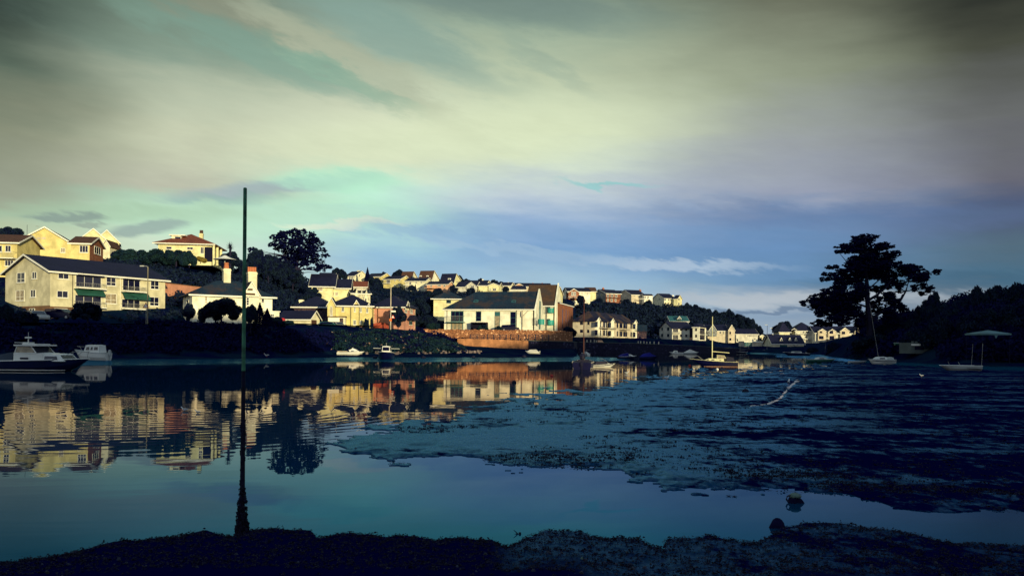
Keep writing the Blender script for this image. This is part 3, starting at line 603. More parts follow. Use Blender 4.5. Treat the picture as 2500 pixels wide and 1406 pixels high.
# ------------------------------------------------------------------ building kit
def xy(px, D, py=800):
    v = P(px, py, D); return Vector((v.x, v.y))
DBG = 0
class House:
    """side 'l' / 'r': px=(left, right, far corner of the side wall) seen from here, D = distance of the shared corner, W = depth.
    side None: px=(left, right), th = turn of the front in degrees, D = distance of the left corner"""
    def __init__(s, name, label, cat, side, px, D, W, base, eave, ridge, wall, roof, rt='gx', th=0.0, group=None, over=0.4, rf=0.5, Dr=None, rlab=None, foot=2.5, gut=True, barge=WHITE, wlab=None):
        a, b_ = px[0], px[1]
        def solve(th_):
            ex = Vector((math.cos(th_), math.sin(th_))); ey = Vector((-ex.y, ex.x))
            def hit(p0, pxx):       # distance along ex from p0 to the bearing pxx
                k = (pxx - CX) / F
                den = ex.x - k * ex.y
                return (k * p0.y - p0.x) / den if abs(den) > 1e-6 else 1e6
            if side == 'r':
                B = xy(b_, D); L = -hit(B, a); A = B - ex * L; C_ = B + ey * W
            else:
                A = xy(a, D); L = hit(A, b_); C_ = A + ey * W
            return A, L, CX + F * C_.x / C_.y
        if side:
            best = None
            for k in range(-850, 851):
                th_ = R(k / 10); A, L, c_ = solve(th_)
                if 0.5 < L < 90 and A.y > 10:
                    e = abs(c_ - px[2]) + 0.0005 * abs(k)
                    if best is None or e < best[0]: best = (e, th_)
            th_ = best[1]
        else: th_ = R(th)
        s.A, s.L, _ = solve(th_); s.th = th_; s.W = W
        if DBG: print('TH', label[:40], round(math.degrees(th_)), round(s.L, 1), round(SUNDIR.x * -math.cos(th_) + SUNDIR.y * -math.sin(th_), 2), round(SUNDIR.x * math.sin(th_) - SUNDIR.y * math.cos(th_), 2), round(SUNDIR.x * math.cos(th_) + SUNDIR.y * math.sin(th_), 2))
        pref, Dref = (b_, D) if side == 'r' else (a, D)
        s.base_py = base; s.pxr = (min(px), max(px)); s.Dc = D
        s.zb = zz(pref, base, Dref) - foot; s.ze = zz(pref, eave, Dref)
        L, W_ = s.L, W
        rx = {'gx': (0 if side == 'l' else L if side == 'r' else L / 2, W * rf), 'gy': (L / 2, W / 2)}.get(rt, (L / 2, W / 2))
        mid = s.world(rx[0], rx[1]); s.zr = zz(CX + F * mid.x / mid.y, ridge, mid.y); s.rt = rt; s.rf = rf
        s.zr = max(s.zr, s.ze + 0.3)
        s.root = thing(name, (s.A.x, s.A.y, 0), label, cat, group, th_)
        ze, zr, zb = s.ze, s.zr, s.zb
        wl = MB()
        if rt == 'gx': wl.prism([(0, zb), (W, zb), (W, ze), (W * rf, zr - .05), (0, ze)], 0, L, 'x')
        elif rt == 'gy': wl.prism([(0, zb), (L, zb), (L, ze), (L / 2, zr - .05), (0, ze)], 0, W, 'y')
        elif rt == 'hipL':   # hip at the left, gable at the right
            wl.box(0, 0, zb, L, W, ze); wl.prism([(0.01, ze), (W - .01, ze), (W / 2, zr - .1)], L - .35, L, 'x')
        else: wl.box(0, 0, zb, L, W, ze)
        s.wall = wl.build('wall', wall, s.root, label=wlab)
        o = over; rb = MB(); th_r = 0.16
        if rt in ('gx',):
            k1 = (zr - ze) / (W * rf); k2 = (zr - ze) / (W * (1 - rf))
            pr = [(-o, ze - o * k1), (W * rf, zr), (W + o, ze - o * k2), (W + o, ze - o * k2 + th_r), (W * rf, zr + th_r * 1.2), (-o, ze - o * k1 + th_r)]
            rb.prism(pr, -o, L + o, 'x')
        elif rt == 'gy':
            k1 = (zr - ze) / (L / 2)
            pr = [(-o, ze - o * k1), (L / 2, zr), (L + o, ze - o * k1), (L + o, ze - o * k1 + th_r), (L / 2, zr + th_r * 1.2), (-o, ze - o * k1 + th_r)]
            rb.prism(pr, -o, W + o, 'y')
        elif rt in ('hip', 'hipL', 'hipy'):
            h = min(L, W) / 2; r0_, r1_ = (h, L - h)
            if rt == 'hipL': r0_, r1_ = (min(W * .55, L * .45), L + o)
            x1 = L + o
            base_ = [(-o, -o, ze), (x1, -o, ze), (x1, W + o, ze), (-o, W + o, ze)]
            if L >= W or rt == 'hipL': top = [(r0_, W / 2, zr), (r1_, W / 2, zr)]; fs = [(4, 5, 9, 8), (5, 6, 9), (6, 7, 8, 9), (7, 4, 8)]
            else: top = [(L / 2, h, zr), (L / 2, W - h, zr)]; fs = [(4, 5, 8), (5, 6, 9, 8), (6, 7, 9), (7, 4, 8, 9)]
            rb.add(base_ + [(x, y, z + th_r) for x, y, z in base_] + top, [(3, 2, 1, 0), (0, 1, 5, 4), (1, 2, 6, 5), (2, 3, 7, 6), (3, 0, 4, 7)] + fs)
        elif rt == 'flat': rb.box(-o, -o, ze, L + o, W + o, ze + 0.25)
        s.roof = rb.build('roof', roof, s.root, label=rlab)
        if gut and rt != 'gy':
            dz = o * ((zr - ze) / (W * rf)) if rt == 'gx' else 0
            MB().box(-o - .02, -o - .10, ze - dz - .14, L + o + .02, -o - .01, ze - dz + .10).build('gutter', barge, s.root)
        if rt == 'gy':
            for yb in (-o - .05,):
                bb = MB()
                for sgn in (0, 1):
                    xa = -o if sgn == 0 else L + o
                    bb.add([(xa, yb, ze - o * k1 - .1), (L / 2, yb, zr - .06), (L / 2, yb, zr + .22), (xa, yb, ze - o * k1 + .18), (xa, yb + .04, ze - o * k1 - .1), (L / 2, yb + .04, zr - .06), (L / 2, yb + .04, zr + .22), (xa, yb + .04, ze - o * k1 + .18)],
                           [(0, 1, 2, 3), (7, 6, 5, 4), (3, 2, 6, 7), (0, 4, 5, 1), (0, 3, 7, 4)])
                bb.build('bargeboard', barge, s.root)
        if rt == 'gx':
            for xb, on in ((-o - .05, side != 'r'), (L + o + .01, side != 'l')):
                if not on: continue
                bb = MB()
                for ya, za in ((-o, ze - o * k1), (W + o, ze - o * k2)):
                    bb.add([(xb, ya, za - .1), (xb, W * rf, zr - .06), (xb, W * rf, zr + .22), (xb, ya, za + .18), (xb + .04, ya, za - .1), (xb + .04, W * rf, zr - .06), (xb + .04, W * rf, zr + .22), (xb + .04, ya, za + .18)],
                           [(0, 1, 2, 3), (7, 6, 5, 4), (3, 2, 6, 7), (0, 4, 5, 1), (0, 3, 7, 4)])
                bb.build('bargeboard', barge, s.root)
    s_ = None
    def world(s, x, y):
        c, n = math.cos(s.th), math.sin(s.th)
        return Vector((s.A.x + x * c - y * n, s.A.y + x * n + y * c))
    def ray(s, px, py, face, off=0.0):
        "where the view ray through a pixel meets a wall; gives (along the wall, height)"
        u, v = uv(px, py); d = Vector((u / F, 1.0)); c, n = math.cos(s.th), math.sin(s.th)
        lo = Vector((-s.A.x * c - s.A.y * n, s.A.x * n - s.A.y * c)); ld = Vector((d.x * c + d.y * n, -d.x * n + d.y * c))
        if face == 'f': t = (off - lo.y) / ld.y; a = lo.x + ld.x * t
        elif face == 'l': t = (off - lo.x) / ld.x; a = lo.y + ld.y * t
        else: t = (s.L + off - lo.x) / ld.x; a = lo.y + ld.y * t
        return a, CAMH + v / F * t
    def mp(s, face, off=0.0):
        if face == 'f': return lambda a, n, z: (a, off - n, z)
        if face == 'l': return lambda a, n, z: (off - n, a, z)
        return lambda a, n, z: (s.L + off + n, a, z)
    def rect(s, face, zk, x0, y0, x1, y1, off=0.0):
        p0 = ZP(zk, x0, y0); p1 = ZP(zk, x1, y1); cx, cy = (p0[0] + p1[0]) / 2, (p0[1] + p1[1]) / 2
        a0, _ = s.ray(p0[0], cy, face, off); a1, _ = s.ray(p1[0], cy, face, off); _, z1 = s.ray(cx, p0[1], face, off); _, z0 = s.ray(cx, p1[1], face, off)
        return min(a0, a1), z0, max(a0, a1), z1
    def win(s, face, zk, x0, y0, x1, y1, nv=1, nh=0, fm=None, gm=None, sill=True, off=0.0, name='window', fw=0.07, parent=None):
        a0, z0, a1, z1 = s.rect(face, zk, x0, y0, x1, y1, off); mp = s.mp(face, off); fm = fm or WHITE
        b = MB(); d0, d1 = -0.03, 0.06
        for q_ in ((a0, z0, a1, z0 + fw), (a0, z1 - fw, a1, z1), (a0, z0, a0 + fw, z1), (a1 - fw, z0, a1, z1)): b.box(q_[0], d0, q_[1], q_[2], d1, q_[3], mp)
        for i in range(nv):
            xm = a0 + (a1 - a0) * (i + 1) / (nv + 1); b.box(xm - fw * .4, d0, z0, xm + fw * .4, d1 - .008, z1, mp)
        for i in range(nh):
            zm_ = z0 + (z1 - z0) * (i + 1) / (nh + 1) * (0.72 if nh == 1 else 1); b.box(a0, d0, zm_ - fw * .4, a1, d1 - .012, zm_ + fw * .4, mp)
        f = b.build(name, fm, s.root)
        MB().box(a0 + .02, -.02, z0 + .02, a1 - .02, 0.022, z1 - .02, mp).build('pane', gm or GLASS, f)
        if sill: MB().box(a0 - .08, -.02, z0 - .10, a1 + .08, 0.14, z0 - .003, mp).build('sill', WHITE, f)
        return f
    def panel(s, name, m, face, zk, x0, y0, x1, y1, t=0.03, off=0.0, label=None):
        a0, z0, a1, z1 = s.rect(face, zk, x0, y0, x1, y1, off)
        return MB().box(a0, -.01, z0, a1, t, z1, s.mp(face, off)).build(name, m, s.root, label=label)
    def balcony(s, face, zk, x0, yr, x1, ys, depth=1.2, slab=WHITE, rail=DIRON, solid=None, bars=7, off=0.0):
        "x0..x1 wide, rail top at yr, slab top at ys; returns the slab part"
        a0, z0, a1, z1 = s.rect(face, zk, x0, yr, x1, ys, off); mp = s.mp(face, off)
        sl = MB().box(a0, -.01, z0 - .16, a1, depth, z0, mp).build('balcony', slab, s.root)
        rb = MB(); dp = depth - .05
        rb.box(a0 + .03, dp - .04, z1 - .05, a1 - .03, dp, z1, mp); rb.box(a0 + .03, 0, z1 - .05, a0 + .07, dp - .05, z1 - .01, mp); rb.box(a1 - .07, 0, z1 - .05, a1 - .03, dp - .05, z1 - .01, mp)
        if solid: rb.box(a0 + .04, dp - .05, z0 + .02, a1 - .04, dp - .03, z1 - .06, mp); rb.box(a0 + .04, .01, z0 + .02, a0 + .06, dp - .06, z1 - .06, mp); rb.box(a1 - .06, .01, z0 + .02, a1 - .04, dp - .06, z1 - .06, mp)
        else:
            for i in range(bars + 1):
                x = a0 + .04 + (a1 - a0 - .1) * i / bars; rb.box(x, dp - .03, z0 + .01, x + .03, dp - .005, z1 - .055, mp)
        rb.build('railing', solid or rail, sl)
        return sl
    def chimney(s, zk, x0, y0, x1, yb=0.5, W=None, m=None, pots=2, potm=None, ph=0.5, cap=True):
        p0 = ZP(zk, x0, y0); p1 = ZP(zk, x1, y0); c, n = math.cos(s.th), math.sin(s.th)
        yc = s.W * yb
        a0, z1 = s.ray(p0[0], p0[1], 'f', yc); a1, _ = s.ray(p1[0], p1[1], 'f', yc)
        w = a1 - a0; d = W or w
        b = MB().box(a0, yc - d / 2, s.ze - .2, a1, yc + d / 2, z1)
        if cap: b.box(a0 - .08, yc - d / 2 - .08, z1 - .35, a1 + .08, yc + d / 2 + .08, z1 - .18)
        o = b.build('chimney', m or W_CREAM, s.root)
        for i in range(pots):
            x = a0 + w * (i + .5) / pots
            MB().lathe([(w * .35 / pots + .06, -.02), (w * .25 / pots + .06, ph * .8), (w * .32 / pots + .06, ph * .85), (w * .3 / pots + .05, ph)], 8, (x, yc, z1)).build('chimney_pot', potm or POT, o)
        return o
    def pipe(s, face, zk, x, y0, y1, off=0.0, m=None, r=0.05):
        px, py = ZP(zk, x, y0); a, z1 = s.ray(px, py, face, off); px, py = ZP(zk, x, y1); _, z0 = s.ray(px, py, face, off)
        return MB().tube([s.mp(face, off)(a, .1, z0), s.mp(face, off)(a, .1, z1)], r, 6).build('drainpipe', m or DIRON, s.root)
    def gablet(s, face, zk, x0, y_e, x1, y_a, depth, wall, roof, base=None, off=0.0, proud=0.05, name='gable', barge=WHITE, over=.22):
        "a gable that breaks the eaves (or a gabled bay if base is given); proud of the wall by 'proud'"
        a0, z0, a1, _ = s.rect(face, zk, x0, y_a, x1, y_e, off)
        xm = (x0 + x1) / 2; px, py = ZP(zk, xm, y_a); _, za = s.ray(px, py, face, off)
        zb_ = z0 - .3
        if base is not None: px, py = ZP(zk, xm, base); _, zb_ = s.ray(px, py, face, off)
        mp = s.mp(face, off); am = (a0 + a1) / 2
        b = MB(); b.add([mp(*q_) for q_ in [(a0, proud, zb_), (a1, proud, zb_), (a1, proud, z0), (am, proud, za), (a0, proud, z0), (a0, -depth, zb_), (a1, -depth, zb_), (a1, -depth, z0), (am, -depth, za), (a0, -depth, z0)]],
              [(0, 1, 2, 3, 4), (9, 8, 7, 6, 5), (0, 5, 6, 1), (1, 6, 7, 2), (2, 7, 8, 3), (3, 8, 9, 4), (4, 9, 5, 0)])
        g_ = b.build(name, wall, s.root)
        k = (za - z0) / (am - a0); o = over; t = .13
        rr = MB(); pr = [(a0 - o, z0 - o * k), (am, za), (a1 + o, z0 - o * k), (a1 + o, z0 - o * k + t), (am, za + t * 1.3), (a0 - o, z0 - o * k + t)]
        n = 6; vs_ = [mp(a_, proud + .2, z_ + .005) for a_, z_ in pr] + [mp(a_, -depth, z_ + .005) for a_, z_ in pr]
        rr.add(vs_, [tuple(range(n)), tuple(range(2 * n - 1, n - 1, -1))] + [(i, n + i, n + (i + 1) % n, (i + 1) % n) for i in range(n)])
        rr.build('gable_roof', roof, g_)
        if barge:
            bb = MB(); pd = proud + .21
            for sg, ae_ in ((1, a0 - o), (-1, a1 + o)):
                bb.add([mp(ae_, pd, z0 - o * k - .05), mp(am, pd, za - .1), mp(am, pd, za + t * 1.3), mp(ae_, pd, z0 - o * k + t), mp(ae_, pd + .04, z0 - o * k - .05), mp(am, pd + .04, za - .1), mp(am, pd + .04, za + t * 1.3), mp(ae_, pd + .04, z0 - o * k + t)],
                       [(0, 1, 2, 3), (7, 6, 5, 4), (3, 2, 6, 7), (0, 4, 5, 1), (0, 3, 7, 4)])
            bb.build('bargeboard', barge, g_)
        return g_
HOUSES = []
def H(*a, **k):
    h = House(*a, **k); HOUSES.append(h); return h
# ------------------------------------------------------------------ houses on the left
GH = 'houses along the ridge'
h = H('apartment_block', 'long cream three-storey flats with green awnings and a dark roof', 'apartment block', 'l', (122, 402, 12), 119, 13.4, 785, 660, 624, W_FLATS, SLATE, 'gx', over=.6)
for r_ in [(147, 512, 216, 597, 1, 1), (276, 505, 318, 565, 1, 0), (137, 663, 210, 752, 1, 1), (262, 658, 308, 723, 1, 0)]: h.win('l', 1, *r_[:4], nv=r_[4], nh=r_[5], gm=GLASSL if r_[1] == 663 else None)
a0, z0, a1, z1 = h.rect('l', 1, 45, 800, 430, 885); MB().box(-.02, .02, h.zb, .05, h.W - .02, z1, lambda x, y, z: (x - .03, y, z)).build('plinth', BRICK_D, h.root, label='brown stone base storey')
a0, z0, a1, z1 = h.rect('f', 1, 462, 805, 625, 880); MB().box(0.0, -.04, h.zb, a1, .01, z1).build('plinth', BRICK_D, h.root, label='brown stone base storey')
h.win('l', 1, 252, 818, 300, 868, nv=1, off=-.05); h.win('f', 1, 462, 818, 578, 880, nv=2, off=-.05, gm=GLASSL)
for r_ in [(497, 505, 590, 567, 1, 0), (487, 667, 583, 727, 1, 0), (910, 545, 993, 625, 1, 1), (900, 692, 1000, 778, 1, 1), (1290, 575, 1362, 655, 1, 1), (1283, 720, 1362, 797, 1, 1), (932, 845, 995, 890, 1, 0), (1050, 858, 1200, 915, 2, 0), (1270, 862, 1340, 918, 1, 0)]:
    h.win('f', 1, *r_[:4], nv=r_[4], nh=r_[5], gm=GLASSL if r_[0] == 900 else None)
for (x0, yt, x1, ys, yr) in [(648, 528, 868, 640, 606), (640, 705, 868, 800, 762), (1050, 562, 1200, 668, 636), (1042, 740, 1200, 815, 780)]:
    h.win('f', 1, x0, yt, x1, ys, nv=2, nh=0, name='balcony_door', sill=False)
    h.balcony('f', 1, x0 - 8, yr, x1 + (20 if x1 > 1000 else 10), ys + 6, depth=1.3, rail=METAL, bars=16)
for (x0, yt, x1, yb_) in [(632, 655, 872, 712), (1038, 683, 1258, 745)]:
    a0, z0, a1, z1 = h.rect('f', 1, x0, yt, x1, yb_)
    MB().prism([(-.02, z1), (-.5, z1 - .15), (-1.15, z0 + .25), (-1.25, z0), (-1.2, z0), (-1.1, z0 + .2), (-.45, z1 - .25), (-.02, z1 - .12)], a0, a1, 'x').build('awning', AWN, h.root)
for (x0, yt, x1, yb_) in [(648, 520, 872, 545), (1048, 556, 1180, 575)]:
    a0, z0, a1, z1 = h.rect('f', 1, x0, yt, x1, yb_)
    MB().prism([(-.02, z1), (-.9, z0 + .1), (-.9, z0), (-.02, z1 - .2)], a0, a1, 'x').build('awning', DIRON, h.root, label='dark rolled-in awning')
h.chimney(1, 461, 452, 469, .35, m=WHITE, pots=0, cap=False)
h.pipe('f', 1, 622, 500, 800); h.pipe('f', 1, 1030, 545, 840, m=WHITE)
FLATS = h

h = H('gabled_house', 'broad yellow gable house with two small vents above the flats roof', 'house', None, (36, 178), 158, 14, 640, 592, 567.5, W_YEL, SLATE, 'gy', th=17, over=.5)
h.win('f', 1, 280, 297, 332, 335, nv=0, nh=1); h.win('f', 1, 520, 300, 560, 340, nv=1, gm=GLASSL)
h.chimney(1, 430, 188, 455, .6, m=BRICK, pots=2, ph=.35, cap=False)
for x in (315, 358): h.panel('vent', W_BEIGE, 'f', 1, x, 208, x + 34, 226)
h = H('brick_gabled_house', 'yellow and brick house with a corner window right of the broad yellow gable', 'house', 'r', (171, 217, 249), 146, 8, 634, 594, 581, W_YEL, TILE_D, 'gx', over=.45)
h.win('f', 1, 683, 278, 757, 340, nv=2, nh=0); a0, z0, a1, z1 = h.rect('r', 1, 765, 270, 870, 420)
MB().prism([(0.02, h.zb), (h.W - .02, h.zb), (h.W - .02, h.ze - .02), (h.W / 2, h.zr - .12), (0.02, h.ze - .02)], h.L, h.L + .05, 'x').build('gable_wall', BRICK, h.root, label='red brick gable end')
h.win('r', 1, 808, 290, 862, 355, nv=2, off=.05)
h = H('balcony_house', 'yellow house cut by the left edge with a railed balcony', 'house', None, (-90, 40), 140, 9, 668, 588, 575, W_YEL, TILE_D, 'gx', th=8, over=.6)
h.win('f', 1, 45, 278, 95, 335, nv=1); h.win('f', 1, -60, 278, 20, 335, nv=1)
h.balcony('f', 1, -120, 335, 150, 388, depth=1.6, rail=METAL, bars=24); h.win('f', 1, 42, 405, 118, 455, nv=2)
h = H('gabled_house', 'far pale gable house, left one of the pair behind the brick gable', 'house', None, (183, 268), 215, 12, 625, 591, 566, W_PALE, SLATE, 'gy', th=25, over=.4)
h = H('gabled_house', 'farthest pale gable house at the right of the pair behind the brick gable', 'house', None, (228, 289), 232, 10, 628, 589, 568, W_PALE, SLATE, 'gy', th=25, over=.4)
h.pipe('f', 1, 978, 170, 195, m=METAL)
h = H('sunroom', 'small white glazed sunroom below the far pale gables', 'sunroom', 'l', (268, 290, 262), 190, 4, 632, 609, 606, WHITE, SLATE, 'flat', over=.15)
for r_ in [(942, 328, 968, 365), (976, 326, 1012, 370)]: h.win('f', 1, *r_, nv=1, sill=False)
h = H('garden_house', 'narrow brown-roofed gable between brick gable and sunroom', 'house', None, (249, 266), 180, 6, 630, 599, 591, W_CREAM, TILE_D, 'gy', th=5, over=.3)
h = H('bungalow', 'hipped bungalow with a red tiled roof on the hilltop', 'bungalow', 'r', (384, 515, 541), 185, 12, 622, 598, 572, W_PALE, TILE, 'hip', over=1.0)
for r_ in [(230, 312, 300, 345), (485, 318, 560, 350), (650, 318, 692, 398)]: h.win('f', 2, *r_, nv=1 if r_[0] > 400 else 0)
a0, z0, a1, z1 = h.rect('f', 2, 700, 318, 770, 445); MB().box(a0, -.02, z0 - 1, a1 + .5, .06, z1).build('porch_shade_panel', DARK, h.root)  # flat dark panel on the wall stands for the porch's shade
for px_ in (778, 822, 868):
    a0, z0 = h.ray(*ZP(2, px_, 450), 'f' if px_ == 778 else 'r', .4)
    y_ = {778: -.55, 822: h.W * .28, 868: h.W * .62}[px_]; x_0 = h.L + .35
    MB().box(x_0, y_, h.zb, x_0 + .45, y_ + .45, h.ze - .01).build('column', W_PALE, h.root)
a0, z0, a1, z1 = h.rect('f', 2, 302, 180, 418, 240, off=2.6)
MB().box(a0, 2.2, z0, a1, 6, z1).build('dormer', W_CREAM, h.root); MB().box(a0 - .5, 1.8, z1, a1 + 1.0, 6, z1 + .2).build('dormer_roof', WHITE, h.root)
h.win('f', 2, 335, 188, 412, 236, nv=0, off=2.2)
h.chimney(2, 640, 152, 684, .5, m=W_PALE, pots=3, potm=TILE_D, ph=.8)

# white cottage with two tall chimneys
h = H('cottage', 'white cottage with hipped slate roof and two tall chimneys behind the green pole', 'cottage', 'l', (468.5, 664, 446), 125, 9, 776, 720, 686, W_WHITE, SLATE_B, 'hip', over=.6)
h.win('l', 2, 482, 965, 508, 1070, nv=0, nh=2); h.win('f', 2, 702, 922, 735, 1010, nv=0, nh=1, gm=GLASSL); h.win('f', 2, 962, 925, 1000, 960, nv=1, gm=GLASSL)
h.win('f', 2, 1395, 950, 1432, 1005, nv=0, nh=1)
g_ = h.gablet('f', 2, 1168, 905, 1362, 752, 2.2, W_WHITE, SLATE_B, base=1180, proud=.7, name='bay')
for yy0, yy1, xa, xb in ((848, 826, 1212, 1290), (905, 882, 1200, 1320)):
    a0, z0, a1, z1 = h.rect('f', 2, xa, yy1, xb, yy0, off=-.7); MB().box(a0, -.78, z0, a1, -.69, z1).build('timber_band', TILE_D, h.root)
h.win('f', 2, 1212, 935, 1246, 1032, nv=0, nh=2, off=-.7)
h.chimney(2, 926, 582, 1012, .5, W=1.3, m=W_CREAM, pots=1, ph=1.0); h.chimney(2, 1228, 622, 1334, .5, W=1.2, m=W_CREAM, pots=5, ph=.85)
a0, z0, a1, z1 = h.rect('f', 2, 1450, 1112, 1612, 1230, off=-1)
MB().box(a0, -1.2, h.zb, a1, 3, z1).build('annexe', W_WHITE, h.root); MB().box(a0 - .15, -1.35, z1, a1 + .15, 3.1, z1 + .15).build('annexe_roof', WHITE, h.root)
h.win('f', 2, 1508, 1135, 1552, 1185, nv=1, nh=1, off=-1.2)
a0, z0, a1, z1 = h.rect('f', 2, 1160, 1070, 1275, 1100, off=-.7)
MB().prism([(-.72, z1), (-1.7, z0), (-1.7, z0 - .1), (-.72, z0 - .1)], a0, a1, 'x').build('porch_roof', SLATE, h.root)
h.pipe('f', 2, 1095, 905, 1080, m=WHITE)

# garden wall behind, parasol, low red boxes
w0 = xy(400, 140); w1 = xy(506, 152); dx = w1 - w0
t = thing('garden_wall', (w0.x, w0.y, 0), 'terracotta garden wall between the flats and the cottage', 'wall', rz=math.atan2(dx.y, dx.x))
zt = zz(400, 691, 140); MB().box(0, 0, zt - 4.5, dx.length, .4, zt).build('wall', W_TERRA, t); MB().box(-.1, -.06, zt + .002, dx.length, .46, zt + .12).build('coping', BRICK_D, t)
pu = P(549, 634, 165); t = thing('parasol', (pu.x, pu.y, pu.z - 4), 'large white round garden parasol on the hillside behind the cottage chimney', 'parasol')
MB().lathe([(2.3, 4.0), (2.25, 4.06), (1.4, 4.3), (.7, 4.62), (.3, 4.85), (.02, 4.92)], 20).build('canopy', WHITE, t, smooth=False)
MB().tube([(0, 0, 0), (0, 0, 4.5)], .07, 8).build('pole', METAL, t)

h = H('garage', 'low white garage with a slate roof left of the stone house', 'garage', 'r', (682, 756, 780), 152, 4.6, 800, 778, 760.5, W_CREAM, SLATE, 'gx', over=.35)
a0, z0, a1, z1 = h.rect('r', 3, 625, 735, 690, 815); MB().box(-.01, a0, h.zb, .05, a1, z1, lambda x, y, z: (h.L + x, y, z)).build('garage_door', TILE_D, h.root)
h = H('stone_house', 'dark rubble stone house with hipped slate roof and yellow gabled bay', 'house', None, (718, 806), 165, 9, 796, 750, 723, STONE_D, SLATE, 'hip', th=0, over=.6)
h.chimney(3, 476, 478, 528, .5, m=W_CREAM, pots=0)
h = H('yellow_house', 'yellow house with three pointed gables and a white garage door', 'house', None, (803, 907.5), 157, 9, 804, 747, 719, W_YEL, SLATE, 'hip', th=6, over=.5)
g_ = h.gablet('f', 3, 838, 545, 938, 457, 3, W_YEL, SLATE, base=690, proud=.9, name='bay')
h.win('f', 3, 862, 560, 896, 680, nv=1, nh=0, off=-.9, gm=GLASSL)
a0, z0, a1, z1 = h.rect('f', 3, 838, 690, 1058, 790, off=-2.2)
MB().box(a0, -2.2, h.zb, a1, 0, z1 - .15).build('garage_wing', W_CREAM, h.root); MB().box(a0 - .15, -2.35, z1 - .148, a1 + .1, 0, z1 + .05).build('terrace', TILE_D, h.root)
h.panel('garage_door', WHITE, 'f', 3, 842, 708, 982, 790, t=.04, off=-2.2)
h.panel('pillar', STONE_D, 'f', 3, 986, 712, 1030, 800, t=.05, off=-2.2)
h.gablet('f', 3, 1162, 552, 1240, 490, 2.5, W_YEL, SLATE, proud=.06); h.gablet('f', 3, 1332, 572, 1382, 532, 2.0, W_YEL, SLATE, proud=.06)
for r_ in [(1010, 568, 1043, 628), (1168, 568, 1190, 632), (1243, 575, 1268, 637), (1323, 580, 1350, 643), (1240, 740, 1262, 780)]: h.win('f', 3, *r_, nv=1)
h.win('f', 3, 1157, 735, 1196, 796, nv=2); h.pipe('f', 3, 1128, 560, 860); h.pipe('f', 3, 1236, 570, 860); h.pipe('f', 3, 925, 600, 690)
YEL = h
h = H('gabled_house', 'white house with three narrow pointed gables in a row behind the yellow house', 'house', None, (858, 903), 200, 8, 745, 716, 711, W_CREAM, SLATE_B, 'gx', th=20, over=.3)
for x0, x1, ya, ye in [(1178, 1222, 362, 425), (1243, 1283, 385, 440), (1296, 1350, 382, 450)]: h.gablet('f', 3, x0, ye, x1, ya - 22, 4, W_CREAM, SLATE_B, proud=.15)
h.win('f', 3, 1302, 448, 1330, 502, nv=0)
h = H('pink_house', 'pink house with pale corner stones and a hipped slate roof', 'house', 'r', (909, 985, 1013), 162, 7.5, 803, 750.5, 722, W_PINK, SLATE, 'hip', over=.55)
h.gablet('r', 3, 1808, 590, 1868, 502, 3, W_CREAM, SLATE, proud=.06); h.win('r', 3, 1880, 598, 1912, 652, nv=1); h.win('r', 3, 1868, 735, 1906, 796, nv=2, nh=0, fm=TEAL_F); h.win('r', 3, 1812, 592, 1840, 640, nv=1)
a0, z0, a1, z1 = h.rect('r', 3, 1836, 672, 1922, 740); MB().prism([(a0, z0 + .1), ((a0 + a1) / 2, z1), (a1, z0 + .1), (a1, z0), (a0, z0)], h.L, h.L + 1.1, 'x').build('porch', SLATE, h.root)
for k, (fa, x) in enumerate((('f', 1410), ('r', 1935))):
    a, zt = h.ray(*ZP(3, x, 585), fa); n_ = 14
    for i in range(n_):
        zq = h.ze - .1 - i * .33; ww = .42 if i % 2 else .26; mp = h.mp(fa)
        if k == 0: MB().box(0.0, -.01, zq - .28, ww, .035, zq, mp).build('quoin', W_BEIGE, h.root)
        else: MB().box(h.W - ww, -.01, zq - .28, h.W, .035, zq, mp).build('quoin', W_BEIGE, h.root)
h.chimney(3, 1862, 510, 1876, .8, m=METAL, pots=0, cap=False)
h = H('hillside_villa', 'white villa with blue-black roof half hidden on the slope above the stone house', 'house', None, (760, 812), 200, 10, 722, 696, 671, W_PALE, SLATE, 'gx', th=8, over=.7)
h.win('f', 3, 708, 292, 770, 368, nv=2, gm=GLASSL)
h = H('hillside_villa', 'lower pale wing with a small bay right of the hillside villa', 'house', None, (811, 851), 202, 8, 730, 701, 683, W_PALE, SLATE, 'gx', th=8, over=.6)
for x in (882, 928): h.win('f', 3, x, 382, x + 36, 425, nv=1, gm=GLASSL)
h = H('small_house', 'small white house with dark roof under the pine branch', 'house', None, (781, 815), 300, 8, 680, 673, 667, W_CREAM, SLATE, 'gx', th=10, over=.5)
h = H('small_house', 'low house with a long red-brown tiled roof below the ridge', 'house', None, (850, 893), 262, 8, 703, 699, 688, W_COOL, TILE, 'gx', th=8, over=.5)
h = H('hipped_house', 'yellow house with a green hipped roof left behind the white waterside block', 'house', None, (1058, 1128), 215, 11, 760, 730, 711, W_PALE, SLATE_B, 'hip', th=4, over=.8)
h.win('f', 4, 416, 312, 482, 360, nv=2, fm=TEAL_F)

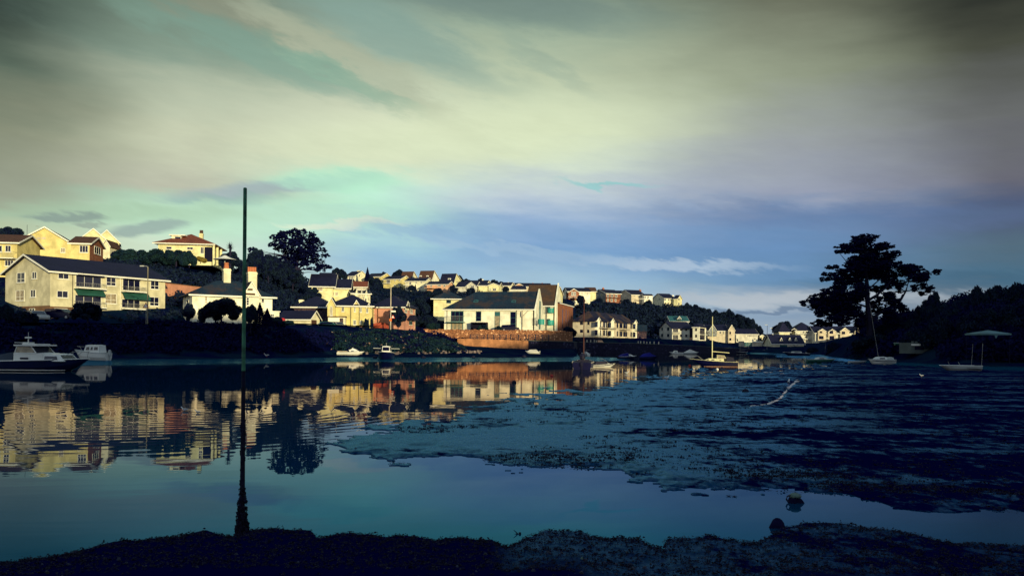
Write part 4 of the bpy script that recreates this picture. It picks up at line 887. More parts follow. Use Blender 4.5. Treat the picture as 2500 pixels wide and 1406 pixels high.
# white waterside apartments
h = H('waterside_block', 'long white waterside block with slate roof and right-hand gable', 'apartment block', 'r', (1084, 1301, 1319), 175, 11, 808, 756, 712, W_WHITE, SLATE_B, 'hipL', over=.35)
BIG = h
def parapet(h, m, up=.35, t=.3):
    W = h.W; o = .4; L0 = h.L + .36
    k = (h.zr - h.ze) / (W / 2)
    MB().prism([(-o, h.zb), (W + o, h.zb), (W + o, h.ze - .2 + up), (W / 2, h.zr + up + .25), (-o, h.ze - .2 + up)], L0, L0 + t, 'x').build('gable_wall', m, h.root)
parapet(h, W_WHITE)
h.win('f', 4, 482, 473, 665, 627, nv=2, fm=TEAL_F, sill=False, name='balcony_door', fw=.12); h.balcony('f', 4, 428, 545, 692, 632, depth=1.3, slab=TEAL_F, rail=METAL, bars=14)
h.win('f', 4, 482, 645, 660, 760, nv=2, fm=TEAL_F, sill=False, gm=GLASSL, fw=.14)
h.win('f', 4, 846, 476, 922, 620, nv=0, nh=1, fm=TEAL_F); h.win('f', 4, 1118, 480, 1195, 745, nv=0, nh=2, fm=TEAL_F, gm=GLASSL, sill=False); h.win('f', 4, 1346, 483, 1425, 745, nv=0, nh=2, fm=TEAL_F, sill=False)
h.panel('glass_panel', TEAL_R, 'f', 4, 1124, 488, 1190, 545, t=.04)
a0, z0, a1, z1 = h.rect('f', 4, 770, 648, 1000, 762, off=-1.5)
pb = MB(); pb.box(a0, -1.6, z0 - 1, a0 + .18, 0, z1); pb.box(a1 - .18, -1.6, z0 - 1, a1, 0, z1); pb.box(a0, -1.7, z1 + .002, a1, 0, z1 + .2); pb.box(a0 + .2, -.05, z0 - 1, a1 - .2, -.01, z1 - .02)
pb.build('porch', DARK, h.root)
for x in (428, 1437): h.pipe('f', 4, x, 465, 762)
def skylight(h, x0, y0, x1, y1):
    k = (h.zr - h.ze) / (h.W / 2)
    def on(x, y):   # ray against the front slope
        u, v = uv(*ZP(4, x, y)); lo = 0.0; best = None
        for i in range(0, 400):
            yb_ = h.W / 2 * i / 400; a, z = h.ray(*ZP(4, x, y), 'f', yb_)
            e = abs(z - (h.ze + .17 + k * yb_)); best = min(best, (e, a, yb_)) if best else (e, a, yb_)
        return best[1], best[2]
    a, yb_ = on(x0, y0); a1_, yc_ = on(x1, y1); yb_, yc_ = max(yb_, yc_), min(yb_, yc_)
    def q_(x, y, o): return (x, y, h.ze + .17 + k * y + o)
    f = MB(); 
    for (xa, ya, xb, yd) in ((a, yc_, a1_, yc_ + .12), (a, yb_ - .12, a1_, yb_), (a, yc_, a + .12, yb_), (a1_ - .12, yc_, a1_, yb_)):
        f.add([q_(xa, ya, .0), q_(xb, ya, 0), q_(xb, yd, 0), q_(xa, yd, 0), q_(xa, ya, .12), q_(xb, ya, .12), q_(xb, yd, .12), q_(xa, yd, .12)], [(3, 2, 1, 0), (4, 5, 6, 7), (0, 1, 5, 4), (1, 2, 6, 5), (2, 3, 7, 6), (3, 0, 4, 7)])
    fo = f.build('skylight', TEAL_F, h.root)
    MB().add([q_(a, yc_, .05), q_(a1_, yc_, .05), q_(a1_, yb_, .05), q_(a, yb_, .05)], [(0, 1, 2, 3)]).build('pane', GLASS, fo)
skylight(h, 818, 318, 872, 352); skylight(h, 1368, 320, 1422, 354)
# strip window in the gable, hoist arm and the teal drum balcony
a_, zt = h.ray(*ZP(4, 1732, 420), 'r'); MB().box(h.W * .42, -.01, h.zb + 3, h.W * .58, .05, h.ze + 2.2, lambda a, n, z: (h.L + .67 + n, a, z)).build('window', TEAL_F, h.root)
def drum(h, zk, x0, y0, x1, y1, face, off=0.0):
    a0, z0, a1, z1 = h.rect(face, zk, x0, y0, x1, y1, off); mp = h.mp(face, off); cx = a0 + (a1 - a0) * .62; r = (a1 - a0) * .40
    b = MB(); n = 12; vs_ = []
    for z in (z0, z1):
        for i in range(n + 1): vs_.append(mp(cx + r * math.cos(math.pi * i / n), r * 1.0 * math.sin(math.pi * i / n) + .02, z))
    b.add(vs_, [(i, i + 1, n + 2 + i, n + 1 + i) for i in range(n)] + [tuple(range(n, -1, -1))])
    o = b.build('balcony', TEAL, h.root)
    rb = MB(); zr_ = z1 + (z1 - z0) * .25
    for i in range(5): rb.tube([mp(a0 + (cx - r - a0) * i / 4, .9, z0), mp(a0 + (cx - r - a0) * i / 4, .9, zr_)], .02, 4)
    rb.tube([mp(a0, .9, zr_), mp(cx - r, .9, zr_)], .03, 4); rb.tube([mp(a0, .9, z0 + .05), mp(cx, .5, z0 + .05)], .06, 4)
    rb.build('railing', METAL, o)
drum(h, 4, 1716, 590, 1838, 668, 'f', off=-.1)
a0, zt = h.ray(*ZP(4, 1525, 470), 'f'); a1, zb_ = h.ray(*ZP(4, 1525, 765), 'f')
hb = MB(); hb.tube([(a0, -.25, zb_), (a0, -.25, zt)], .09, 6); hb.tube([(a0, -.25, zt - 1.2), (a0 + 1.3, -.25, zt)], .05, 5); hb.box(a0 - .25, -.45, zt - 1.3, a0 + .1, -.1, zt - .1); hb.build('hoist_post', WOODL, h.root)
h = H('waterside_block', 'taller white gabled block with teal balconies behind the long white block', 'apartment block', 'r', (1285, 1350.5, 1363), 188, 11, 810, 744.5, 697, W_WHITE, SLATE_R, 'gx', over=.3)
parapet(h, W_WHITE)
drum(h, 4, 1852, 430, 1976, 502, 'f'); drum(h, 4, 1852, 605, 1976, 678, 'f')
for y0, y1 in ((402, 500), (585, 670)): h.win('f', 4, 1856, y0, 1925, y1, nv=1, fm=TEAL_F, sill=False, name='balcony_door')
h.pipe('f', 4, 1780, 400, 765); h.pipe('f', 4, 1868, 500, 770, r=.1)
MB().box(h.W * .40, -.01, h.zb + 3, h.W * .58, .05, h.ze + .6, lambda a, n, z: (h.L + .67 + n, a, z)).build('window', TEAL_F, h.root)
# brick range with piers
h = H('brick_range', 'tall red brick range with piers and dark window strips', 'warehouse', None, (1364.5, 1398), 191, 9, 811, 740, 736, BRICK, SLATE, 'flat', th=75, over=.2, foot=3)
for i, (xa, xb) in enumerate([(2050, 2096), (2112, 2146), (2160, 2186), (2196, 2218), (2226, 2238)]):
    a0, z0, a1, z1 = h.rect('f', 4, xa, 360, xb, 700); MB().box(a0, -.01, h.zb, a1, .10, h.ze - .02, h.mp('f')).build('pier', BRICK, h.root)
for xa, xb in [(2098, 2110), (2148, 2158), (2187, 2195), (2219, 2225)]:
    a0, z0, a1, z1 = h.rect('f', 4, xa, 440, xb, 700); MB().box(a0, -.01, h.zb, a1, .03, h.ze - 1.2, h.mp('f')).build('window', GLASS, h.root)

# ------------------------------------------------------------------ houses along the ridge
def ridge(label, side, px, D, W, base, eave, ridge_, wall, wins, zk=5, roof=SLATE, rt='gx', rf=.5, name='ridge_house', over=.4, **k):
    h = H(name, label, 'house', side, px, D, W, base, eave, ridge_, wall, roof, rt, group=GH, rf=rf, over=over, foot=3, **k)
    for w_ in wins: h.win(w_[0], zk, *w_[1:5], nv=w_[5] if len(w_) > 5 else 1, sill=False, fw=.12)
    return h
h = ridge('cream gabled ridge house with a long verandah, leftmost on the ridge', 'r', (842, 865, 898), 385, 10, 686, 673, 662.5, W_CREAM, [('f', 150, 215, 175, 255), ('f', 190, 210, 215, 255), ('f', 225, 208, 250, 250), ('r', 285, 185, 305, 212, 0), ('r', 330, 180, 350, 210, 0), ('r', 245, 240, 265, 262, 0)]); h.chimney(5, 318, 122, 342, .5, m=W_CREAM, pots=0)
h.balcony('f', 5, 120, 232, 270, 258, depth=1.2, slab=WHITE, rail=WHITE, bars=8)
h = ridge('yellow ridge house whose gable rises beside the leftmost house', 'r', (893, 929, 955), 380, 10, 694, 675, 667.5, W_YEL, [('f', 608, 205, 635, 235), ('f', 605, 275, 630, 300), ('f', 500, 225, 540, 262, 2)]); h.balcony('f', 5, 420, 235, 560, 262, slab=WHITE, rail=METAL)
h = ridge('yellow ridge house with balcony and four square windows', 'r', (935, 977, 1001), 368, 10, 702, 681, 674, W_YEL, [('f', 735, 255, 790, 308, 2), ('f', 850, 250, 870, 278), ('f', 915, 250, 937, 278), ('f', 840, 325, 866, 350), ('f', 912, 322, 936, 350)]); h.balcony('f', 5, 685, 280, 800, 310, slab=WHITE, rail=DIRON)
h = ridge('dark steep-roofed ridge house with white side, left of the three tall ones', 'r', (978, 1003.5, 1020), 400, 10, 690, 680, 663.5, W_CREAM, [('r', 1102, 205, 1118, 222, 0)], rf=.28, roof=TILE_D)
h = ridge('white ridge house with balcony and a pointed shrub in front', 'r', (988, 1037, 1054), 350, 10, 708, 686, 679, W_CREAM, [('f', 1065, 285, 1098, 332), ('f', 1155, 285, 1182, 310), ('f', 1230, 280, 1255, 308), ('f', 1010, 350, 1055, 385, 2), ('f', 1232, 350, 1252, 375)]); h.balcony('f', 5, 990, 300, 1060, 335, slab=WHITE, rail=METAL)
h = ridge('tallest ridge house, dark red steep roof with two white dormers', 'r', (1021, 1052.5, 1073), 385, 12, 694, 682, 661.5, W_WHITE, [], rf=.26, roof=TILE_D)
for x in (1232, 1332):
    a0, z0, a1, z1 = h.rect('f', 5, x - 14, 195, x + 18, 228, off=1.2); o = MB().box(a0, .9, z0, a1, 3.5, z1).build('dormer', WHITE, h.root); MB().box(a0 + .3, .86, z0 + .3, a1 - .3, .91, z1 - .3).build('pane', GLASS, o)
h = ridge('salmon ridge house with a low brick terrace', 'r', (1041, 1092, 1106.5), 340, 9, 712, 694, 687.5, W_SALMON, [('f', 1370, 325, 1400, 362, 1), ('f', 1478, 322, 1528, 355, 2), ('f', 1562, 320, 1592, 362, 1)]); h.balcony('f', 5, 1310, 355, 1450, 380, slab=W_SALMON, rail=REDW, depth=2.5)
h = ridge('steep-roofed ridge house with pale yellow side, right of the three tall ones', 'r', (1073, 1106, 1131), 390, 13, 702, 690, 668.5, W_PALE, [('r', 1750, 278, 1770, 300, 0), ('r', 1790, 276, 1810, 300, 0)], rf=.24, roof=SLATE)
a0, z0, a1, z1 = h.rect('f', 5, 1632, 235, 1672, 266, off=1.2); o = MB().box(a0, .9, z0, a1, 3.5, z1).build('dormer', WHITE, h.root); MB().box(a0 + .3, .86, z0 + .3, a1 - .3, .91, z1 - .3).build('pane', GLASS, o)
h = ridge('white ridge house with a long dark catslide roof and one window', 'r', (1113, 1161, 1173), 330, 9, 708, 700, 689, W_COOL, [], rf=.5)
g_ = h.gablet('f', 5, 1905, 345, 2040, 296, 3, W_COOL, SLATE, base=405, proud=.6, name='bay', over=.4); h.win('f', 5, 1965, 338, 2010, 374, nv=1, off=-.6, sill=False, fw=.12)
h = ridge('dark roofed ridge house behind the catslide roof, with a white satellite dish', 'r', (1131, 1187, 1197), 385, 8, 702, 691.5, 685, W_PALE, []); h.chimney(5, 2128, 248, 2146, .5, m=WHITE, pots=0)
h = ridge('pale yellow ridge house with a dark roof sloping down to its left', 'r', (1167, 1217, 1224), 330, 8, 711, 697, 691.5, W_PALE, []); g_ = h.gablet('f', 5, 2222, 338, 2366, 312, 2, W_PALE, SLATE, base=420, proud=.6, name='bay', over=.4)
for r_ in [(2232, 380, 2254, 418), (2280, 380, 2330, 416)]: h.win('f', 5, *r_, nv=1, off=-.6, sill=False, fw=.12)
h = ridge('small cream gabled ridge house with a white chimney behind the yellow one', 'r', (1219, 1245, 1255), 350, 8, 712, 697, 690, W_CREAM, [], zk=4); h.chimney(4, 1308, 52, 1322, .5, m=WHITE, pots=0)
h = ridge('long low dark-roofed ridge house above the white waterside block', None, (1258, 1343), 400, 10, 712, 699, 692, W_BEIGE, [], zk=4, th=3); h.gablet('f', 4, 1415, 105, 1525, 78, 3, W_SALMON, SLATE, proud=1, name='bay', over=.5)
for x in (1665, 1800): h.chimney(4, x, 62, x + 14, .5, pots=0, m=BRICK)
h = ridge('dark shed-like ridge house with a lit white edge above the waterside roof', None, (1228, 1282), 350, 8, 712, 706, 698, W_COOL, [], zk=4, th=4)
h = ridge('yellow ridge house with a brown roof beside the tall white gable', 'r', (1338, 1357, 1372.5), 300, 9, 728, 717, 701, W_PALE, [], zk=4, roof=TILE_D)
h = ridge('long white and brick ridge house with timber-framed balcony bay', 'l', (1386, 1440, 1373), 330, 9, 728, 711, 703, W_WHITE, [('f', 362, 148, 384, 180), ('f', 442, 148, 464, 180)], zk=6)
g_ = h.gablet('f', 6, 162, 148, 320, 98, 3, BRICK, SLATE, base=260, proud=1.0, name='bay', over=.4)
for x in (212, 250): h.win('f', 6, x, 135, x + 32, 195, nv=1, off=-1, sill=False, fw=.12)
h.balcony('f', 6, 160, 198, 330, 222, off=-1, depth=1.2, slab=WHITE, rail=WHITE, bars=6)
h = ridge('brown roofed house behind the timber-framed bay house', None, (1432, 1454), 350, 8, 724, 711, 702.5, W_PALE, [], zk=6, th=4, roof=TILE_D)
h = ridge('grey gabled ridge house with a brick front and balconies', 'l', (1479, 1514, 1446), 360, 12, 737, 716, 707, W_GREY, [], zk=6, roof=SLATE)
a0, z0, a1, z1 = h.rect('f', 6, 728, 155, 925, 290); MB().box(a0 + .02, -.03, h.zb, h.L - .02, .05, h.ze - .05, h.mp('f')).build('front_wall', BRICK, h.root, label='red brick front')
for r_ in [(740, 175, 775, 218), (800, 175, 838, 215), (862, 178, 900, 218), (745, 240, 770, 285), (800, 240, 830, 285), (860, 240, 885, 285)]: h.win('f', 6, *r_, nv=1, off=-.05, sill=False, fw=.12)
h.balcony('f', 6, 730, 212, 935, 230, off=-.05, depth=1.2, slab=DIRON, rail=DIRON, bars=10); h.chimney(6, 676, 88, 700, .5, m=BRICK, pots=2)
h.win('l', 6, 590, 175, 615, 205, nv=0, sill=False); h.win('l', 6, 650, 170, 680, 200, nv=0, sill=False)
h = ridge('dark roofed house between the brick front and the beige gable', None, (1500, 1524), 410, 8, 725, 717, 710, W_GREY, [], zk=6, th=4)
h = ridge('beige ridge house with a tall blank left gable and a chimney', 'l', (1541, 1573, 1509), 400, 13, 738, 719, 708, W_BEIGE, [('l', 1014, 208, 1030, 262, 0), ('f', 1145, 192, 1170, 212), ('f', 1205, 192, 1230, 212)], zk=6); h.chimney(6, 1222, 112, 1250, .5, m=BRICK, pots=1)
h = ridge('white glazed ridge house with an arched row of tall windows', None, (1572, 1592), 398, 6, 738, 722, 718.5, WHITE, [('f', 1300, 200, 1330, 240, 2), ('f', 1345, 200, 1370, 245, 1)], zk=6, th=6); h.balcony('f', 6, 1220, 228, 1400, 246, slab=WHITE, rail=METAL)
h = ridge('cream ridge house near the right end with a shadowed left gable', 'l', (1621, 1648, 1590), 480, 15, 743, 728, 717, W_CREAM, [('l', 1422, 232, 1448, 262), ('l', 1518, 230, 1545, 262), ('f', 1600, 235, 1625, 272), ('f', 1655, 240, 1678, 275)], zk=6); h.chimney(6, 1712, 185, 1735, .3, m=WHITE, pots=0, cap=False)
h = ridge('last ridge house at the right with a bright gable and two windows', 'r', (1644, 1653, 1664), 478, 9, 745, 729, 721, W_PALE, [('r', 1806, 236, 1826, 262, 0), ('r', 1806, 300, 1826, 330, 0)], zk=6)

# ------------------------------------------------------------------ waterfront houses in the middle and far right
h = H('waterfront_terrace', 'pale waterfront terrace with rounded gables stepping back from the creek', 'apartment block', 'r', (1397, 1452, 1553), 250, 39, 821, 784, 764, W_BEIGE, SLATE_T, 'hip', over=.35, foot=.6, barge=DIRON)
TER = h
rb = MB(); zr = h.ze + 3.4; L_, W_ = h.L, h.W
# second roof running back over the long side
0 and rb.add([(L_ * .1, 2, h.ze), (L_ + .4, 2, h.ze), (L_ + .4, W_, h.ze), (L_ * .1, W_, h.ze), (L_ * .5, 6, zr), (L_ * .5, W_ - 4, zr)], [(0, 1, 4), (1, 2, 5, 4), (2, 3, 5), (3, 0, 4, 5), (3, 2, 1, 0)])

for r_ in [(345, 585, 388, 628), (455, 582, 485, 628), (345, 700, 388, 745), (450, 700, 482, 748)]: h.win('f', 6, *r_, nv=1, sill=False, fm=DIRON)
for x0, x1, ye, ya, bs in [(566, 615, 560, 522, 800), (775, 828, 580, 538, 820), (1120, 1170, 600, 562, 828)]: h.gablet('r', 6, x0, ye, x1, ya, 4, W_WHITE, SLATE, base=bs, proud=.6, name='bay', over=.25)
for x0, x1 in [(570, 600), (638, 655), (690, 742), (775, 800), (818, 832), (893, 908), (935, 970), (990, 1020), (1030, 1042), (1098, 1112), (1142, 1165)]:
    k = (x0 - 570) / 600 * 40
    for dy0, dy1 in ((582, 655), (705, 778)):
        h.win('r', 6, x0 - 3, dy0 + k * .9, x1 + 3, dy1 + k * .75 + 6, nv=1 if x1 - x0 > 25 else 0, sill=False, off=.6 if x0 in (570, 775, 1142) else 0, fm=DIRON, fw=.12)
for x0, x1, y in [(600, 655, 678), (668, 745, 685), (775, 832, 690), (930, 1030, 705), (1132, 1195, 712)]: h.balcony('r', 6, x0, y - 22, x1, y, depth=1.3, slab=DIRON, rail=DIRON, bars=6, off=.1)
for x, y0, y1 in [(856, 820, 902), (1062, 826, 905)]:
    a, z1 = h.ray(*ZP(6, x, y0), 'r', 1.0); a, z0 = h.ray(*ZP(6, x, y1), 'r', 1.0); MB().tube([(L_ + 1.0, a, z0 - 1), (L_ + 1.0, a, z1 + .3)], .28, 8).build('pillar', WOODL, h.root)
for xa in (605, 668, 760): h.pipe('r', 6, xa + 52, 600, 800, off=.05, m=WHITE, r=.12)
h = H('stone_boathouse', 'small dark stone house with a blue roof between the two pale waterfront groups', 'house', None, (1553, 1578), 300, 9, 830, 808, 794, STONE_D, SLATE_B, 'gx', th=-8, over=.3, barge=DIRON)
h.win('f', 6, 1225, 800, 1250, 845, nv=0, sill=False, fm=DIRON)
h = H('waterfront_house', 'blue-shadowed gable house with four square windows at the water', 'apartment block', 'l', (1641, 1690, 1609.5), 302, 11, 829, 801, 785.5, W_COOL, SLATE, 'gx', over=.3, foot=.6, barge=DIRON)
for r_ in [(230, 390, 252, 437), (322, 388, 355, 440), (228, 492, 252, 540), (322, 492, 355, 542)]: h.win('l', 7, *r_, nv=0, sill=False, fm=TEAL_F)
for r_ in [(528, 405, 560, 443), (612, 408, 643, 445), (528, 500, 558, 543), (612, 502, 643, 545)]: h.win('f', 7, *r_, nv=1, sill=False, fm=DIRON)
for y0, y1 in ((405, 470), (505, 580)): h.win('f', 7, 412, y0, 500, y1, nv=3, sill=False, name='balcony_door')
h.balcony('f', 7, 405, 455, 510, 482, slab=DIRON, rail=DIRON)
h.panel('stair_panel', W_SALMON, 'f', 7, 680, 555, 722, 690, t=.06, off=-.2); h.panel('stair_shade_panel', DARK, 'f', 7, 684, 405, 722, 552, t=.05)  # second panel is flat dark, painted shade between the house blocks
h = H('waterfront_house', 'pale waterfront house with dark stacked balconies on its right side', 'apartment block', 'r', (1691, 1707.5, 1723.5), 296, 9, 831, 799, 790, W_WHITE, SLATE, 'hip', over=.3, foot=.6)
for y0, y1 in ((405, 448), (505, 550)): h.win('f', 7, 772, y0, 802, y1, nv=1, sill=False, fm=DIRON)
for y0, y1 in ((402, 500), (510, 588)): h.win('r', 7, 845, y0, 922, y1, nv=2, sill=False, fm=DIRON)
h.balcony('r', 7, 842, 478, 925, 503, slab=WHITE, rail=DIRON)

# stilts and dark undercroft wall below these
h = H('teal_roofed_house', 'teal-roofed house with a small dormer behind the waterfront gable', 'house', None, (1636, 1681), 345, 9, 795, 784, 772.5, W_GREY, TEAL_R, 'gx', th=2, over=.3)
h.gablet('f', 7, 482, 250, 535, 215, 3, W_GREY, TEAL_R, proud=.8, over=.3)
h = H('beige_house', 'beige house with a tall narrow white-edged right gable', 'house', None, (1727, 1777), 330, 10, 831, 807, 793, W_BEIGE, SLATE, 'gx', th=0, over=.3)
h.gablet('f', 7, 980, 442, 1110, 350, 3, W_GREY, SLATE, base=530, proud=.8, name='bay'); h.gablet('f', 7, 1288, 435, 1392, 352, 6, W_BEIGE, SLATE, base=640, proud=1.6, name='bay')
for r_ in [(965, 455, 1012, 492), (1050, 455, 1098, 492)]: h.win('f', 7, *r_, nv=2, sill=False, off=-.8, fm=WHITE)
for r_ in [(1160, 450, 1190, 492), (1218, 450, 1238, 500)]: h.win('f', 7, *r_, nv=1, sill=False)
h.win('f', 7, 1322, 458, 1346, 498, nv=0, sill=False, off=-1.6, fm=DIRON); h.win('f', 7, 1320, 560, 1350, 600, nv=0, sill=False, off=-1.6, fm=DIRON)
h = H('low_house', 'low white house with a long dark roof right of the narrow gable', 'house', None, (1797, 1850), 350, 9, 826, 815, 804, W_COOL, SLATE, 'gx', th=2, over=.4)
for i in range(7): h.win('f', 7, 1610 + i * 22, 502, 1624 + i * 22, 540, nv=0, sill=False)
h = H('small_house', 'tiny house with a bright gable beside the lamp posts', 'house', None, (1852, 1868), 380, 7, 828, 822, 818, W_CREAM, SLATE, 'gy', th=2, over=.3)
h = H('small_house', 'tiny white-gabled hut right of the lamp posts', 'house', None, (1880, 1892), 380, 6, 826, 822, 816, W_CREAM, SLATE, 'gy', th=2, over=.3)
h = H('boat_shed', 'pale boarded boat shed behind the far moorings', 'shed', None, (1818, 1860), 310, 7, 848, 834.5, 832, W_COOL, W_COOL, 'flat', th=2, over=.2)
for i in range(9): h.panel('board', W_BEIGE if i > 3 else TEAL_R, 'f', 7, 1565 + i * 30, 618, 1590 + i * 30, 693, t=.08)
h = H('boat_shed', 'pale upturned-roof shed on the quay right of the boarded shed', 'shed', None, (1862, 1890), 312, 5, 842, 834, 832, W_COOL, W_BEIGE, 'flat', th=2, over=.3)
# far terraces
h = H('far_house', 'cream house with a tall pointed slate roof, leftmost of the far terrace', 'house', None, (1903, 1928), 385, 9, 835, 811, 786, W_CREAM, SLATE, 'hip', th=0, over=.6)
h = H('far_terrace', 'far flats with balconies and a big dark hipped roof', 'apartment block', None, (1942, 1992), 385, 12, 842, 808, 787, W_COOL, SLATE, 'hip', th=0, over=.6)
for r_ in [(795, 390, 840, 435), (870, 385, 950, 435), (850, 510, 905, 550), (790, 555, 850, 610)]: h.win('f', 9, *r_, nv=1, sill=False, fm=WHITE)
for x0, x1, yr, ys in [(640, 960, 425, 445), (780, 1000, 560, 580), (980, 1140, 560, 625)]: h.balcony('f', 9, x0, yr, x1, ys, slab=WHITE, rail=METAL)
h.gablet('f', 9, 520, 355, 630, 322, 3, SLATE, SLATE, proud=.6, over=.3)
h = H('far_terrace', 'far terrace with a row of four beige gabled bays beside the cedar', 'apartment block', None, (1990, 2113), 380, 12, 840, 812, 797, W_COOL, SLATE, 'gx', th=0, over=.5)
for x0, x1, ye, ya, bs in [(1152, 1345, 390, 335, 690), (1400, 1590, 400, 340, 690), (1690, 1910, 385, 305, 590), (2035, 2180, 400, 308, 620)]:
    h.gablet('f', 9, x0, ye, x1, ya, 5, W_BEIGE, SLATE, base=bs, proud=1.2, name='bay', over=.3)
for r_ in [(1752, 392, 1832, 458), (1755, 525, 1835, 570), (2085, 380, 2140, 462), (2090, 535, 2140, 600), (1195, 500, 1305, 580), (1450, 500, 1565, 590), (1215, 385, 1270, 430), (1450, 370, 1540, 445), (1200, 645, 1300, 690), (1460, 650, 1500, 690)]: h.win('f', 9, *r_, nv=1, sill=False, off=-1.2, fm=DIRON, fw=.14)
for x0, x1, yr, ys in [(1590, 1690, 425, 450), (1590, 1690, 560, 580), (1900, 1985, 470, 500), (1340, 1400, 540, 560)]: h.balcony('f', 9, x0, yr, x1, ys, slab=WHITE, rail=METAL)
h = H('waterside_inn', 'dark-roofed building with dormers and a cream ground floor before the far terrace', 'inn', None, (1886, 1962), 300, 10, 850, 838, 818, W_CREAM, SLATE, 'gx', th=0, over=.5)
for x in (300, 505, 655): h.gablet('f', 9, x - 28, 602, x + 28, 545, 4, W_COOL, SLATE, proud=-1.2, over=.15)
h.panel('side_wall', TEAL_R, 'f', 9, 240, 682, 420, 785, t=.05)
for r_ in [(540, 695, 620, 745), (480, 700, 500, 770), (660, 700, 690, 745)]: h.win('f', 9, *r_, nv=0, sill=False, fm=WHITE, fw=.12)
# white hut by the right bank
h = H('garden_hut', 'small white hut with a notched top on the dark right bank', 'hut', None, (2225, 2284), 108, 2.5, 854, 841, 840, W_DIM, W_DIM, 'flat', th=10, over=.0, foot=.5)
for i in range(6): a0, z0, a1, z1 = h.rect('f', 10, 800 + i * 56, 345, 822 + i * 56, 360); MB().box(a0, 0, h.ze + .25, a1, .3, h.ze + .45).build('merlon', W_DIM, h.root)
h.panel('doorway_shade_panel', DARK, 'f', 10, 832, 392, 970, 462, t=.03)  # dark sheet on the front stands for the shaded opening
# ------------------------------------------------------------------ boats
def hull(root, L, B, zs, zb, draft=.35, m=None, tr=.75, deckm=None, strake=WHITE, stripe=None, full=2.2, rake=.10, open_=False, name='hull'):
    n = 14; V_ = []; F_ = []; sec = 9
    def st(t):
        w = B / 2 * (tr + (1 - tr) * min(1, t / .4)) if t < .4 else B / 2 * max(0, 1 - ((t - .4) / .6) ** full) ** .9
        sh = zs + (zb - zs) * t ** 1.8; zk = -draft + (sh * .75 + draft) * (max(0, t - .6) / .4) ** 2.4
        return max(w, .015), sh, zk
    for i in range(n + 1):
        t = i / n; w, sh, zk = st(t)
        for k in range(sec):
            a = (k / (sec - 1)) * 2 - 1; s_ = abs(a)
            yk = w * (min(1, s_ * 1.25) ** .75) * (0.90 + .10 * s_) * (1 if a > 0 else -1) if s_ > 0 else 0
            zk_ = zk + (sh - zk) * s_ ** 2.1
            xo = L * (t - .5) + rake * L * t ** 3 * (zk_ - zk) / max(.2, sh - zk) * .6 * (t > .5)
            V_.append((xo, yk, zk_))
    for i in range(n):
        for k in range(sec - 1): a = i * sec + k; F_.append((a, a + sec, a + sec + 1, a + 1))
    F_.append(tuple(range(sec))); o = MB().add(V_, F_).build(name, m or GRP, root, smooth=False)
    dz = .30 if open_ else .03
    dk = MB(); dv = []
    for i in range(n + 1): dv += [(V_[i * sec][0], V_[i * sec][1] * .94, V_[i * sec][2] - dz), (V_[i * sec + sec - 1][0], V_[i * sec + sec - 1][1] * .94, V_[i * sec + sec - 1][2] - dz)]
    dk.add(dv, [(2 * i, 2 * i + 2, 2 * i + 3, 2 * i + 1) for i in range(n)]).build('deck', deckm or GRPD, root)
    if strake:
        sb = MB()
        for e in (0, sec - 1): sb.tube([V_[i * sec + e] for i in range(n + 1)], .035, 5)
        sb.build('rubbing_strake', strake, root)
    if stripe:
        sb = MB(); zt_ = .09
        for sg in (-1, 1):
            pts = []
            for i in range(n):
                t = i / n; w, sh, zk = st(t)
                if zk > zt_ - .02: break
                s_ = ((zt_ - zk) / (sh - zk)) ** (1 / 2.1); yk = w * (min(1, s_ * 1.25) ** .75) * (0.90 + .10 * s_)
                pts.append((L * (t - .5), sg * (yk + .004), zt_))
            sb.tube(pts, .035, 5)
        sb.build('waterline_stripe', stripe, root)
    return st
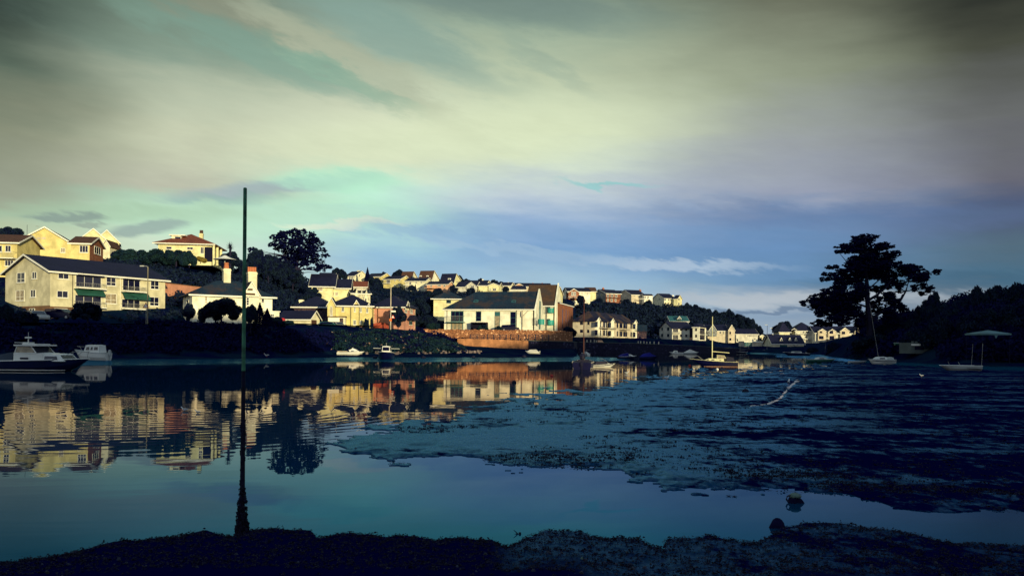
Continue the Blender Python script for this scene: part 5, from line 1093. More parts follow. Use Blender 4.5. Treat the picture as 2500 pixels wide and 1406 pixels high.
def cabin(root, x0, x1, w, z0, z1, sf=.35, sb=.1, m=None, name='cabin', wins=(), taper=.85, gm=None, nf=True):
    "a coach roof: x0 aft, x1 forward, slopes sf / sb; wins = (xa, xb, za, zb) side windows"
    hb = w / 2; ht = hb * taper
    MB().add([(x0, -hb, z0), (x1, -hb * .92, z0), (x1, hb * .92, z0), (x0, hb, z0), (x0 + sb, -ht, z1), (x1 - sf, -ht * .92, z1), (x1 - sf, ht * .92, z1), (x0 + sb, ht, z1), (x0 + sb + .1, 0, z1 + .05), (x1 - sf - .1, 0, z1 + .05)],
             [(3, 2, 1, 0), (0, 1, 5, 4), (1, 2, 6, 5), (2, 3, 7, 6), (3, 0, 4, 7), (4, 5, 9, 8), (5, 6, 9), (6, 7, 8, 9), (7, 4, 8)]).build(name, m or GRP, root)
    for xa, xb, za, zb_ in wins:
        ya = hb + (ht - hb) * (za - z0) / (z1 - z0); yb_ = hb + (ht - hb) * (zb_ - z0) / (z1 - z0)
        for sg in (-1, 1):
            vs_ = [(xa, sg * (ya + o_), za) for o_ in (.015,)] + [(xb, sg * (ya + .012), za), (xb - sf * .25, sg * (yb_ + .012), zb_), (xa + sb * .25, sg * (yb_ + .015), zb_)]
            vs_ += [(a, b_ - sg * .03, c_) for a, b_, c_ in vs_]
            MB().add(vs_, [(0, 1, 2, 3), (7, 6, 5, 4), (0, 4, 5, 1), (1, 5, 6, 2), (2, 6, 7, 3), (3, 7, 4, 0)]).build('cabin_window', gm or GLASS, root)
    if nf:
        k = (z1 - z0); zf0, zf1 = z0 + k * .35, z1 - k * .12
        xf = lambda z: x1 - sf * (z - z0) / k + .012
        yf = lambda z: (hb + (ht - hb) * (z - z0) / k) * .92 * .86
        MB().add([(xf(zf0), -yf(zf0), zf0), (xf(zf0), yf(zf0), zf0), (xf(zf1), yf(zf1), zf1), (xf(zf1), -yf(zf1), zf1)] + [(xf(z) - .03, y, z) for y, z in ((-yf(zf0), zf0), (yf(zf0), zf0), (yf(zf1), zf1), (-yf(zf1), zf1))],
                 [(0, 1, 2, 3), (7, 6, 5, 4), (0, 4, 5, 1), (1, 5, 6, 2), (2, 6, 7, 3), (3, 7, 4, 0)]).build('windscreen', GLASS, root)
def rail(root, pts, r=.018, posts=(), m=None, name='guard_rail'):
    b = MB().tube(pts, r, 5)
    for p0, p1 in posts: b.tube([p0, p1], r, 5)
    return b.build(name, m or METAL, root)
def outboard(root, x, z, m=None, s=1.0):
    b = MB(); b.box(x - .38 * s, -.16 * s, z, x - .02, .16 * s, z + .5 * s); b.box(x - .28 * s, -.06 * s, z - .7 * s, x - .12 * s, .06 * s, z)
    b.lathe([(.06 * s, z + .49 * s), (.17 * s, z + .52 * s), (.12 * s, z + .62 * s)], 8, (x - .2 * s, 0, 0)); return b.build('outboard_motor', m or BLACK, root)
def mast(root, x, z0, z1, m=None, r=.05, lean=0.0, boom=None, stays=None):
    MB().tube([(x, 0, z0), (x + lean, 0, z1)], [r, r * .7], 7).build('mast', m or WOODL, root)
    if boom: MB().tube([(x, 0, boom[0]), (x + boom[2], 0, boom[1])], r * .8, 6).build('boom', m or WOODL, root)
    if stays:
        b = MB()
        for sx, sy, sz in stays: b.tube([(sx, sy, sz), (x + lean, 0, z1 - .15)], .012, 4)
        b.build('rigging', DIRON, root)
def boat_at(name, px, py, label, cat='boat', head=0, z=0.0, group=None, rx=0.0):
    g = GT_(px, py) if z > .1 else G(px, py, z); t = thing(name, (g.x, g.y, g.z + (.12 if z > .1 else 0)), label, cat, group, R(head))
    if rx: t.rotation_euler[0] = R(rx)
    return t
t = boat_at('motor_cruiser', 62, 905, 'navy motor cruiser with white wheelhouse cut by the left edge', 'motor boat', -4)
hull(t, 9.0, 2.9, .68, .92, .4, NAVY, .82, GRP, WHITE, WHITE, rake=.05)
cabin(t, -.15, 1.95, 2.1, .68, 1.28, .02, .0, GRP, nf=False, taper=.98); cabin(t, 1.9, 3.45, 2.0, .72, 1.22, .45, .0, GRP, name='fore_cabin', wins=[(2.05, 3.0, .86, 1.08)], taper=.85)
wb_ = MB()
for sg in (-1, 1):
    for x0, x1 in ((-.1, .02), (1.5, 1.05), ): wb_.tube([(x0, sg * 1.0, 1.27), (x1, sg * .92, 1.78)], .035, 5)
    wb_.tube([(-.1, sg * 1.0, 1.29), (1.5, sg * 1.0, 1.29)], .03, 5)
wb_.build('window_posts', GRP, t); 
for sg in (-1, 1): MB().add([(-.05, sg * .99, 1.3), (1.45, sg * .99, 1.3), (1.05, sg * .93, 1.75), (.02, sg * .93, 1.75), (-.05, sg * .97, 1.3), (1.45, sg * .97, 1.3), (1.05, sg * .91, 1.75), (.02, sg * .91, 1.75)], [(0, 1, 2, 3), (7, 6, 5, 4), (0, 4, 5, 1), (1, 5, 6, 2), (2, 6, 7, 3), (3, 7, 4, 0)]).build('cabin_window', GLASSL if sg < 0 else GLASS, t)
MB().box(-.15, -1.05, 1.78, 1.65, 1.05, 1.88).box(.3, -.8, 1.882, 1.3, .8, 1.94).build('cabin_roof', GRP, t)
MB().add([(1.5, -.95, 1.27), (1.5, .95, 1.27), (1.12, .85, 1.76), (1.12, -.85, 1.76)], [(0, 1, 2, 3)]).build('windscreen', GLASS, t)
b = MB(); b.box(.02, -.35, 1.885, .42, .35, 2.05); b.tube([(.2, 0, 2.05), (.2, 0, 2.4)], .04, 6); b.tube([(.2, 0, 2.4), (.2, 0, 2.75)], .012, 4); b.lathe([(.02, 2.3), (.22, 2.33), (.22, 2.42), (.02, 2.45)], 12, (.2, 0, 0)); b.tube([(-.9, .1, 2.02), (.05, .1, 2.0)], .022, 5); b.build('radar_mast', GRP, t)
rail(t, [(3.4, .75, 1.1), (3.9, .55, 1.4), (4.7, .1, 1.42), (4.7, -.1, 1.42), (3.9, -.55, 1.4), (3.4, -.75, 1.1)], posts=[((4.6, 0, .95), (4.7, 0, 1.42)), ((3.9, -.55, .95), (3.9, -.55, 1.4))])
MB().add([(-1.9, -.9, .75), (-.35, -.9, .75), (-.3, -.8, 1.35), (-1.7, -.8, 1.1), (-1.9, .9, .75), (-.35, .9, .75), (-.3, .8, 1.35), (-1.7, .8, 1.1)], [(0, 1, 2, 3), (7, 6, 5, 4), (0, 4, 5, 1), (1, 5, 6, 2), (2, 6, 7, 3), (3, 7, 4, 0)]).build('cockpit_cover', mat('slate_canvas', (.03, .045, .07)), t)
MB().box(.35, -1.075, .85, .95, -1.06, .97).build('port_light', DARK, t)

t = boat_at('cabin_boat', 226, 880, 'small white cabin boat with three oval windows behind the cruiser bow', 'motor boat', 172, .12); t.scale = (0.7, 0.7, 1.0)
hull(t, 5.0, 2.0, .62, .95, .3, GRP, .8, GRP, GRPD); cabin(t, -1.6, .9, 1.7, .66, 1.42, .3, .1, GRP, wins=[(-1.35, -.75, .95, 1.25), (-.55, -.2, .95, 1.25), (0, .5, .95, 1.25)]); outboard(t, -2.45, .35, GRPD)
rail(t, [(1.2, .6, .8), (1.6, .5, 1.25), (2.5, 0, 1.3), (1.6, -.5, 1.25), (1.2, -.6, .8)])
t.children[0].name
t = boat_at('cabin_boat', 856, 867, 'white motor boat with a raked cabin resting on the far mud', 'motor boat', 3, .38); t.scale = (0.82, 0.82, 0.82)
hull(t, 4.7, 1.7, .42, .62, .25, GRP, .8, GRPD, DIRON); cabin(t, -.1, 1.75, 1.4, .45, .82, .7, -.15, GRP, wins=[(.15, .75, .5, .66)], nf=False); cabin(t, -.05, 1.2, 1.1, .82, 1.12, .8, .35, GRP, name='windscreen_frame', nf=False)
MB().tube([(-.2, -.6, .45), (.45, -.5, 1.28)], .03, 5).tube([(-.2, .6, .45), (.45, .5, 1.28)], .03, 5).build('canopy_frame', METAL, t); outboard(t, -2.3, .45, BLACK, .6)
MB().box(-2.2, -.75, .4, -.6, .75, .58).build('cockpit_seat', W_BEIGE, t)
t = boat_at('fishing_boat', 943, 879, 'dark blue fishing boat seen bow-on with a square white wheelhouse', 'fishing boat', -88, .02)
hull(t, 6.0, 2.0, .95, 1.15, .5, NAVY, .8, GRPD, WHITE, None, full=3.2); cabin(t, -.8, .5, 1.2, .95, 1.85, .05, .05, GRP, wins=[(-.6, .3, 1.3, 1.7)]); rail(t, [(-.2, -1.75, 1.58), (-.2, 1.75, 1.52)], r=.03, name='fishing_poles', m=GRP); rail(t, [(0, 0, 1.85), (0, 0, 2.3)], name='aerial')
t = boat_at('dinghy', 1300, 864, 'white upturned-looking dinghy under a pale cover below the sea wall', 'dinghy', 168, .5); t.scale = (0.8, 0.8, 0.8)
hull(t, 3.0, 1.5, .32, .5, .2, GRP, .8, GRP, WHITE)
MB().add([(-1.3, -.65, .32), (1.2, -.35, .42), (1.2, .35, .42), (-1.3, .65, .32), (-.8, -.4, .85), (.5, -.25, .8), (.5, .25, .8), (-.8, .4, .85)], [(3, 2, 1, 0), (0, 1, 5, 4), (1, 2, 6, 5), (2, 3, 7, 6), (3, 0, 4, 7), (4, 5, 6, 7)]).build('cover', TARP, t); outboard(t, -1.5, .2, GRPD, .6)
t = boat_at('sailing_boat', 1424, 900, 'black-hulled sailing boat with a rusty bare mast seen from astern', 'sailing boat', 82)
hull(t, 5.2, 2.0, .62, .82, .5, NAVY, .85, DIRON, WOODL, WOODL); mast(t, .6, .6, 6.5, RUST, .055, -.1); outboard(t, -2.5, .3, BLACK, .7)
MB().box(-.5, -.5, .6, .9, .5, .85).build('hatch', DIRON, t); MB().lathe([(.05, .85), (.25, .9), (.3, 1.2), (.1, 1.45)], 8, (.2, .1, 0)).build('furled_sail', DIRON, t)
t = boat_at('speedboat', 1471, 896, 'white speedboat with navy hull band, dark canopy and curved rail', 'speedboat', 10); t.scale = (0.52, 0.52, 0.52)
hull(t, 4.6, 1.9, .48, .82, .3, GRP, .85, GRPD, DIRON, None, rake=.2)
b = MB(); hull_band = []
for sg in (-1, 1): b.tube([(-2.25, sg * .82, .30), (-1.2, sg * .95, .30), (0, sg * .97, .34), (1.2, sg * .78, .46), (2.0, sg * .42, .60)], .10, 6)
b.build('navy_band', NAVY, t)
MB().add([(-1.7, -.8, .5), (1.0, -.7, .55), (1.0, .7, .55), (-1.7, .8, .5), (-1.4, -.65, 1.12), (.3, -.6, 1.15), (.3, .6, 1.15), (-1.4, .65, 1.12)], [(3, 2, 1, 0), (0, 1, 5, 4), (1, 2, 6, 5), (2, 3, 7, 6), (3, 0, 4, 7), (4, 5, 6, 7)]).build('canopy', DIRON, t)
rail(t, [(-.6, 0, 1.62), (.1, 0, 1.55), (.6, 0, 1.3), (1.0, 0, .95), (1.15, 0, .62)], r=.03, name='arch_rail'); outboard(t, -2.3, .35, GRP, .9); cabin(t, .7, 1.9, 1.2, .5, .72, .6, .0, GRP, name='foredeck', nf=False)
t = boat_at('cuddy_boat', 1530, 876, 'white and navy cuddy boat under a blue canopy', 'motor boat', 12); t.scale = (0.62, 0.62, 0.62)
hull(t, 5.0, 2.0, .6, .9, .35, NAVY, .85, GRP, WHITE, None); cabin(t, .1, 2.0, 1.6, .7, 1.2, .9, -.1, GRP, wins=[(.35, 1.0, .82, 1.02)], nf=False)
MB().add([(-2.3, -.9, .62), (.4, -.85, .7), (.4, .85, .7), (-2.3, .9, .62), (-1.4, -.7, 1.25), (.25, -.7, 1.62), (.25, .7, 1.62), (-1.4, .7, 1.25)], [(3, 2, 1, 0), (0, 1, 5, 4), (1, 2, 6, 5), (2, 3, 7, 6), (3, 0, 4, 7), (4, 5, 6, 7)]).build('canopy', BLUEC, t); outboard(t, -2.5, .3, BLACK, .7)
t = boat_at('covered_boat', 1584, 877, 'motor boat wholly wrapped in a deep blue cover', 'motor boat', -35); t.scale = (0.6, 0.6, 0.6)
hull(t, 5.2, 2.1, .65, .9, .3, NAVY, .85, GRP, None); MB().add([(-2.5, -.95, .66), (0, -1.05, .72), (2.4, 0, .92), (0, 1.05, .72), (-2.5, .95, .66), (-1.8, 0, 1.5), (.3, 0, 1.95), (1.2, 0, 1.3)], [(0, 1, 6, 5), (1, 2, 7, 6), (2, 3, 6, 7), (3, 4, 5, 6), (4, 0, 5)]).build('cover', BLUEC, t)
t = boat_at('flybridge_boat', 1553, 862, 'small pale flybridge boat with stacked decks behind the blue canopy', 'motor boat', -70)
hull(t, 7, 2.6, .9, 1.3, .4, GRP, .8, GRP, GRPD); cabin(t, -1.8, 1.2, 2.1, 1.0, 2.1, .5, .1, GRP, wins=[(-1.4, .5, 1.4, 1.9)]); cabin(t, -1.2, .6, 1.7, 2.15, 2.7, .3, .1, GRP, name='flybridge', wins=[(-.9, .2, 2.3, 2.6)]); rail(t, [(-1, -.7, 2.7), (-.8, -.7, 3.3), (-.8, .7, 3.3), (-1, .7, 2.7)], r=.04, name='roof_frame')
GS = 'small boats moored below the quay'
for px, py, L_, hd, m_, lab in [(1429, 868, 2.6, 120, GRP, 'white dinghy tipped under a pale sheet behind the rusty mast'), (1463, 861, 3.2, 5, GRP, 'small open white boat with a dark outboard below the terrace wall'), (1487, 861, 2.8, 175, TEAL, 'teal and white dinghy with two upright fenders'),
                                (1501, 861, 2.8, 3, GRPD, 'low grey tender left of the canoe-like white boat'), (1519, 861, 4.2, 2, GRP, 'long slim white boat with a green side below the terrace'), (1651, 864, 3.8, 178, GRP, 'small white sailing dinghy with a cuddy below the square-windowed gable'),
                                (1686, 864, 4.6, 4, GRPD, 'motor boat under a peaked pale grey cover'), (1871, 863, 4.5, 2, GRP, 'white boat with a short mast right of the pale boat shed'), (1808, 862, 5.5, 176, NAVY, 'dark low boat at the far moorings with a tall thin mast'), (1826, 862, 5.0, 5, GRPD, 'grey sloop beside the dark low boat with a leaning mast'),
                                (1776, 860, 4.5, 8, BLUEC, 'blue-hulled boat at the far moorings behind the yacht stern')]:
    t = boat_at('moored_boat', px, py, lab, 'boat', hd, group=GS)
    hull(t, L_, L_ * .38, .4, .6, .25, m_, .8, GRPD, WHITE)
    if 'sheet' in lab or 'cover' in lab: MB().add([(-L_ * .45, -L_ * .16, .42), (L_ * .42, 0, .6), (-L_ * .45, L_ * .16, .42), (-L_ * .05, 0, .42 + L_ * .22)], [(0, 1, 3), (1, 2, 3), (2, 0, 3), (0, 2, 1)]).build('cover', TARP, t)
    if 'cuddy' in lab or 'grey sloop' in lab or 'blue-hulled' in lab: cabin(t, -.4, 1.1, 1.0, .45, .95, .5, .1, GRP, wins=[(-.1, .6, .6, .8)], nf=False)
    if 'mast' in lab: mast(t, .2, .4, 7.5 if 'tall' in lab or 'leaning' in lab else 3.2, METAL, .04, .5 if 'leaning' in lab else 0, boom=(1.2, 1.3, -1.6))
    if 'outboard' in lab: outboard(t, -L_ / 2, .2, BLACK, .8)
    if 'fenders' in lab: MB().lathe([(.02, .4), (.14, .5), (.14, 1.0), (.02, 1.1)], 8, (-.3, 0, 0)).lathe([(.02, .4), (.14, .5), (.14, 1.1), (.02, 1.2)], 8, (.5, 0, 0)).build('fender', WHITE, t)
t = boat_at('yacht', 1748, 895, 'navy motor-sailer with cream deck, bare cream mast and a copper waterline', 'yacht', 180 - 8); t.scale = (0.55, 0.55, 0.55)
hull(t, 8.2, 2.7, .95, 1.5, .4, NAVY, .8, W_PALE, W_PALE, W_SALMON, rake=.2)
cabin(t, -1.4, 2.6, 1.9, 1.1, 1.62, 1.1, .0, W_PALE, wins=[(-.9, -.4, 1.22, 1.36), (.4, 1.1, 1.28, 1.46), (1.4, 2.0, 1.3, 1.46)], nf=False)
MB().add([(-1.8, -.9, 1.6), (-.1, -.85, 1.6), (-.1, .85, 1.6), (-1.8, .9, 1.6), (-1.5, -.75, 2.15), (-.2, -.7, 2.25), (-.2, .7, 2.25), (-1.5, .75, 2.15)], [(3, 2, 1, 0), (0, 1, 5, 4), (1, 2, 6, 5), (2, 3, 7, 6), (3, 0, 4, 7), (4, 5, 6, 7)]).build('windscreen', GLASSL, t)
wf = MB()
for sg in (-1, 1): wf.tube([(-1.8, sg * .92, 1.6), (-1.5, sg * .78, 2.2)], .05, 5); wf.tube([(-.1, sg * .87, 1.6), (-.2, sg * .72, 2.28)], .05, 5); wf.tube([(-1.5, sg * .78, 2.2), (-.2, sg * .72, 2.28)], .04, 5)
wf.build('windscreen_frame', W_PALE, t)
MB().add([(-3.6, -.9, 1.0), (-1.9, -.95, 1.1), (-1.9, .95, 1.1), (-3.6, .9, 1.0), (-3.2, -.8, 1.85), (-2.0, -.8, 2.05), (-2.0, .8, 2.05), (-3.2, .8, 1.85)], [(3, 2, 1, 0), (0, 1, 5, 4), (1, 2, 6, 5), (2, 3, 7, 6), (3, 0, 4, 7), (4, 5, 6, 7)]).build('spray_hood', DIRON, t)
mast(t, .75, 1.1, 9.9, W_PALE, .10, 0, boom=(3.0, 2.75, -3.3)); rail(t, [(2.6, .6, 1.4), (3.4, .5, 2.0), (4.5, 0, 2.1), (3.4, -.5, 2.0), (2.6, -.6, 1.4)], r=.025, posts=[((4.4, 0, 1.5), (4.5, 0, 2.1))])
# boats along the right mud
t = boat_at('motor_cruiser', 1945, 868, 'navy cruiser with a long pale deck before the waterside inn', 'motor boat', 176); t.scale = (0.8, 0.8, 0.8); hull(t, 8.5, 2.6, .8, 1.2, .4, NAVY, .8, GRP, WHITE); cabin(t, -1.5, 2, 1.9, .9, 1.4, .6, .1, GRPD, wins=[(-1, 1, 1.05, 1.28)], nf=False)
t = boat_at('wheelhouse_boat', 1980, 866, 'bright white wheelhouse boat with a roof mast, beside the navy cruiser', 'motor boat', 178); t.scale = (0.52, 0.52, 0.52); hull(t, 6.5, 2.6, .9, 1.5, .4, GRP, .8, GRP, GRPD); cabin(t, -1.8, 1.3, 2.2, 1.0, 2.7, .4, .1, GRP, wins=[(-1.5, -.5, 1.7, 2.4), (-.2, .8, 1.7, 2.4)]); rail(t, [(-.4, 0, 2.7), (-.4, 0, 4.2)], r=.06, name='roof_mast'); MB().box(-1.2, -.6, 2.78, .3, .6, 3.2).build('roof_locker', GRP, t)
t = boat_at('green_boat', 2002, 883, 'low green-hulled motor boat with a pale screen on the mud', 'motor boat', 3, .05); t.scale = (0.9, 0.9, 0.9); hull(t, 4.9, 1.7, .38, .5, .2, GREENH, .85, GRPD, GRPD); cabin(t, -.9, 1.3, 1.3, .4, .72, .7, .5, GRPD, wins=[(-.4, .5, .48, .64)], nf=False); outboard(t, -2.4, .2, GRPD, .6)
t = boat_at('small_cruiser', 2014, 868, 'small white cruiser behind the green boat under the cedar', 'motor boat', 3); t.scale = (0.6, 0.6, 0.6); hull(t, 4.5, 1.8, .5, .7, .25, GRP, .85, GRP, GRPD); cabin(t, -1, 1.2, 1.4, .5, .95, .6, .1, GRP, wins=[(-.7, .5, .6, .82)], nf=False); mast(t, 0, .5, 6, METAL, .035, .2)
t = boat_at('dinghy', 2094, 885, 'long low grey skiff on the mud left of the leaning mast', 'dinghy', 2, .05); hull(t, 2.6, 1.0, .22, .3, .1, GRPD, .8, GRPD, None)
t = boat_at('sailing_boat', 2152, 889, 'white twin-keel sailing boat with a tall leaning mast in the shade', 'sailing boat', 188, .0, rx=0)
hull(t, 3.5, 1.7, .62, .7, .3, GRP, .8, GRP, GRPD); b = MB()
for sg in (-1, 1): b.tube([(-1.6, sg * .80, .42), (-.8, sg * .86, .42), (.2, sg * .85, .42), (1.0, sg * .6, .46), (1.5, sg * .3, .5)], .05, 5)
b.build('navy_band', NAVY, t); cabin(t, -.5, 1.1, 1.1, .65, .98, .5, .1, GRP, wins=[(-.2, .6, .72, .9)], nf=False); mast(t, .45, .9, 8.2, METAL, .03, 1.35); cabin(t, -1.5, -.9, 1.2, .6, .95, .1, .1, GRPD, name='cockpit_coaming', nf=False); outboard(t, -1.75, .3, GRPD, .5)
t = boat_at('speedboat', 2345, 903, 'pale blue-grey speedboat beached on the right-hand mud', 'speedboat', 184, .08)
hull(t, 3.7, 1.5, .42, .45, .22, GRPD, .85, GRPD, GRP, None, rake=.25)
b = MB()
for sg in (-1, 1): b.tube([(-1.7, sg * .66, .12), (-.5, sg * .72, .16), (.8, sg * .55, .25), (1.5, sg * .3, .33)], .03, 5)
b.build('navy_band', NAVY, t); rail(t, [(.9, -.4, .5), (1.05, -.38, .85)], r=.02); rail(t, [(-.2, -.4, .5), (0, -.38, .78)], r=.02)
t = boat_at('upturned_dinghy', 2202, 843, 'pale green dinghy stored upside down on the right bank', 'dinghy', 3, zz(2202, 843, 112)); t.location = P(2202, 843, 112)
hull(t, 2.1, .9, .34, .34, .0, GREENH, .6, GRPD, GRPD)

# ------------------------------------------------------------------ birds, buoys and odds on the flat
def gull(px, py, label, head=0, s=1.0, z=.03, fly=False):
    g = GT_(px, py) if z > .1 else G(px, py, z); t = thing('gull', (g.x, g.y, g.z), label, 'gull', None, R(head)); t.scale = (s, s, s); e = .02 if fly == 'swim' else .16
    V_ = []; n = 8; prof = [(-.22, .012, .05), (-.15, .035, .035), (-.05, .07, .01), (.05, .075, 0), (.12, .05, .03), (.165, .035, .10), (.19, .04, .15), (.22, .035, .165), (.25, .015, .155)]
    for x, r, dz in prof: V_ += [(x, r * .85 * math.cos(2 * math.pi * k / n), e + .06 + dz + r * math.sin(2 * math.pi * k / n)) for k in range(n)]
    F_ = [(i * n + k, i * n + (k + 1) % n, (i + 1) * n + (k + 1) % n, (i + 1) * n + k) for i in range(len(prof) - 1) for k in range(n)] + [tuple(range(n - 1, -1, -1)), tuple(range((len(prof) - 1) * n, len(prof) * n))]
    MB().add(V_, F_).build('body', GULLW, t, smooth=True)
    for sg in (-1, 1): MB().add([(-.26, sg * .015, e + .10), (-.1, sg * .062, e + .03), (.08, sg * .072, e + .06), (.09, sg * .05, e + .125), (-.08, sg * .05, e + .125)], [(0, 1, 2, 3, 4)]).build('wing', GULLG, t)
    MB().tube([(.24, 0, e + .215), (.29, 0, e + .205)], [.012, .004], 5).build('beak', ORANGE, t)
    if fly != 'swim':
        for sg in (-1, 1): MB().tube([(.0, sg * .03, 0), (.0, sg * .03, e + .02)], .007, 4).build('leg', ORANGE, t)
gull(1925, 941, 'white gull standing where the gully meets the open mud', 60, .9)
gull(451, 1003, 'white gull swimming in the reflection left of the pole', 175, .5, 0, 'swim'); gull(483, 1008, 'gull swimming with its head low just right of the white one', 170, .4, 0, 'swim')
gull(2250, 921, 'lone small gull on the dark right-hand mud', 150, .6); gull(1627, 931, 'small gull at the edge of the mudflat below the sea wall houses', 30, .9); gull(651, 873, 'gull on the far mud between the green pole and the dark bank', 200, 1.3, .15)
gull(1530, 912, 'dark water bird swimming below the speedboat', 10, .8, 0, 'swim')
def ball(name, px, py, r, m, label, z=0.0, rope=True, squash=.9, cat='buoy'):
    g = GT_(px, py) if z > .1 else G(px, py, z); t = thing(name, (g.x, g.y, g.z), label, cat)
    MB().lathe([(.05 * r, -.5 * r), (.7 * r, -.3 * r), (r, .15 * r), (.95 * r, .5 * r), (.6 * r, .95 * r * squash), (.15 * r, 1.12 * r * squash)], 12).build('float', m, t, smooth=True)
    MB().tube([(-.1 * r, 0, 1.0 * r * squash), (-.12 * r, 0, 1.25 * r), (.12 * r, 0, 1.25 * r), (.1 * r, 0, 1.0 * r * squash)], .05 * r, 4).build('ring', DIRON, t)
ball('mooring_buoy', 1255, 934, .13, BLACK, 'black mooring buoy in the golden reflection'); ball('mooring_buoy', 1347, 918, .12, BUOYR, 'small red buoy left of the sailing boat'); ball('mooring_buoy', 1684, 893, .16, BUOYR, 'dull red buoy before the pale house reflections')
ball('mooring_buoy', 1751, 902, .14, WHITE, 'tiny white buoy below the yacht hull'); ball('mooring_buoy', 868, 1098, .042, BLACK, 'small black float at the tip of the mudflat'); ball('mooring_buoy', 1820, 957, .16, BLACK, 'dark ring buoy lying on the mudflat left of the gull', .02)
ball('mooring_buoy', 1034, 874, .3, BLACK, 'black buoy stranded on the far mud right of the fishing boat', .2); ball('mooring_buoy', 1156, 873, .28, DIRON, 'dark buoy stranded on the far mud below the rusty wall', .2); ball('mooring_buoy', 1280, 872, .35, DIRON, 'dark lump of a buoy just below the white dinghy', .25); ball('mooring_buoy', 915, 874, .3, DIRON, 'dark buoy on the far mud left of the fishing boat', .2)
ball('mooring_buoy', 1507, 870, .25, BLACK, 'black buoy at the tip of the far mud by the blue canopy', .05)
def rock(px, py, rx, rz, m, label, name='rock', cat='rock', seed=1, z=0.0):
    g = G(px, py, z); t = thing(name, (g.x, g.y, z), label, cat); n = 14; V_ = []; F_ = []
    for i in range(7):
        for k in range(n):
            a = 2 * math.pi * k / n; el = math.pi / 2 * i / 6 * 1.0; r = math.cos(el) * (1 + .22 * math.sin(3 * a + seed) + .10 * math.sin(5 * a + seed * 2) + .08 * rnd.uniform(-1, 1))
            V_.append((rx * r * math.cos(a), rx * .8 * r * math.sin(a), -.03 + (rz + .03) * math.sin(el) * (1 + .12 * math.sin(2 * a + seed + i))))
    F_ = [(i * n + k, i * n + (k + 1) % n, (i + 1) * n + (k + 1) % n, (i + 1) * n + k) for i in range(6) for k in range(n)]
    MB().add(V_, F_).build('stone', m, t, smooth=True); return t
t = rock(1940, 1226, .105, .10, ROCK, 'weed-capped mooring weight with a handle ring in the shallow channel', 'mooring_weight', 'mooring weight', 2)
MB().lathe([(.075, .07), (.085, .095), (.045, .125), (.0, .13)], 12, (.005, 0, 0)).build('algae_cap', ALGAE, t, smooth=True)
MB().tube([(-.07 + .05 * math.cos(a), -.02, .055 + .045 * math.sin(a)) for a in [math.pi * k / 5 for k in range(11)]], .011, 6).build('ring', DIRON, t)
rock(1898, 1287, .095, .10, ROCK, 'black rounded rock in the channel below the mooring weight', seed=4); rock(1075, 1384, .03, .02, ALGAE, 'pale pebble on the black near shore', 'pebble', 'pebble', 3, .12)
rock(1421, 1362, .016, .012, ALGAE, 'tiny pale pebble on the weedy near shore right of centre', 'pebble', 'pebble', 5, .13)
g = G(1268, 1303, 0); t = thing('weed_frond', (g.x, g.y, 0), 'forked weed frond poking out of the water by the near shore', 'seaweed')
MB().tube([(.0, 0, -.02), (-.03, 0, .015), (-.065, 0, .045)], [.008, .006, .003], 5).tube([(.01, 0, -.02), (-.02, 0, .005), (-.06, 0, -.004)], [.008, .006, .004], 5).lathe([(.004, -.01), (.016, 0), (.012, .02)], 7, (.005, 0, 0)).build('stalk', WEED, t)
for i, (px, py) in enumerate(((1779, 1211), (1793, 1212))):
    g = G(px, py, 0); t = thing('weed_tuft', (g.x, g.y, 0), ('left' if i == 0 else 'right') + ' one of two weed tufts breaking the channel surface', 'seaweed')
    b = MB()
    for k in range(6): a = k * 1.1; b.tube([(0, 0, -.01), (.02 * math.cos(a), .02 * math.sin(a), .012), (.04 * math.cos(a), .03 * math.sin(a), .004 + .01 * (k % 2))], [.005, .004, .002], 4)
    b.build('frond', WEED, t)

# ------------------------------------------------------------------ the green pole
base = G(591, 1296, .04); top = P(598.5, 458, base.y + .02)
t = thing('mooring_pole', (base.x, base.y, 0), 'tall thin green pole with a weed-wrapped dark foot at the near shore', 'pole')
tp = (top.x - base.x, top.y - base.y, top.z); zt_ = (P(597, 905, base.y)).z
def along(z): k = z / tp[2]; return (tp[0] * k, tp[1] * k, z)
rp = 4.5 / F * base.y
MB().tube([along(zt_), along(tp[2] - .012)], [rp, rp * .96], 14).lathe([(rp * .96, 0), (rp * .8, .008), (.002, .012)], 14, (tp[0], tp[1], tp[2] - .012)).build('shaft', POLEG, t)
MB().tube([along(-.3), along(zt_)], [rp * 1.45, rp * 1.02], 14).build('shaft', WEED, t, label='dark wetted lower shaft')
b = MB()
for i in range(420):
    z = abs(rnd.gauss(0, .22)) if i % 3 else rnd.uniform(0, 1.3); z = min(z, zt_ - .1); a = rnd.uniform(0, 6.28); k = max(0, 1 - z / .5)
    p0 = Vector(along(z)); r0 = rp * 1.2; r1 = r0 + rnd.uniform(.006, .02) * (1 + 2.0 * k)
    if z > .55: r1 = r0 + rnd.uniform(.0, .006)
    b.tube([p0 + Vector((r0 * math.cos(a) * .8, r0 * math.sin(a) * .8, 0)), p0 + Vector((r1 * math.cos(a), r1 * math.sin(a), -.01)), p0 + Vector((r1 * math.cos(a + .2) * .95, r1 * math.sin(a + .2) * .95, -.035 - .03 * k))], [.006 + .008 * k, .007 + .008 * k, .002], 4)
tag(b.build('weed', WEED, t), kind='stuff')
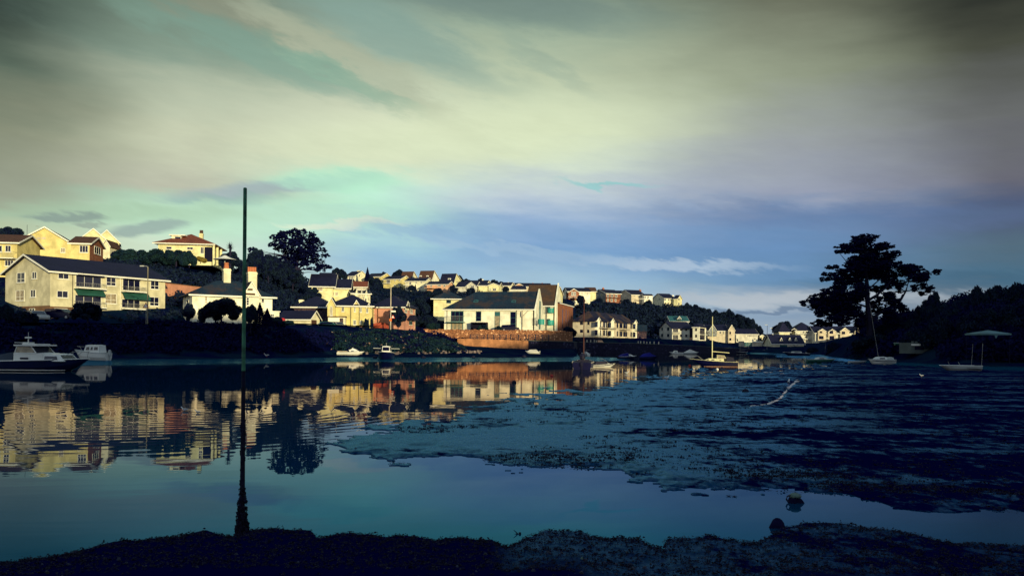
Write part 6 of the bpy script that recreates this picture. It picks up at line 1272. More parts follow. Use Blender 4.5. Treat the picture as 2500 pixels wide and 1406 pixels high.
# ------------------------------------------------------------------ sea walls, quay, railings
def wall_run(name, label, pts, depth, m, cap=None, name_part='wall', cat='wall', capm=None):
    "pts: (px, D, z bottom, z top) in order; one wall with a thickness, following them"
    Pn = [(xy(px, D), zb, zt) for px, D, zb, zt in pts]; o = Pn[0][0]
    t = thing(name, (o.x, o.y, 0), label, cat); b = MB(); c = MB()
    for (p0, b0, t0), (p1, b1, t1) in zip(Pn[:-1], Pn[1:]):
        a = p0 - o; e = p1 - o; d = (e - a).normalized(); nn = Vector((-d.y, d.x)) * depth
        b.add([(a.x, a.y, b0), (e.x, e.y, b1), (e.x + nn.x, e.y + nn.y, b1), (a.x + nn.x, a.y + nn.y, b0), (a.x, a.y, t0), (e.x, e.y, t1), (e.x + nn.x, e.y + nn.y, t1), (a.x + nn.x, a.y + nn.y, t0)], [(3, 2, 1, 0), (4, 5, 6, 7), (0, 1, 5, 4), (1, 2, 6, 5), (2, 3, 7, 6), (3, 0, 4, 7)])
        m_ = Vector((-d.y, d.x)) * .06
        if cap: c.add([(a.x - m_.x, a.y - m_.y, t0 + .003), (e.x - m_.x, e.y - m_.y, t1 + .003), (e.x + nn.x + m_.x, e.y + nn.y + m_.y, t1 + .003), (a.x + nn.x + m_.x, a.y + nn.y + m_.y, t0 + .003), (a.x - m_.x, a.y - m_.y, t0 + cap), (e.x - m_.x, e.y - m_.y, t1 + cap), (e.x + nn.x + m_.x, e.y + nn.y + m_.y, t1 + cap), (a.x + nn.x + m_.x, a.y + nn.y + m_.y, t0 + cap)], [(3, 2, 1, 0), (4, 5, 6, 7), (0, 1, 5, 4), (1, 2, 6, 5), (2, 3, 7, 6), (3, 0, 4, 7)])
    b.build(name_part, m, t)
    if cap: c.build('coping', capm or m, t)
    return t, Pn, o
t, Pn, o = wall_run('rubble_wall', 'sunlit red rubble wall along the road below the white waterside block', [(996, 169, 3.0, zz(996, 806, 169)), (1120, 170, 1.5, zz(1120, 807, 170)), (1322, 171, 1, zz(1322, 808.5, 171)), (1398, 176, 1, zz(1398, 812, 176))], .5, STONE)
# coping stones, each its own
for (p0, b0, t0), (p1, b1, t1) in zip(Pn[:-1], Pn[1:]):
    n_ = int((p1 - p0).length / .62)
    for i in range(n_):
        a = p0.lerp(p1, (i + .5) / n_) - o; z = t0 + (t1 - t0) * (i + .5) / n_; w_ = .26 + .05 * rnd.random(); hh = .16 + .16 * rnd.random()
        MB().box(a.x - w_, a.y - .05, z - .02, a.x + w_, a.y + .45, z + hh).build('coping_stone', STONE, t)
wall_run('sea_wall', 'rust-stained concrete sea wall below the railed path', [(1117, 163, -.2, zz(1117, 826, 163)), (1215, 163, -.2, zz(1215, 829, 163)), (1290, 164, -.2, zz(1290, 832, 164))], 5.5, CONC)
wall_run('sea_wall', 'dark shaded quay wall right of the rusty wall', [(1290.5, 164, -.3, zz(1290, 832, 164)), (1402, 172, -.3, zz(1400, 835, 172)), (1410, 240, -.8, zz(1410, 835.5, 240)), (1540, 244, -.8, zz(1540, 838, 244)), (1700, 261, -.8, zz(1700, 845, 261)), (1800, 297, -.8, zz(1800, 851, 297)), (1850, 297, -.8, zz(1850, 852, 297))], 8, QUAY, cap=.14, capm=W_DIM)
# buttress joints of the sea wall
for i, px in enumerate((1158, 1216, 1243, 1268)):
    a = xy(px, 162.9)
# railed path
gR = 'railing sections along the sea wall path'
rl = [(1148, 1182), (1190, 1236), (1247, 1284), (1291, 1340)]
names = ['leftmost dark railing section on the sunlit sea wall', 'railing section with a gate gap left of the buttress', 'railing section above the end of the rusty wall', 'railing section in shade right of the rusty wall']
for (xa, xb), lab in zip(rl, names):
    a = xy(xa, 165); e = xy(xb, 165.5); zt_ = zz(xa, 829, 165) - .2; t = thing('railing', (a.x, a.y, zt_), lab, 'railing', gR, math.atan2(e.y - a.y, e.x - a.x)); L_ = (e - a).length; n_ = max(2, round(L_ / 1.3))
    for i in range(n_ + 1): MB().box(L_ * i / n_ - .09, -.09, -.4, L_ * i / n_ + .09, .09, 1.3).build('post', DIRON, t)
    for z in (.4, .8, 1.18): MB().box(-.02, -.04, z, L_ + .02, .04, z + .10).build('rail', DIRON, t)
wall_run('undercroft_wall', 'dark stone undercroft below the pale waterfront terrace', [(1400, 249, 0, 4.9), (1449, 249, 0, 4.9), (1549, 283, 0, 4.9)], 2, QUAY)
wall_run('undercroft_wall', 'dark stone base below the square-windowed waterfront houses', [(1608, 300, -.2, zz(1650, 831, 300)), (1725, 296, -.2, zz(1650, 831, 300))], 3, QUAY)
gP = 'pale posts along the quay'
post = None
for i, (px, y0, y1, D) in enumerate([(1433, 830, 837, 243), (1442, 830, 837, 243), (1451, 830, 837, 243), (1456, 831, 837, 243.5), (1558, 833, 840, 247), (1564, 833, 840, 248), (1572, 833, 840.5, 249), (1579, 834, 841, 250), (1587, 834, 841, 251), (1597, 834, 841.5, 252), (1608, 834, 842, 253)]):
    a = P(px, y1, D); H_ = zz(px, y0, D) - a.z
    lab = ('%s pale quay post in the close group left of the ramp' % ['leftmost', 'second', 'third', 'rightmost'][i] if i < 4 else '%s pale quay post in the spaced row left of the square-windowed gable' % ['leftmost', 'second', 'third', 'middle', 'fifth', 'sixth', 'rightmost'][i - 4])
    if post is None:
        post = thing('quay_post', (a.x, a.y, a.z), lab, 'post', gP); MB().box(-.14, -.14, -.4, .14, .14, .92).build('shaft', WOODL, post); MB().lathe([(.2, .92), (.19, 1.0), (.02, 1.06)], 8).build('cap', WOODL, post); c_ = post
    else: c_ = copy_tree(post, (a.x, a.y, a.z), lab)
    c_.scale = (1, 1, H_)
a = P(1467, 838, 245); t = thing('ramp', tuple(a), 'pale sloping ramp end on the quay below the terrace', 'ramp'); MB().prism([(-.9, -.5), (1.2, -.5), (1.1, 0), (.35, .95), (-.9, .95)], 0, 1.2, 'y').build('slab', W_SALMON, t)
0 and thing('plank_rack', tuple(a), 'leaning pale planks on the shaded quay left of the rusty mast', 'planks')
# road
def strip(name, pts, m, zo=.02):
    V_ = []; 
    for px, D0, D1 in pts:
        for D in (D0, D1): p_ = xy(px, D); V_.append((p_.x, p_.y, max(terr(px, D0), terr(px, D1)) + zo))
    return MB().add(V_, [(2 * i, 2 * i + 2, 2 * i + 3, 2 * i + 1) for i in range(len(pts) - 1)]).build(name, m)
ROAD = mat('asphalt', (0.035, 0.035, 0.045), rough=.9)
tag(strip('road', [(-300, 97, 104), (0, 97, 104), (200, 99.5, 107), (400, 106, 114), (600, 117, 124), (720, 137.5, 145), (850, 147.5, 155), (1000, 172.5, 177), (1120, 173, 178), (1300, 174, 182)], ROAD, .06), kind='structure')

# ------------------------------------------------------------------ lamp, signs, poles
def pole_thing(name, px, y0, y1, D, label, cat, r=.08, m=METAL):
    a = P(px, y1, D); t = thing(name, (a.x, a.y, a.z), label, cat); h_ = zz(px, y0, D) - a.z
    MB().tube([(0, 0, -1.5), (0, 0, h_)], [r, r * .7], 8).build('post', m, t); return t, h_
t, h_ = pole_thing('street_lamp', 360, 652, 794, 108, 'tall grey street lamp in front of the flats', 'street lamp', .09, mat('grey_pole', (.22, .20, .14)))
MB().tube([(0, 0, h_), (-.2, 0, h_ + .12), (-.6, 0, h_ + .14)], .05, 6).build('arm', METAL, t); MB().box(-1.05, -.13, h_ + .06, -.5, .13, h_ + .20).build('lamp_head', GRPD, t)
def tri(t, x, z, s, flip=1):
    MB().add([(x - s, -.12, z), (x + s, -.12, z), (x, -.12, z + s * 1.7), (x - s, -.09, z), (x + s, -.09, z), (x, -.09, z + s * 1.7)], [(0, 1, 2), (5, 4, 3), (0, 3, 4, 1), (1, 4, 5, 2), (2, 5, 3, 0)]).build('warning_sign', SIGNR, t)
    MB().add([(x - s * .62, -.13, z + s * .22), (x + s * .62, -.13, z + s * .22), (x, -.13, z + s * 1.28)], [(0, 1, 2)]).build('sign_face', WHITE, t)
t, h_ = pole_thing('road_sign', 356.5, 737, 790, 106, 'triangular warning sign beside the street lamp by the flats', 'road sign', .04); tri(t, 0, h_ - .8, .42)
t, h_ = pole_thing('utility_pole', 953.5, 702, 806, 156, 'tall grey pole with white and triangular signs before the pink house', 'pole', .12, WOODL)
tri(t, .45, zz(953, 777, 156) - t.location.z, .42); MB().box(.1, -.14, zz(953, 762, 156) - t.location.z, 1.0, -.1, zz(953, 758, 156) - t.location.z).build('sign_plate', WHITE, t); MB().box(-.25, -.16, zz(953, 784, 156) - t.location.z, .25, -.1, zz(953, 778, 156) - t.location.z).build('notice', ORANGE, t)
pole_thing('utility_pole', 971.5, 726, 792, 170, 'shorter wooden pole right of the signed pole', 'pole', .14, WOOD)
pole_thing('flagpole', 66, 549, 585, 175, 'thin aerial mast above the dark left-hand tree', 'mast', .05, DIRON)
t, h_ = pole_thing('aerial', 91, 553, 580, 172, 'television aerial above the broad yellow gable', 'aerial', .02); MB().box(-.45, -.02, h_, .45, .02, h_ + .05).box(-.05, -.3, h_, .0, .3, h_ + .04).build('aerial_bars', METAL, t)
for px, y0, y1, D, lab in [(1873, 793, 822, 380, 'far street lamp with its head to the left, against the sky'), (1885, 801, 822, 385, 'second far street lamp near the round dark tree')]:
    t, h_ = pole_thing('street_lamp', px, y0, y1, D, lab, 'street lamp', .12, DIRON); MB().box(-1.2, -.1, h_ - .1, .1, .1, h_ + .12).build('lamp_head', GRPD, t)
t, h_ = pole_thing('utility_pole', 669.5, 615, 640, 205, 'short pole among the trees left of the pine', 'pole', .1, DIRON)
# fences and garden things
a = xy(909, 160); e = xy(949, 160); zb_ = zz(930, 803, 160); t = thing('plank_fence', (a.x, a.y, zb_), 'red-brown boarded fence below the pink wall', 'fence'); n_ = 15; L_ = (e - a).length
for i in range(n_): hh = 1.05 + .22 * math.sin(math.pi * i / (n_ - 1)); MB().box(L_ * i / n_, 0, -.6, L_ * (i + .9) / n_, .05, hh).build('board', REDW, t)
for z in (.15, .8): MB().box(0, .052, z, L_, .11, z + .1).build('rail', REDW, t)
a = P(768, 803, 150); t = thing('low_wall', tuple(a), 'low cream garden wall in front of the stone house', 'wall'); MB().box(.6, 0, -.6, 3.6, .3, 1.0).build('wall', W_CREAM, t); MB().box(.5, -.05, 1.002, 3.7, .35, 1.08).build('coping', WHITE, t)
for i, (px, py) in enumerate(((681, 787), (690, 785))):
    a = P(px, py + 4, 141); t = thing('covered_bin', tuple(a), ('left' if i == 0 else 'right') + ' red covered heap in the garden left of the low garage', 'cover'); MB().lathe([(.5, -.3), (.55, .3), (.45, .6 + .2 * i), (.1, .75 + .2 * i)], 9).build('cover', REDF, t)
# people-free cars
def car(px, py, D, head, m, label, L_=4.1, est=True):
    a = P(px, py, D); t = thing('parked_car', tuple(a), label, 'car', None, R(head)); hw = .82
    pr = [(-L_ / 2, .35), (-L_ / 2 + .05, .9), (-L_ / 2 + .3, 1.35), (-.2, 1.45), (.45, 1.38), (1.05, .95), (L_ / 2 - .15, .82), (L_ / 2, .5), (L_ / 2, .3), (-L_ / 2, .25)]
    MB().prism(pr, -hw, hw, 'y').build('body', m, t)
    MB().prism([(-L_ / 2 + .25, .95), (-L_ / 2 + .42, 1.3), (-.2, 1.39), (.4, 1.33), (.88, .95)], -hw - .01, hw + .01, 'y').build('side_window', GLASS, t)
    MB().add([(.5, -.72, 1.36), (.5, .72, 1.36), (1.07, .76, .97), (1.07, -.76, .97)], [(0, 1, 2, 3)]).build('windscreen', GLASS, t)
    for x in (-1.3, 1.3):
        for y in (-hw, hw - .2):
            w_ = MB().prism([(x + .31 * math.cos(q_ * math.pi / 6), .31 + .31 * math.sin(q_ * math.pi / 6)) for q_ in range(12)], y - .02, y + .22, 'y').build('wheel', BLACK, t)
            MB().prism([(x + .18 * math.cos(q_ * math.pi / 4), .31 + .18 * math.sin(q_ * math.pi / 4)) for q_ in range(8)], y - .03, y + .23, 'y').build('rim', SILVER, w_)
    for y in (-.6, .35): MB().box(L_ / 2 - .02, y, .55, L_ / 2 + .02, y + .25, .7).build('headlight', WHITE, t)
    MB().box(L_ / 2 - .01, -.75, .3, L_ / 2 + .05, .75, .45).build('bumper', m, t); return t
car(806, 804, 148, 4, TEALCAR, 'teal parked car beside the white garage door'); car(823, 804, 150, -40, SILVER, 'silver parked car overlapping the teal one')
car(88, 785, 104, -35, SILVER, 'pale car half hidden in shade below the flats'); car(150, 780, 106, -8, NAVY, 'dark car parked before the flats ground floor'); car(1245, 809, 172.8, 0, BLACK, 'black car roof showing over the rubble wall')
# gazebo on the right bank
pg = P(2411, 876, 88); t = thing('gazebo', tuple(pg), 'pale pop-up gazebo with a shallow peaked canopy on the right bank', 'gazebo')
zc = zz(2411, 818, 88) - pg.z; hw = 1.62
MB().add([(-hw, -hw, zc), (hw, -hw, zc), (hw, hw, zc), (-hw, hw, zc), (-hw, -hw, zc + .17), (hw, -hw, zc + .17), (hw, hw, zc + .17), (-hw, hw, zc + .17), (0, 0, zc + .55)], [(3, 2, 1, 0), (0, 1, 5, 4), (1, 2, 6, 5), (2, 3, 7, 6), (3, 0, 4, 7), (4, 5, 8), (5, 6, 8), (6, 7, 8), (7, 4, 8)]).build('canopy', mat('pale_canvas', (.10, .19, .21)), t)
for x in (-1.5, 1.5):
    for y in (-1.5, 1.5): MB().tube([(x, y, -.4), (x, y, zc)], .02, 6).build('leg', DIRON, t)
MB().add([(-.25, -1.6, zc - .002), (.15, -1.6, zc - .002), (-.05, -1.6, zc - .4), (-.25, -1.57, zc - .002), (.15, -1.57, zc - .002), (-.05, -1.57, zc - .4)], [(0, 1, 2), (5, 4, 3), (0, 3, 4, 1), (1, 4, 5, 2), (2, 5, 3, 0)]).build('flap', mat('pale_canvas', (.3, .38, .36)), t)
for i, (x0, y0, x1, y1) in enumerate([(1720, 370, 1692, 530), (1872, 368, 1848, 530)]):
    p0 = P(*ZP(10, x1, y1), 84); p1 = P(*ZP(10, x0, y0), 84); t = thing('leaning_pole', tuple(p0), ('left' if i == 0 else 'right') + ' one of two thin pale poles leaning below the gazebo', 'pole'); MB().tube([(0, 0, -2.0), tuple(p1 - p0)], .016, 6).build('shaft', METAL, t)
# ------------------------------------------------------------------ leaves and trees
def leaves(C_, S_, size, flat=1.0, seed=0, jitter=.5):
    "one small quad round each centre; C_ (n,3) centres, size (n,)"
    r = np.random.default_rng(seed); n = len(C_)
    a = r.normal(size=(n, 3)); a[:, 2] *= flat; a /= np.linalg.norm(a, axis=1)[:, None] + 1e-9
    b = r.normal(size=(n, 3)); b -= a * (a * b).sum(1)[:, None]; b /= np.linalg.norm(b, axis=1)[:, None] + 1e-9
    sz = (size * (1 + jitter * (r.random(n) - .5) * 2))[:, None]; a = a * sz; b = b * sz * .62
    V_ = np.stack([C_ - a, C_ - b * .9 + a * .1, C_ + a, C_ + b], 1).reshape(-1, 3)
    return V_, np.arange(n * 4).reshape(-1, 4)
def lobe_points(lobes, dens, seed=0, shell=.55):
    "points mostly near the surface of each lobe (cx,cy,cz,rx,ry,rz); dens = points per lobe unit area"
    r = np.random.default_rng(seed); out = []; ids = []
    for i, (cx, cy, cz, rx, ry, rz) in enumerate(lobes):
        n = max(10, int(dens * (rx * ry + ry * rz + rx * rz) / 3))
        d = r.normal(size=(n, 3)); d /= np.linalg.norm(d, axis=1)[:, None]
        rad = shell + (1 - shell) * r.random(n) ** .5; rad *= 1 + .22 * (r.random(n) - .5)
        out.append(np.stack([cx + d[:, 0] * rx * rad, cy + d[:, 1] * ry * rad, cz + d[:, 2] * rz * rad], 1))
    return np.concatenate(out)
def broad(seed, R_=1.0, H_=1.2, nl=26, dens=900, leaf=.045):
    "unit crown: about R_ wide, base at z 0"
    r = random.Random(seed); lobes = []
    for i in range(nl):
        a = r.uniform(0, 6.28); q_ = r.random() ** .5 * .72; z = r.uniform(.18, 1.0); k = math.sin(math.pi * min(1, .15 + z * .8)) ** .5
        s_ = r.uniform(.17, .34)
        lobes.append((R_ * q_ * math.cos(a) * k, R_ * q_ * math.sin(a) * k, H_ * z * .82, s_ * R_, s_ * R_, s_ * R_ * .85))
    C_ = lobe_points(lobes, dens * 14, seed); return leaves(C_, None, np.full(len(C_), leaf), seed=seed)
def mesh_of(name, VF, m):
    o = np_mesh(name, VF[0], VF[1], m); me = o.data; bpy.data.objects.remove(o); return me
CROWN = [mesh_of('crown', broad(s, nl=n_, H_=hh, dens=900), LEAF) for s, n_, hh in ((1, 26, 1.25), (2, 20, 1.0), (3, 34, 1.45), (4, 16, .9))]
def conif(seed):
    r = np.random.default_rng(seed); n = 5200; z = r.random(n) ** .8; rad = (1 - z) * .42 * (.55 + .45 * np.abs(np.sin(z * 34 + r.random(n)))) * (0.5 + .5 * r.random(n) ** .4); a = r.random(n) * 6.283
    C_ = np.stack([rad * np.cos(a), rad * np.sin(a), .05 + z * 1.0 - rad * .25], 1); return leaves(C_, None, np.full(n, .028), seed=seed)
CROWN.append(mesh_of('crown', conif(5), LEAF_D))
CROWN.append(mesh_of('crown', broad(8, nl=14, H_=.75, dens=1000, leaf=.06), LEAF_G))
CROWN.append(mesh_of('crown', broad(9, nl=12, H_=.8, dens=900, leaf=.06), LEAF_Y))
TRUNK = None
def trunk_mesh(seed):
    r = random.Random(seed); b = MB(); b.tube([(0, 0, -.3), (.01, 0, .2), (.03, .01, .5), (.02, .02, .8)], [.055, .045, .032, .012], 7)
    for i in range(6): a = i * 1.05 + r.random(); z = .22 + .09 * i; b.tube([(.01, 0, z), (.2 * math.cos(a), .2 * math.sin(a), z + .14), (.42 * math.cos(a), .42 * math.sin(a), z + .22)], [.022, .014, .005], 5)
    o = b.build('trunk', BARK); me = o.data; bpy.data.objects.remove(o); return me
TRUNKS = [trunk_mesh(1), trunk_mesh(2)]
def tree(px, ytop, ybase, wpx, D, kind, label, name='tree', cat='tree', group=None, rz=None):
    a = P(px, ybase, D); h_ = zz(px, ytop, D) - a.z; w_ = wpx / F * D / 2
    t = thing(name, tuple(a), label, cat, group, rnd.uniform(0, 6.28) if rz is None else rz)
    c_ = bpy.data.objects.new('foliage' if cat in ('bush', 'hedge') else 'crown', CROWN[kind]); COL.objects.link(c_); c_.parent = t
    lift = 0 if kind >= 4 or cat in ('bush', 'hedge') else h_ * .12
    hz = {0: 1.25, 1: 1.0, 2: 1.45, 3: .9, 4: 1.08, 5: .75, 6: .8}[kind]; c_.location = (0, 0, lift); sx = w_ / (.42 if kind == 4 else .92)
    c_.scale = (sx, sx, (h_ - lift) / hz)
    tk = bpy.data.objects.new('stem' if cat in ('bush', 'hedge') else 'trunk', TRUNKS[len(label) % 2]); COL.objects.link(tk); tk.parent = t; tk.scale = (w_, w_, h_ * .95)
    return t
T = tree
GT = 'trees and shrubs of the far hillside'
T(25, 553, 612, 78, 178, 0, 'dark round tree at the top left behind the balcony house'); T(-5, 560, 615, 60, 172, 1, 'dark tree cut by the left edge of the skyline')
T(82, 572, 606, 36, 190, 1, 'small dark treetop just left of the broad yellow gable')
T(565, 612, 668, 58, 178, 2, 'dense dark tree under the spiky palm head'); T(625, 603, 690, 52, 190, 2, 'dark ragged tree just right of the green pole'); T(655, 622, 700, 70, 195, 0, 'dark spreading tree between the green pole and the pine')
T(598, 640, 700, 60, 186, 1, 'dark shrubby tree directly behind the green pole'); T(690, 636, 700, 60, 205, 1, 'dark low tree left of the pine trunk'); T(715, 655, 712, 70, 200, 0, 'dark tree at the foot of the pine')
T(540, 726, 792, 100, 112, 0, 'large dark tree in front of the white cottage wall', rz=1.0); T(634, 738, 796, 46, 113, 4, 'dark pointed conifer right of the green pole before the cottage'); T(652, 752, 796, 44, 112, 4, 'shorter dark conifer beside the pointed one')
T(612, 745, 800, 40, 111, 1, 'dark shrub behind the green pole at the cottage corner'); T(214, 738, 790, 86, 103, 0, 'dark bushy tree in front of the flats balconies'); T(500, 752, 792, 44, 112, 3, 'low dark bush left of the cottage tree')
T(460, 738, 790, 30, 120, 2, 'slim dark tree against the cottage left wall'); T(670, 775, 802, 60, 128, 3, 'dark rounded bush right of the conifers', cat='bush'); T(700, 783, 806, 46, 138, 5, 'flowering bush by the low garage', cat='bush')
T(826, 655, 690, 42, 320, 1, 'bushy dark tree left of the ridge houses'); T(897, 652, 690, 22, 372, 4, 'spiky dark conifer between the first two ridge houses'); T(937, 664, 690, 26, 420, 1, 'small dark treetop behind the second ridge house')
T(974, 659, 686, 40, 425, 1, 'round dark tree behind the third ridge house'); T(910, 674, 720, 46, 350, 2, 'dark tall tree below the second ridge house'); T(1116, 670, 700, 30, 400, 1, 'dark tree right of the steep-roofed yellow ridge house')
T(1014, 693, 712, 10, 345, 4, 'small pointed shrub before the white ridge house'); T(1135, 681, 705, 34, 400, 1, 'dark tree beside the catslide-roofed ridge house'); T(1175, 680, 700, 26, 405, 1, 'small tree on the skyline above the catslide roof'); T(1206, 684, 706, 26, 410, 3, 'low dark skyline tree right of the white satellite dish'); T(1222, 688, 708, 22, 412, 3, 'next low dark skyline tree towards the long roof')
T(1052, 708, 770, 70, 225, 2, 'tall dark tree left of the green hipped roof', rz=2.); T(1022, 722, 790, 60, 200, 0, 'dark tree between the pink house and the green hipped roof'); T(1036, 770, 806, 70, 178, 1, 'dark round bush left of the white waterside block')
T(972, 745, 804, 40, 158, 2, 'dark tree in front of the pink house'); T(1060, 790, 812, 46, 172, 5, 'leafy shrub at the corner of the white waterside block', cat='bush'); T(1180, 793, 812, 34, 172, 5, 'shrub beside the waterside block porch', cat='bush'); T(1218, 796, 812, 24, 172, 5, 'small shrub right of the tall blue-framed window', cat='bush')
T(1390, 797, 830, 44, 178, 0, 'dark bush at the foot of the brick range'); T(765, 700, 745, 40, 192, 2, 'dark tree hiding the left end of the hillside villa'); T(745, 715, 760, 60, 188, 0, 'dark leafy tree above the stone house roof')
T(490, 626, 640, 34, 172, 6, 'golden clipped shrub under the bungalow porch', cat='bush'); T(462, 614, 645, 44, 170, 5, 'rounded dark green shrub left of the golden one', cat='bush'); T(430, 612, 642, 84, 172, 5, 'clipped hedge mound below the bungalow windows', cat='bush'); T(380, 611, 642, 96, 172, 5, 'long hedge mound at the left of the bungalow', cat='bush'); T(326, 611, 647, 100, 176, 5, 'hedge mound on the skyline left of the bungalow', cat='bush')
T(300, 612, 650, 60, 178, 1, 'dark shrub on the slope beside the sunroom', cat='bush'); T(10, 745, 800, 60, 101, 1, 'dark bush at the left corner of the flats', cat='bush'); T(60, 762, 800, 70, 100, 3, 'low dark bush below the gable of the flats', cat='bush')
T(893, 776, 806, 14, 155.5, 2, 'narrow dark climber against the yellow house wall', cat='bush'); T(908, 772, 806, 9, 155.5, 2, 'thin dark climber at the corner between yellow and pink houses', cat='bush')
# wood on the end of the ridge and below it, tree by tree
wood = [(1505, 738, 775, 60), (1540, 735, 775, 64), (1575, 738, 775, 60), (1610, 744, 780, 60), (1645, 747, 782, 56), (1672, 741, 785, 44), (1700, 742, 790, 50), (1727, 752, 800, 48), (1752, 759, 806, 48), (1775, 757, 812, 46), (1798, 766, 815, 44), (1818, 770, 820, 48), (1838, 780, 826, 34), (1850, 792, 828, 26)]
wl_ = ['leftmost', 'second', 'third', 'fourth', 'fifth', 'sixth', 'seventh', 'eighth', 'ninth', 'tenth', 'eleventh', 'largest round', 'second last', 'last small']
for (px, yt, yb_, w_), nm in zip(wood, wl_): T(px, yt, yb_ + 6, w_, 440 + (px - 1505) * .1, rnd.choice((0, 1, 2)), 'dark wood tree under the end of the ridge, %s counted towards the right' % nm, group='wood below the ridge')
T(1912, 784, 832, 56, 430, 0, 'round dark tree behind the far pointed roof'); T(1873, 817, 838, 22, 400, 3, 'small dark bush between the two tiny gabled huts'); T(2080, 826, 872, 70, 240, 0, 'dark round tree before the beige gabled bays'); T(1982, 848, 872, 40, 250, 3, 'dark bush at the water left of the cedar'); T(2040, 836, 878, 50, 200, 1, 'dark bush at the waterline under the cedar')
T(2128, 815, 874, 110, 125, 0, 'black tree mass around the foot of the cedar trunk')
T(1855, 817, 828, 18, 420, 3, 'tiny dark bush left of the far lamp posts')
for px, yt, yb_, w_, D, kd, lab in [(858, 684, 704, 26, 372, 3, 'dark bush under the verandah of the leftmost ridge house'), (1004, 696, 712, 22, 345, 1, 'dark bush between the yellow balcony house and the white one on the ridge'), (1068, 704, 722, 30, 332, 3, 'dark bush below the salmon ridge house terrace'), (1110, 696, 716, 26, 332, 1, 'dark bush right of the salmon ridge house'),
    (1150, 703, 722, 26, 322, 3, 'dark bush under the catslide roof window'), (1236, 700, 716, 26, 338, 3, 'dark bush right of the sloping-roofed pale yellow ridge house'), (1418, 722, 742, 24, 324, 3, 'dark bush under the timber-framed balcony bay'), (1462, 728, 748, 26, 348, 1, 'dark bush below the grey gable on the ridge'), (1528, 731, 750, 28, 378, 3, 'dark bush at the foot of the tall beige blank gable'), (1583, 733, 752, 26, 385, 1, 'dark bush under the glazed ridge house')]: T(px, yt, yb_, w_, D, kd, lab, cat='bush')
# the cabbage palm
a = P(562, 640, 176); t = thing('palm_tree', tuple(a), 'spiky-headed palm on the skyline left of the green pole', 'palm tree'); hh = zz(562, 603, 176) - a.z
MB().tube([(0, 0, -3), (0, 0, hh)], .25, 7).build('trunk', BARK, t); V_ = []; F_ = []
for i in range(120):
    u_ = rnd.uniform(-.5, 1); az = rnd.uniform(0, 6.28); d = Vector((math.cos(az) * math.sqrt(1 - u_ * u_), math.sin(az) * math.sqrt(1 - u_ * u_), u_)); sd = d.cross(Vector((0, 0, 1))).normalized() * .09; L_ = rnd.uniform(.9, 1.5); o_ = len(V_)
    V_ += [Vector((0, 0, hh)) - sd, Vector((0, 0, hh)) + sd, Vector((0, 0, hh - .1)) + d * L_]; F_.append((o_, o_ + 1, o_ + 2))
MB().add(V_, F_).build('fronds', LEAF_D, t)

# the pine and the cedar: limbs, then flat pads or round tufts of needles at their ends
def big_tree(name, zk, D, lobes, limbs, m, label, pad, dens, leaf, flat, base_px, seed, spread=.9, deep=1.0, fill=7.5):
    s = ZK[zk][0]; a = P(*base_px, D); t = thing(name, tuple(a), label, name.split('_')[0] + ' tree'); r = random.Random(seed)
    k = D / F / s; out = []; cen = []
    for x, y, rx, ry in lobes:
        yo = r.uniform(-1, 1) * spread * 3.4; p_ = P(*ZP(zk, x, y), D) - a
        w = 1 + yo / D; cen.append((p_.x * w, yo, p_.z * w))
        ry *= (1.5 if fill > 3 else 1.15); nb = 3 + int(rx * ry / pad / pad * fill)
        for i in range(nb):
            q_ = (r.random() ** .6, r.uniform(0, 6.28)); ex = rx * k * q_[0] * math.cos(q_[1]); ez = ry * k * q_[0] * math.sin(q_[1]) * .9; ey = r.uniform(-1, 1) * rx * k * .7 * deep
            sr = r.uniform(.55, 1.1) * pad * k
            out.append((p_.x * w + ex, yo + ey, p_.z * w + ez, sr, sr, sr * flat))
    C_ = lobe_points(out, dens, seed, .2); V_, F_ = leaves(C_, None, np.full(len(C_), leaf), flat=.55, seed=seed); np_mesh('crown', V_, F_, m, t)
    for pts, r0, r1 in limbs:
        pp = [P(*ZP(zk, x, y), D) - a for x, y in pts]; n_ = len(pp); sh = r.uniform(-1.2, 1.2) if len(limbs) and r0 < .5 else 0
        pp = [Vector((v.x, sh * i / (n_ - 1), v.z)) for i, v in enumerate(pp)]; MB().tube(pp, [r0 + (r1 - r0) * i / (n_ - 1) for i in range(n_)], 8).build('trunk' if r0 > .5 else 'branch', BARK, t)
    # twigs towards the pads from the nearest limb
    tw = MB()
    for c_ in cen[::1]:
        c_ = Vector(c_); b0 = None
        for pts, r0, r1 in limbs:
            for x, y in pts:
                q_ = P(*ZP(zk, x, y), D) - a; d_ = (Vector((q_.x, 0, q_.z)) - c_).length
                if q_.z < c_.z + .5 and (b0 is None or d_ < b0[0]): b0 = (d_, Vector((q_.x, 0, q_.z)))
        if b0 and b0[0] > .3: tw.tube([b0[1], b0[1].lerp(c_, .5) + Vector((0, 0, -.2)), c_], [.11, .07, .03], 5)
    tw.build('boughs', BARK, t)
    return t
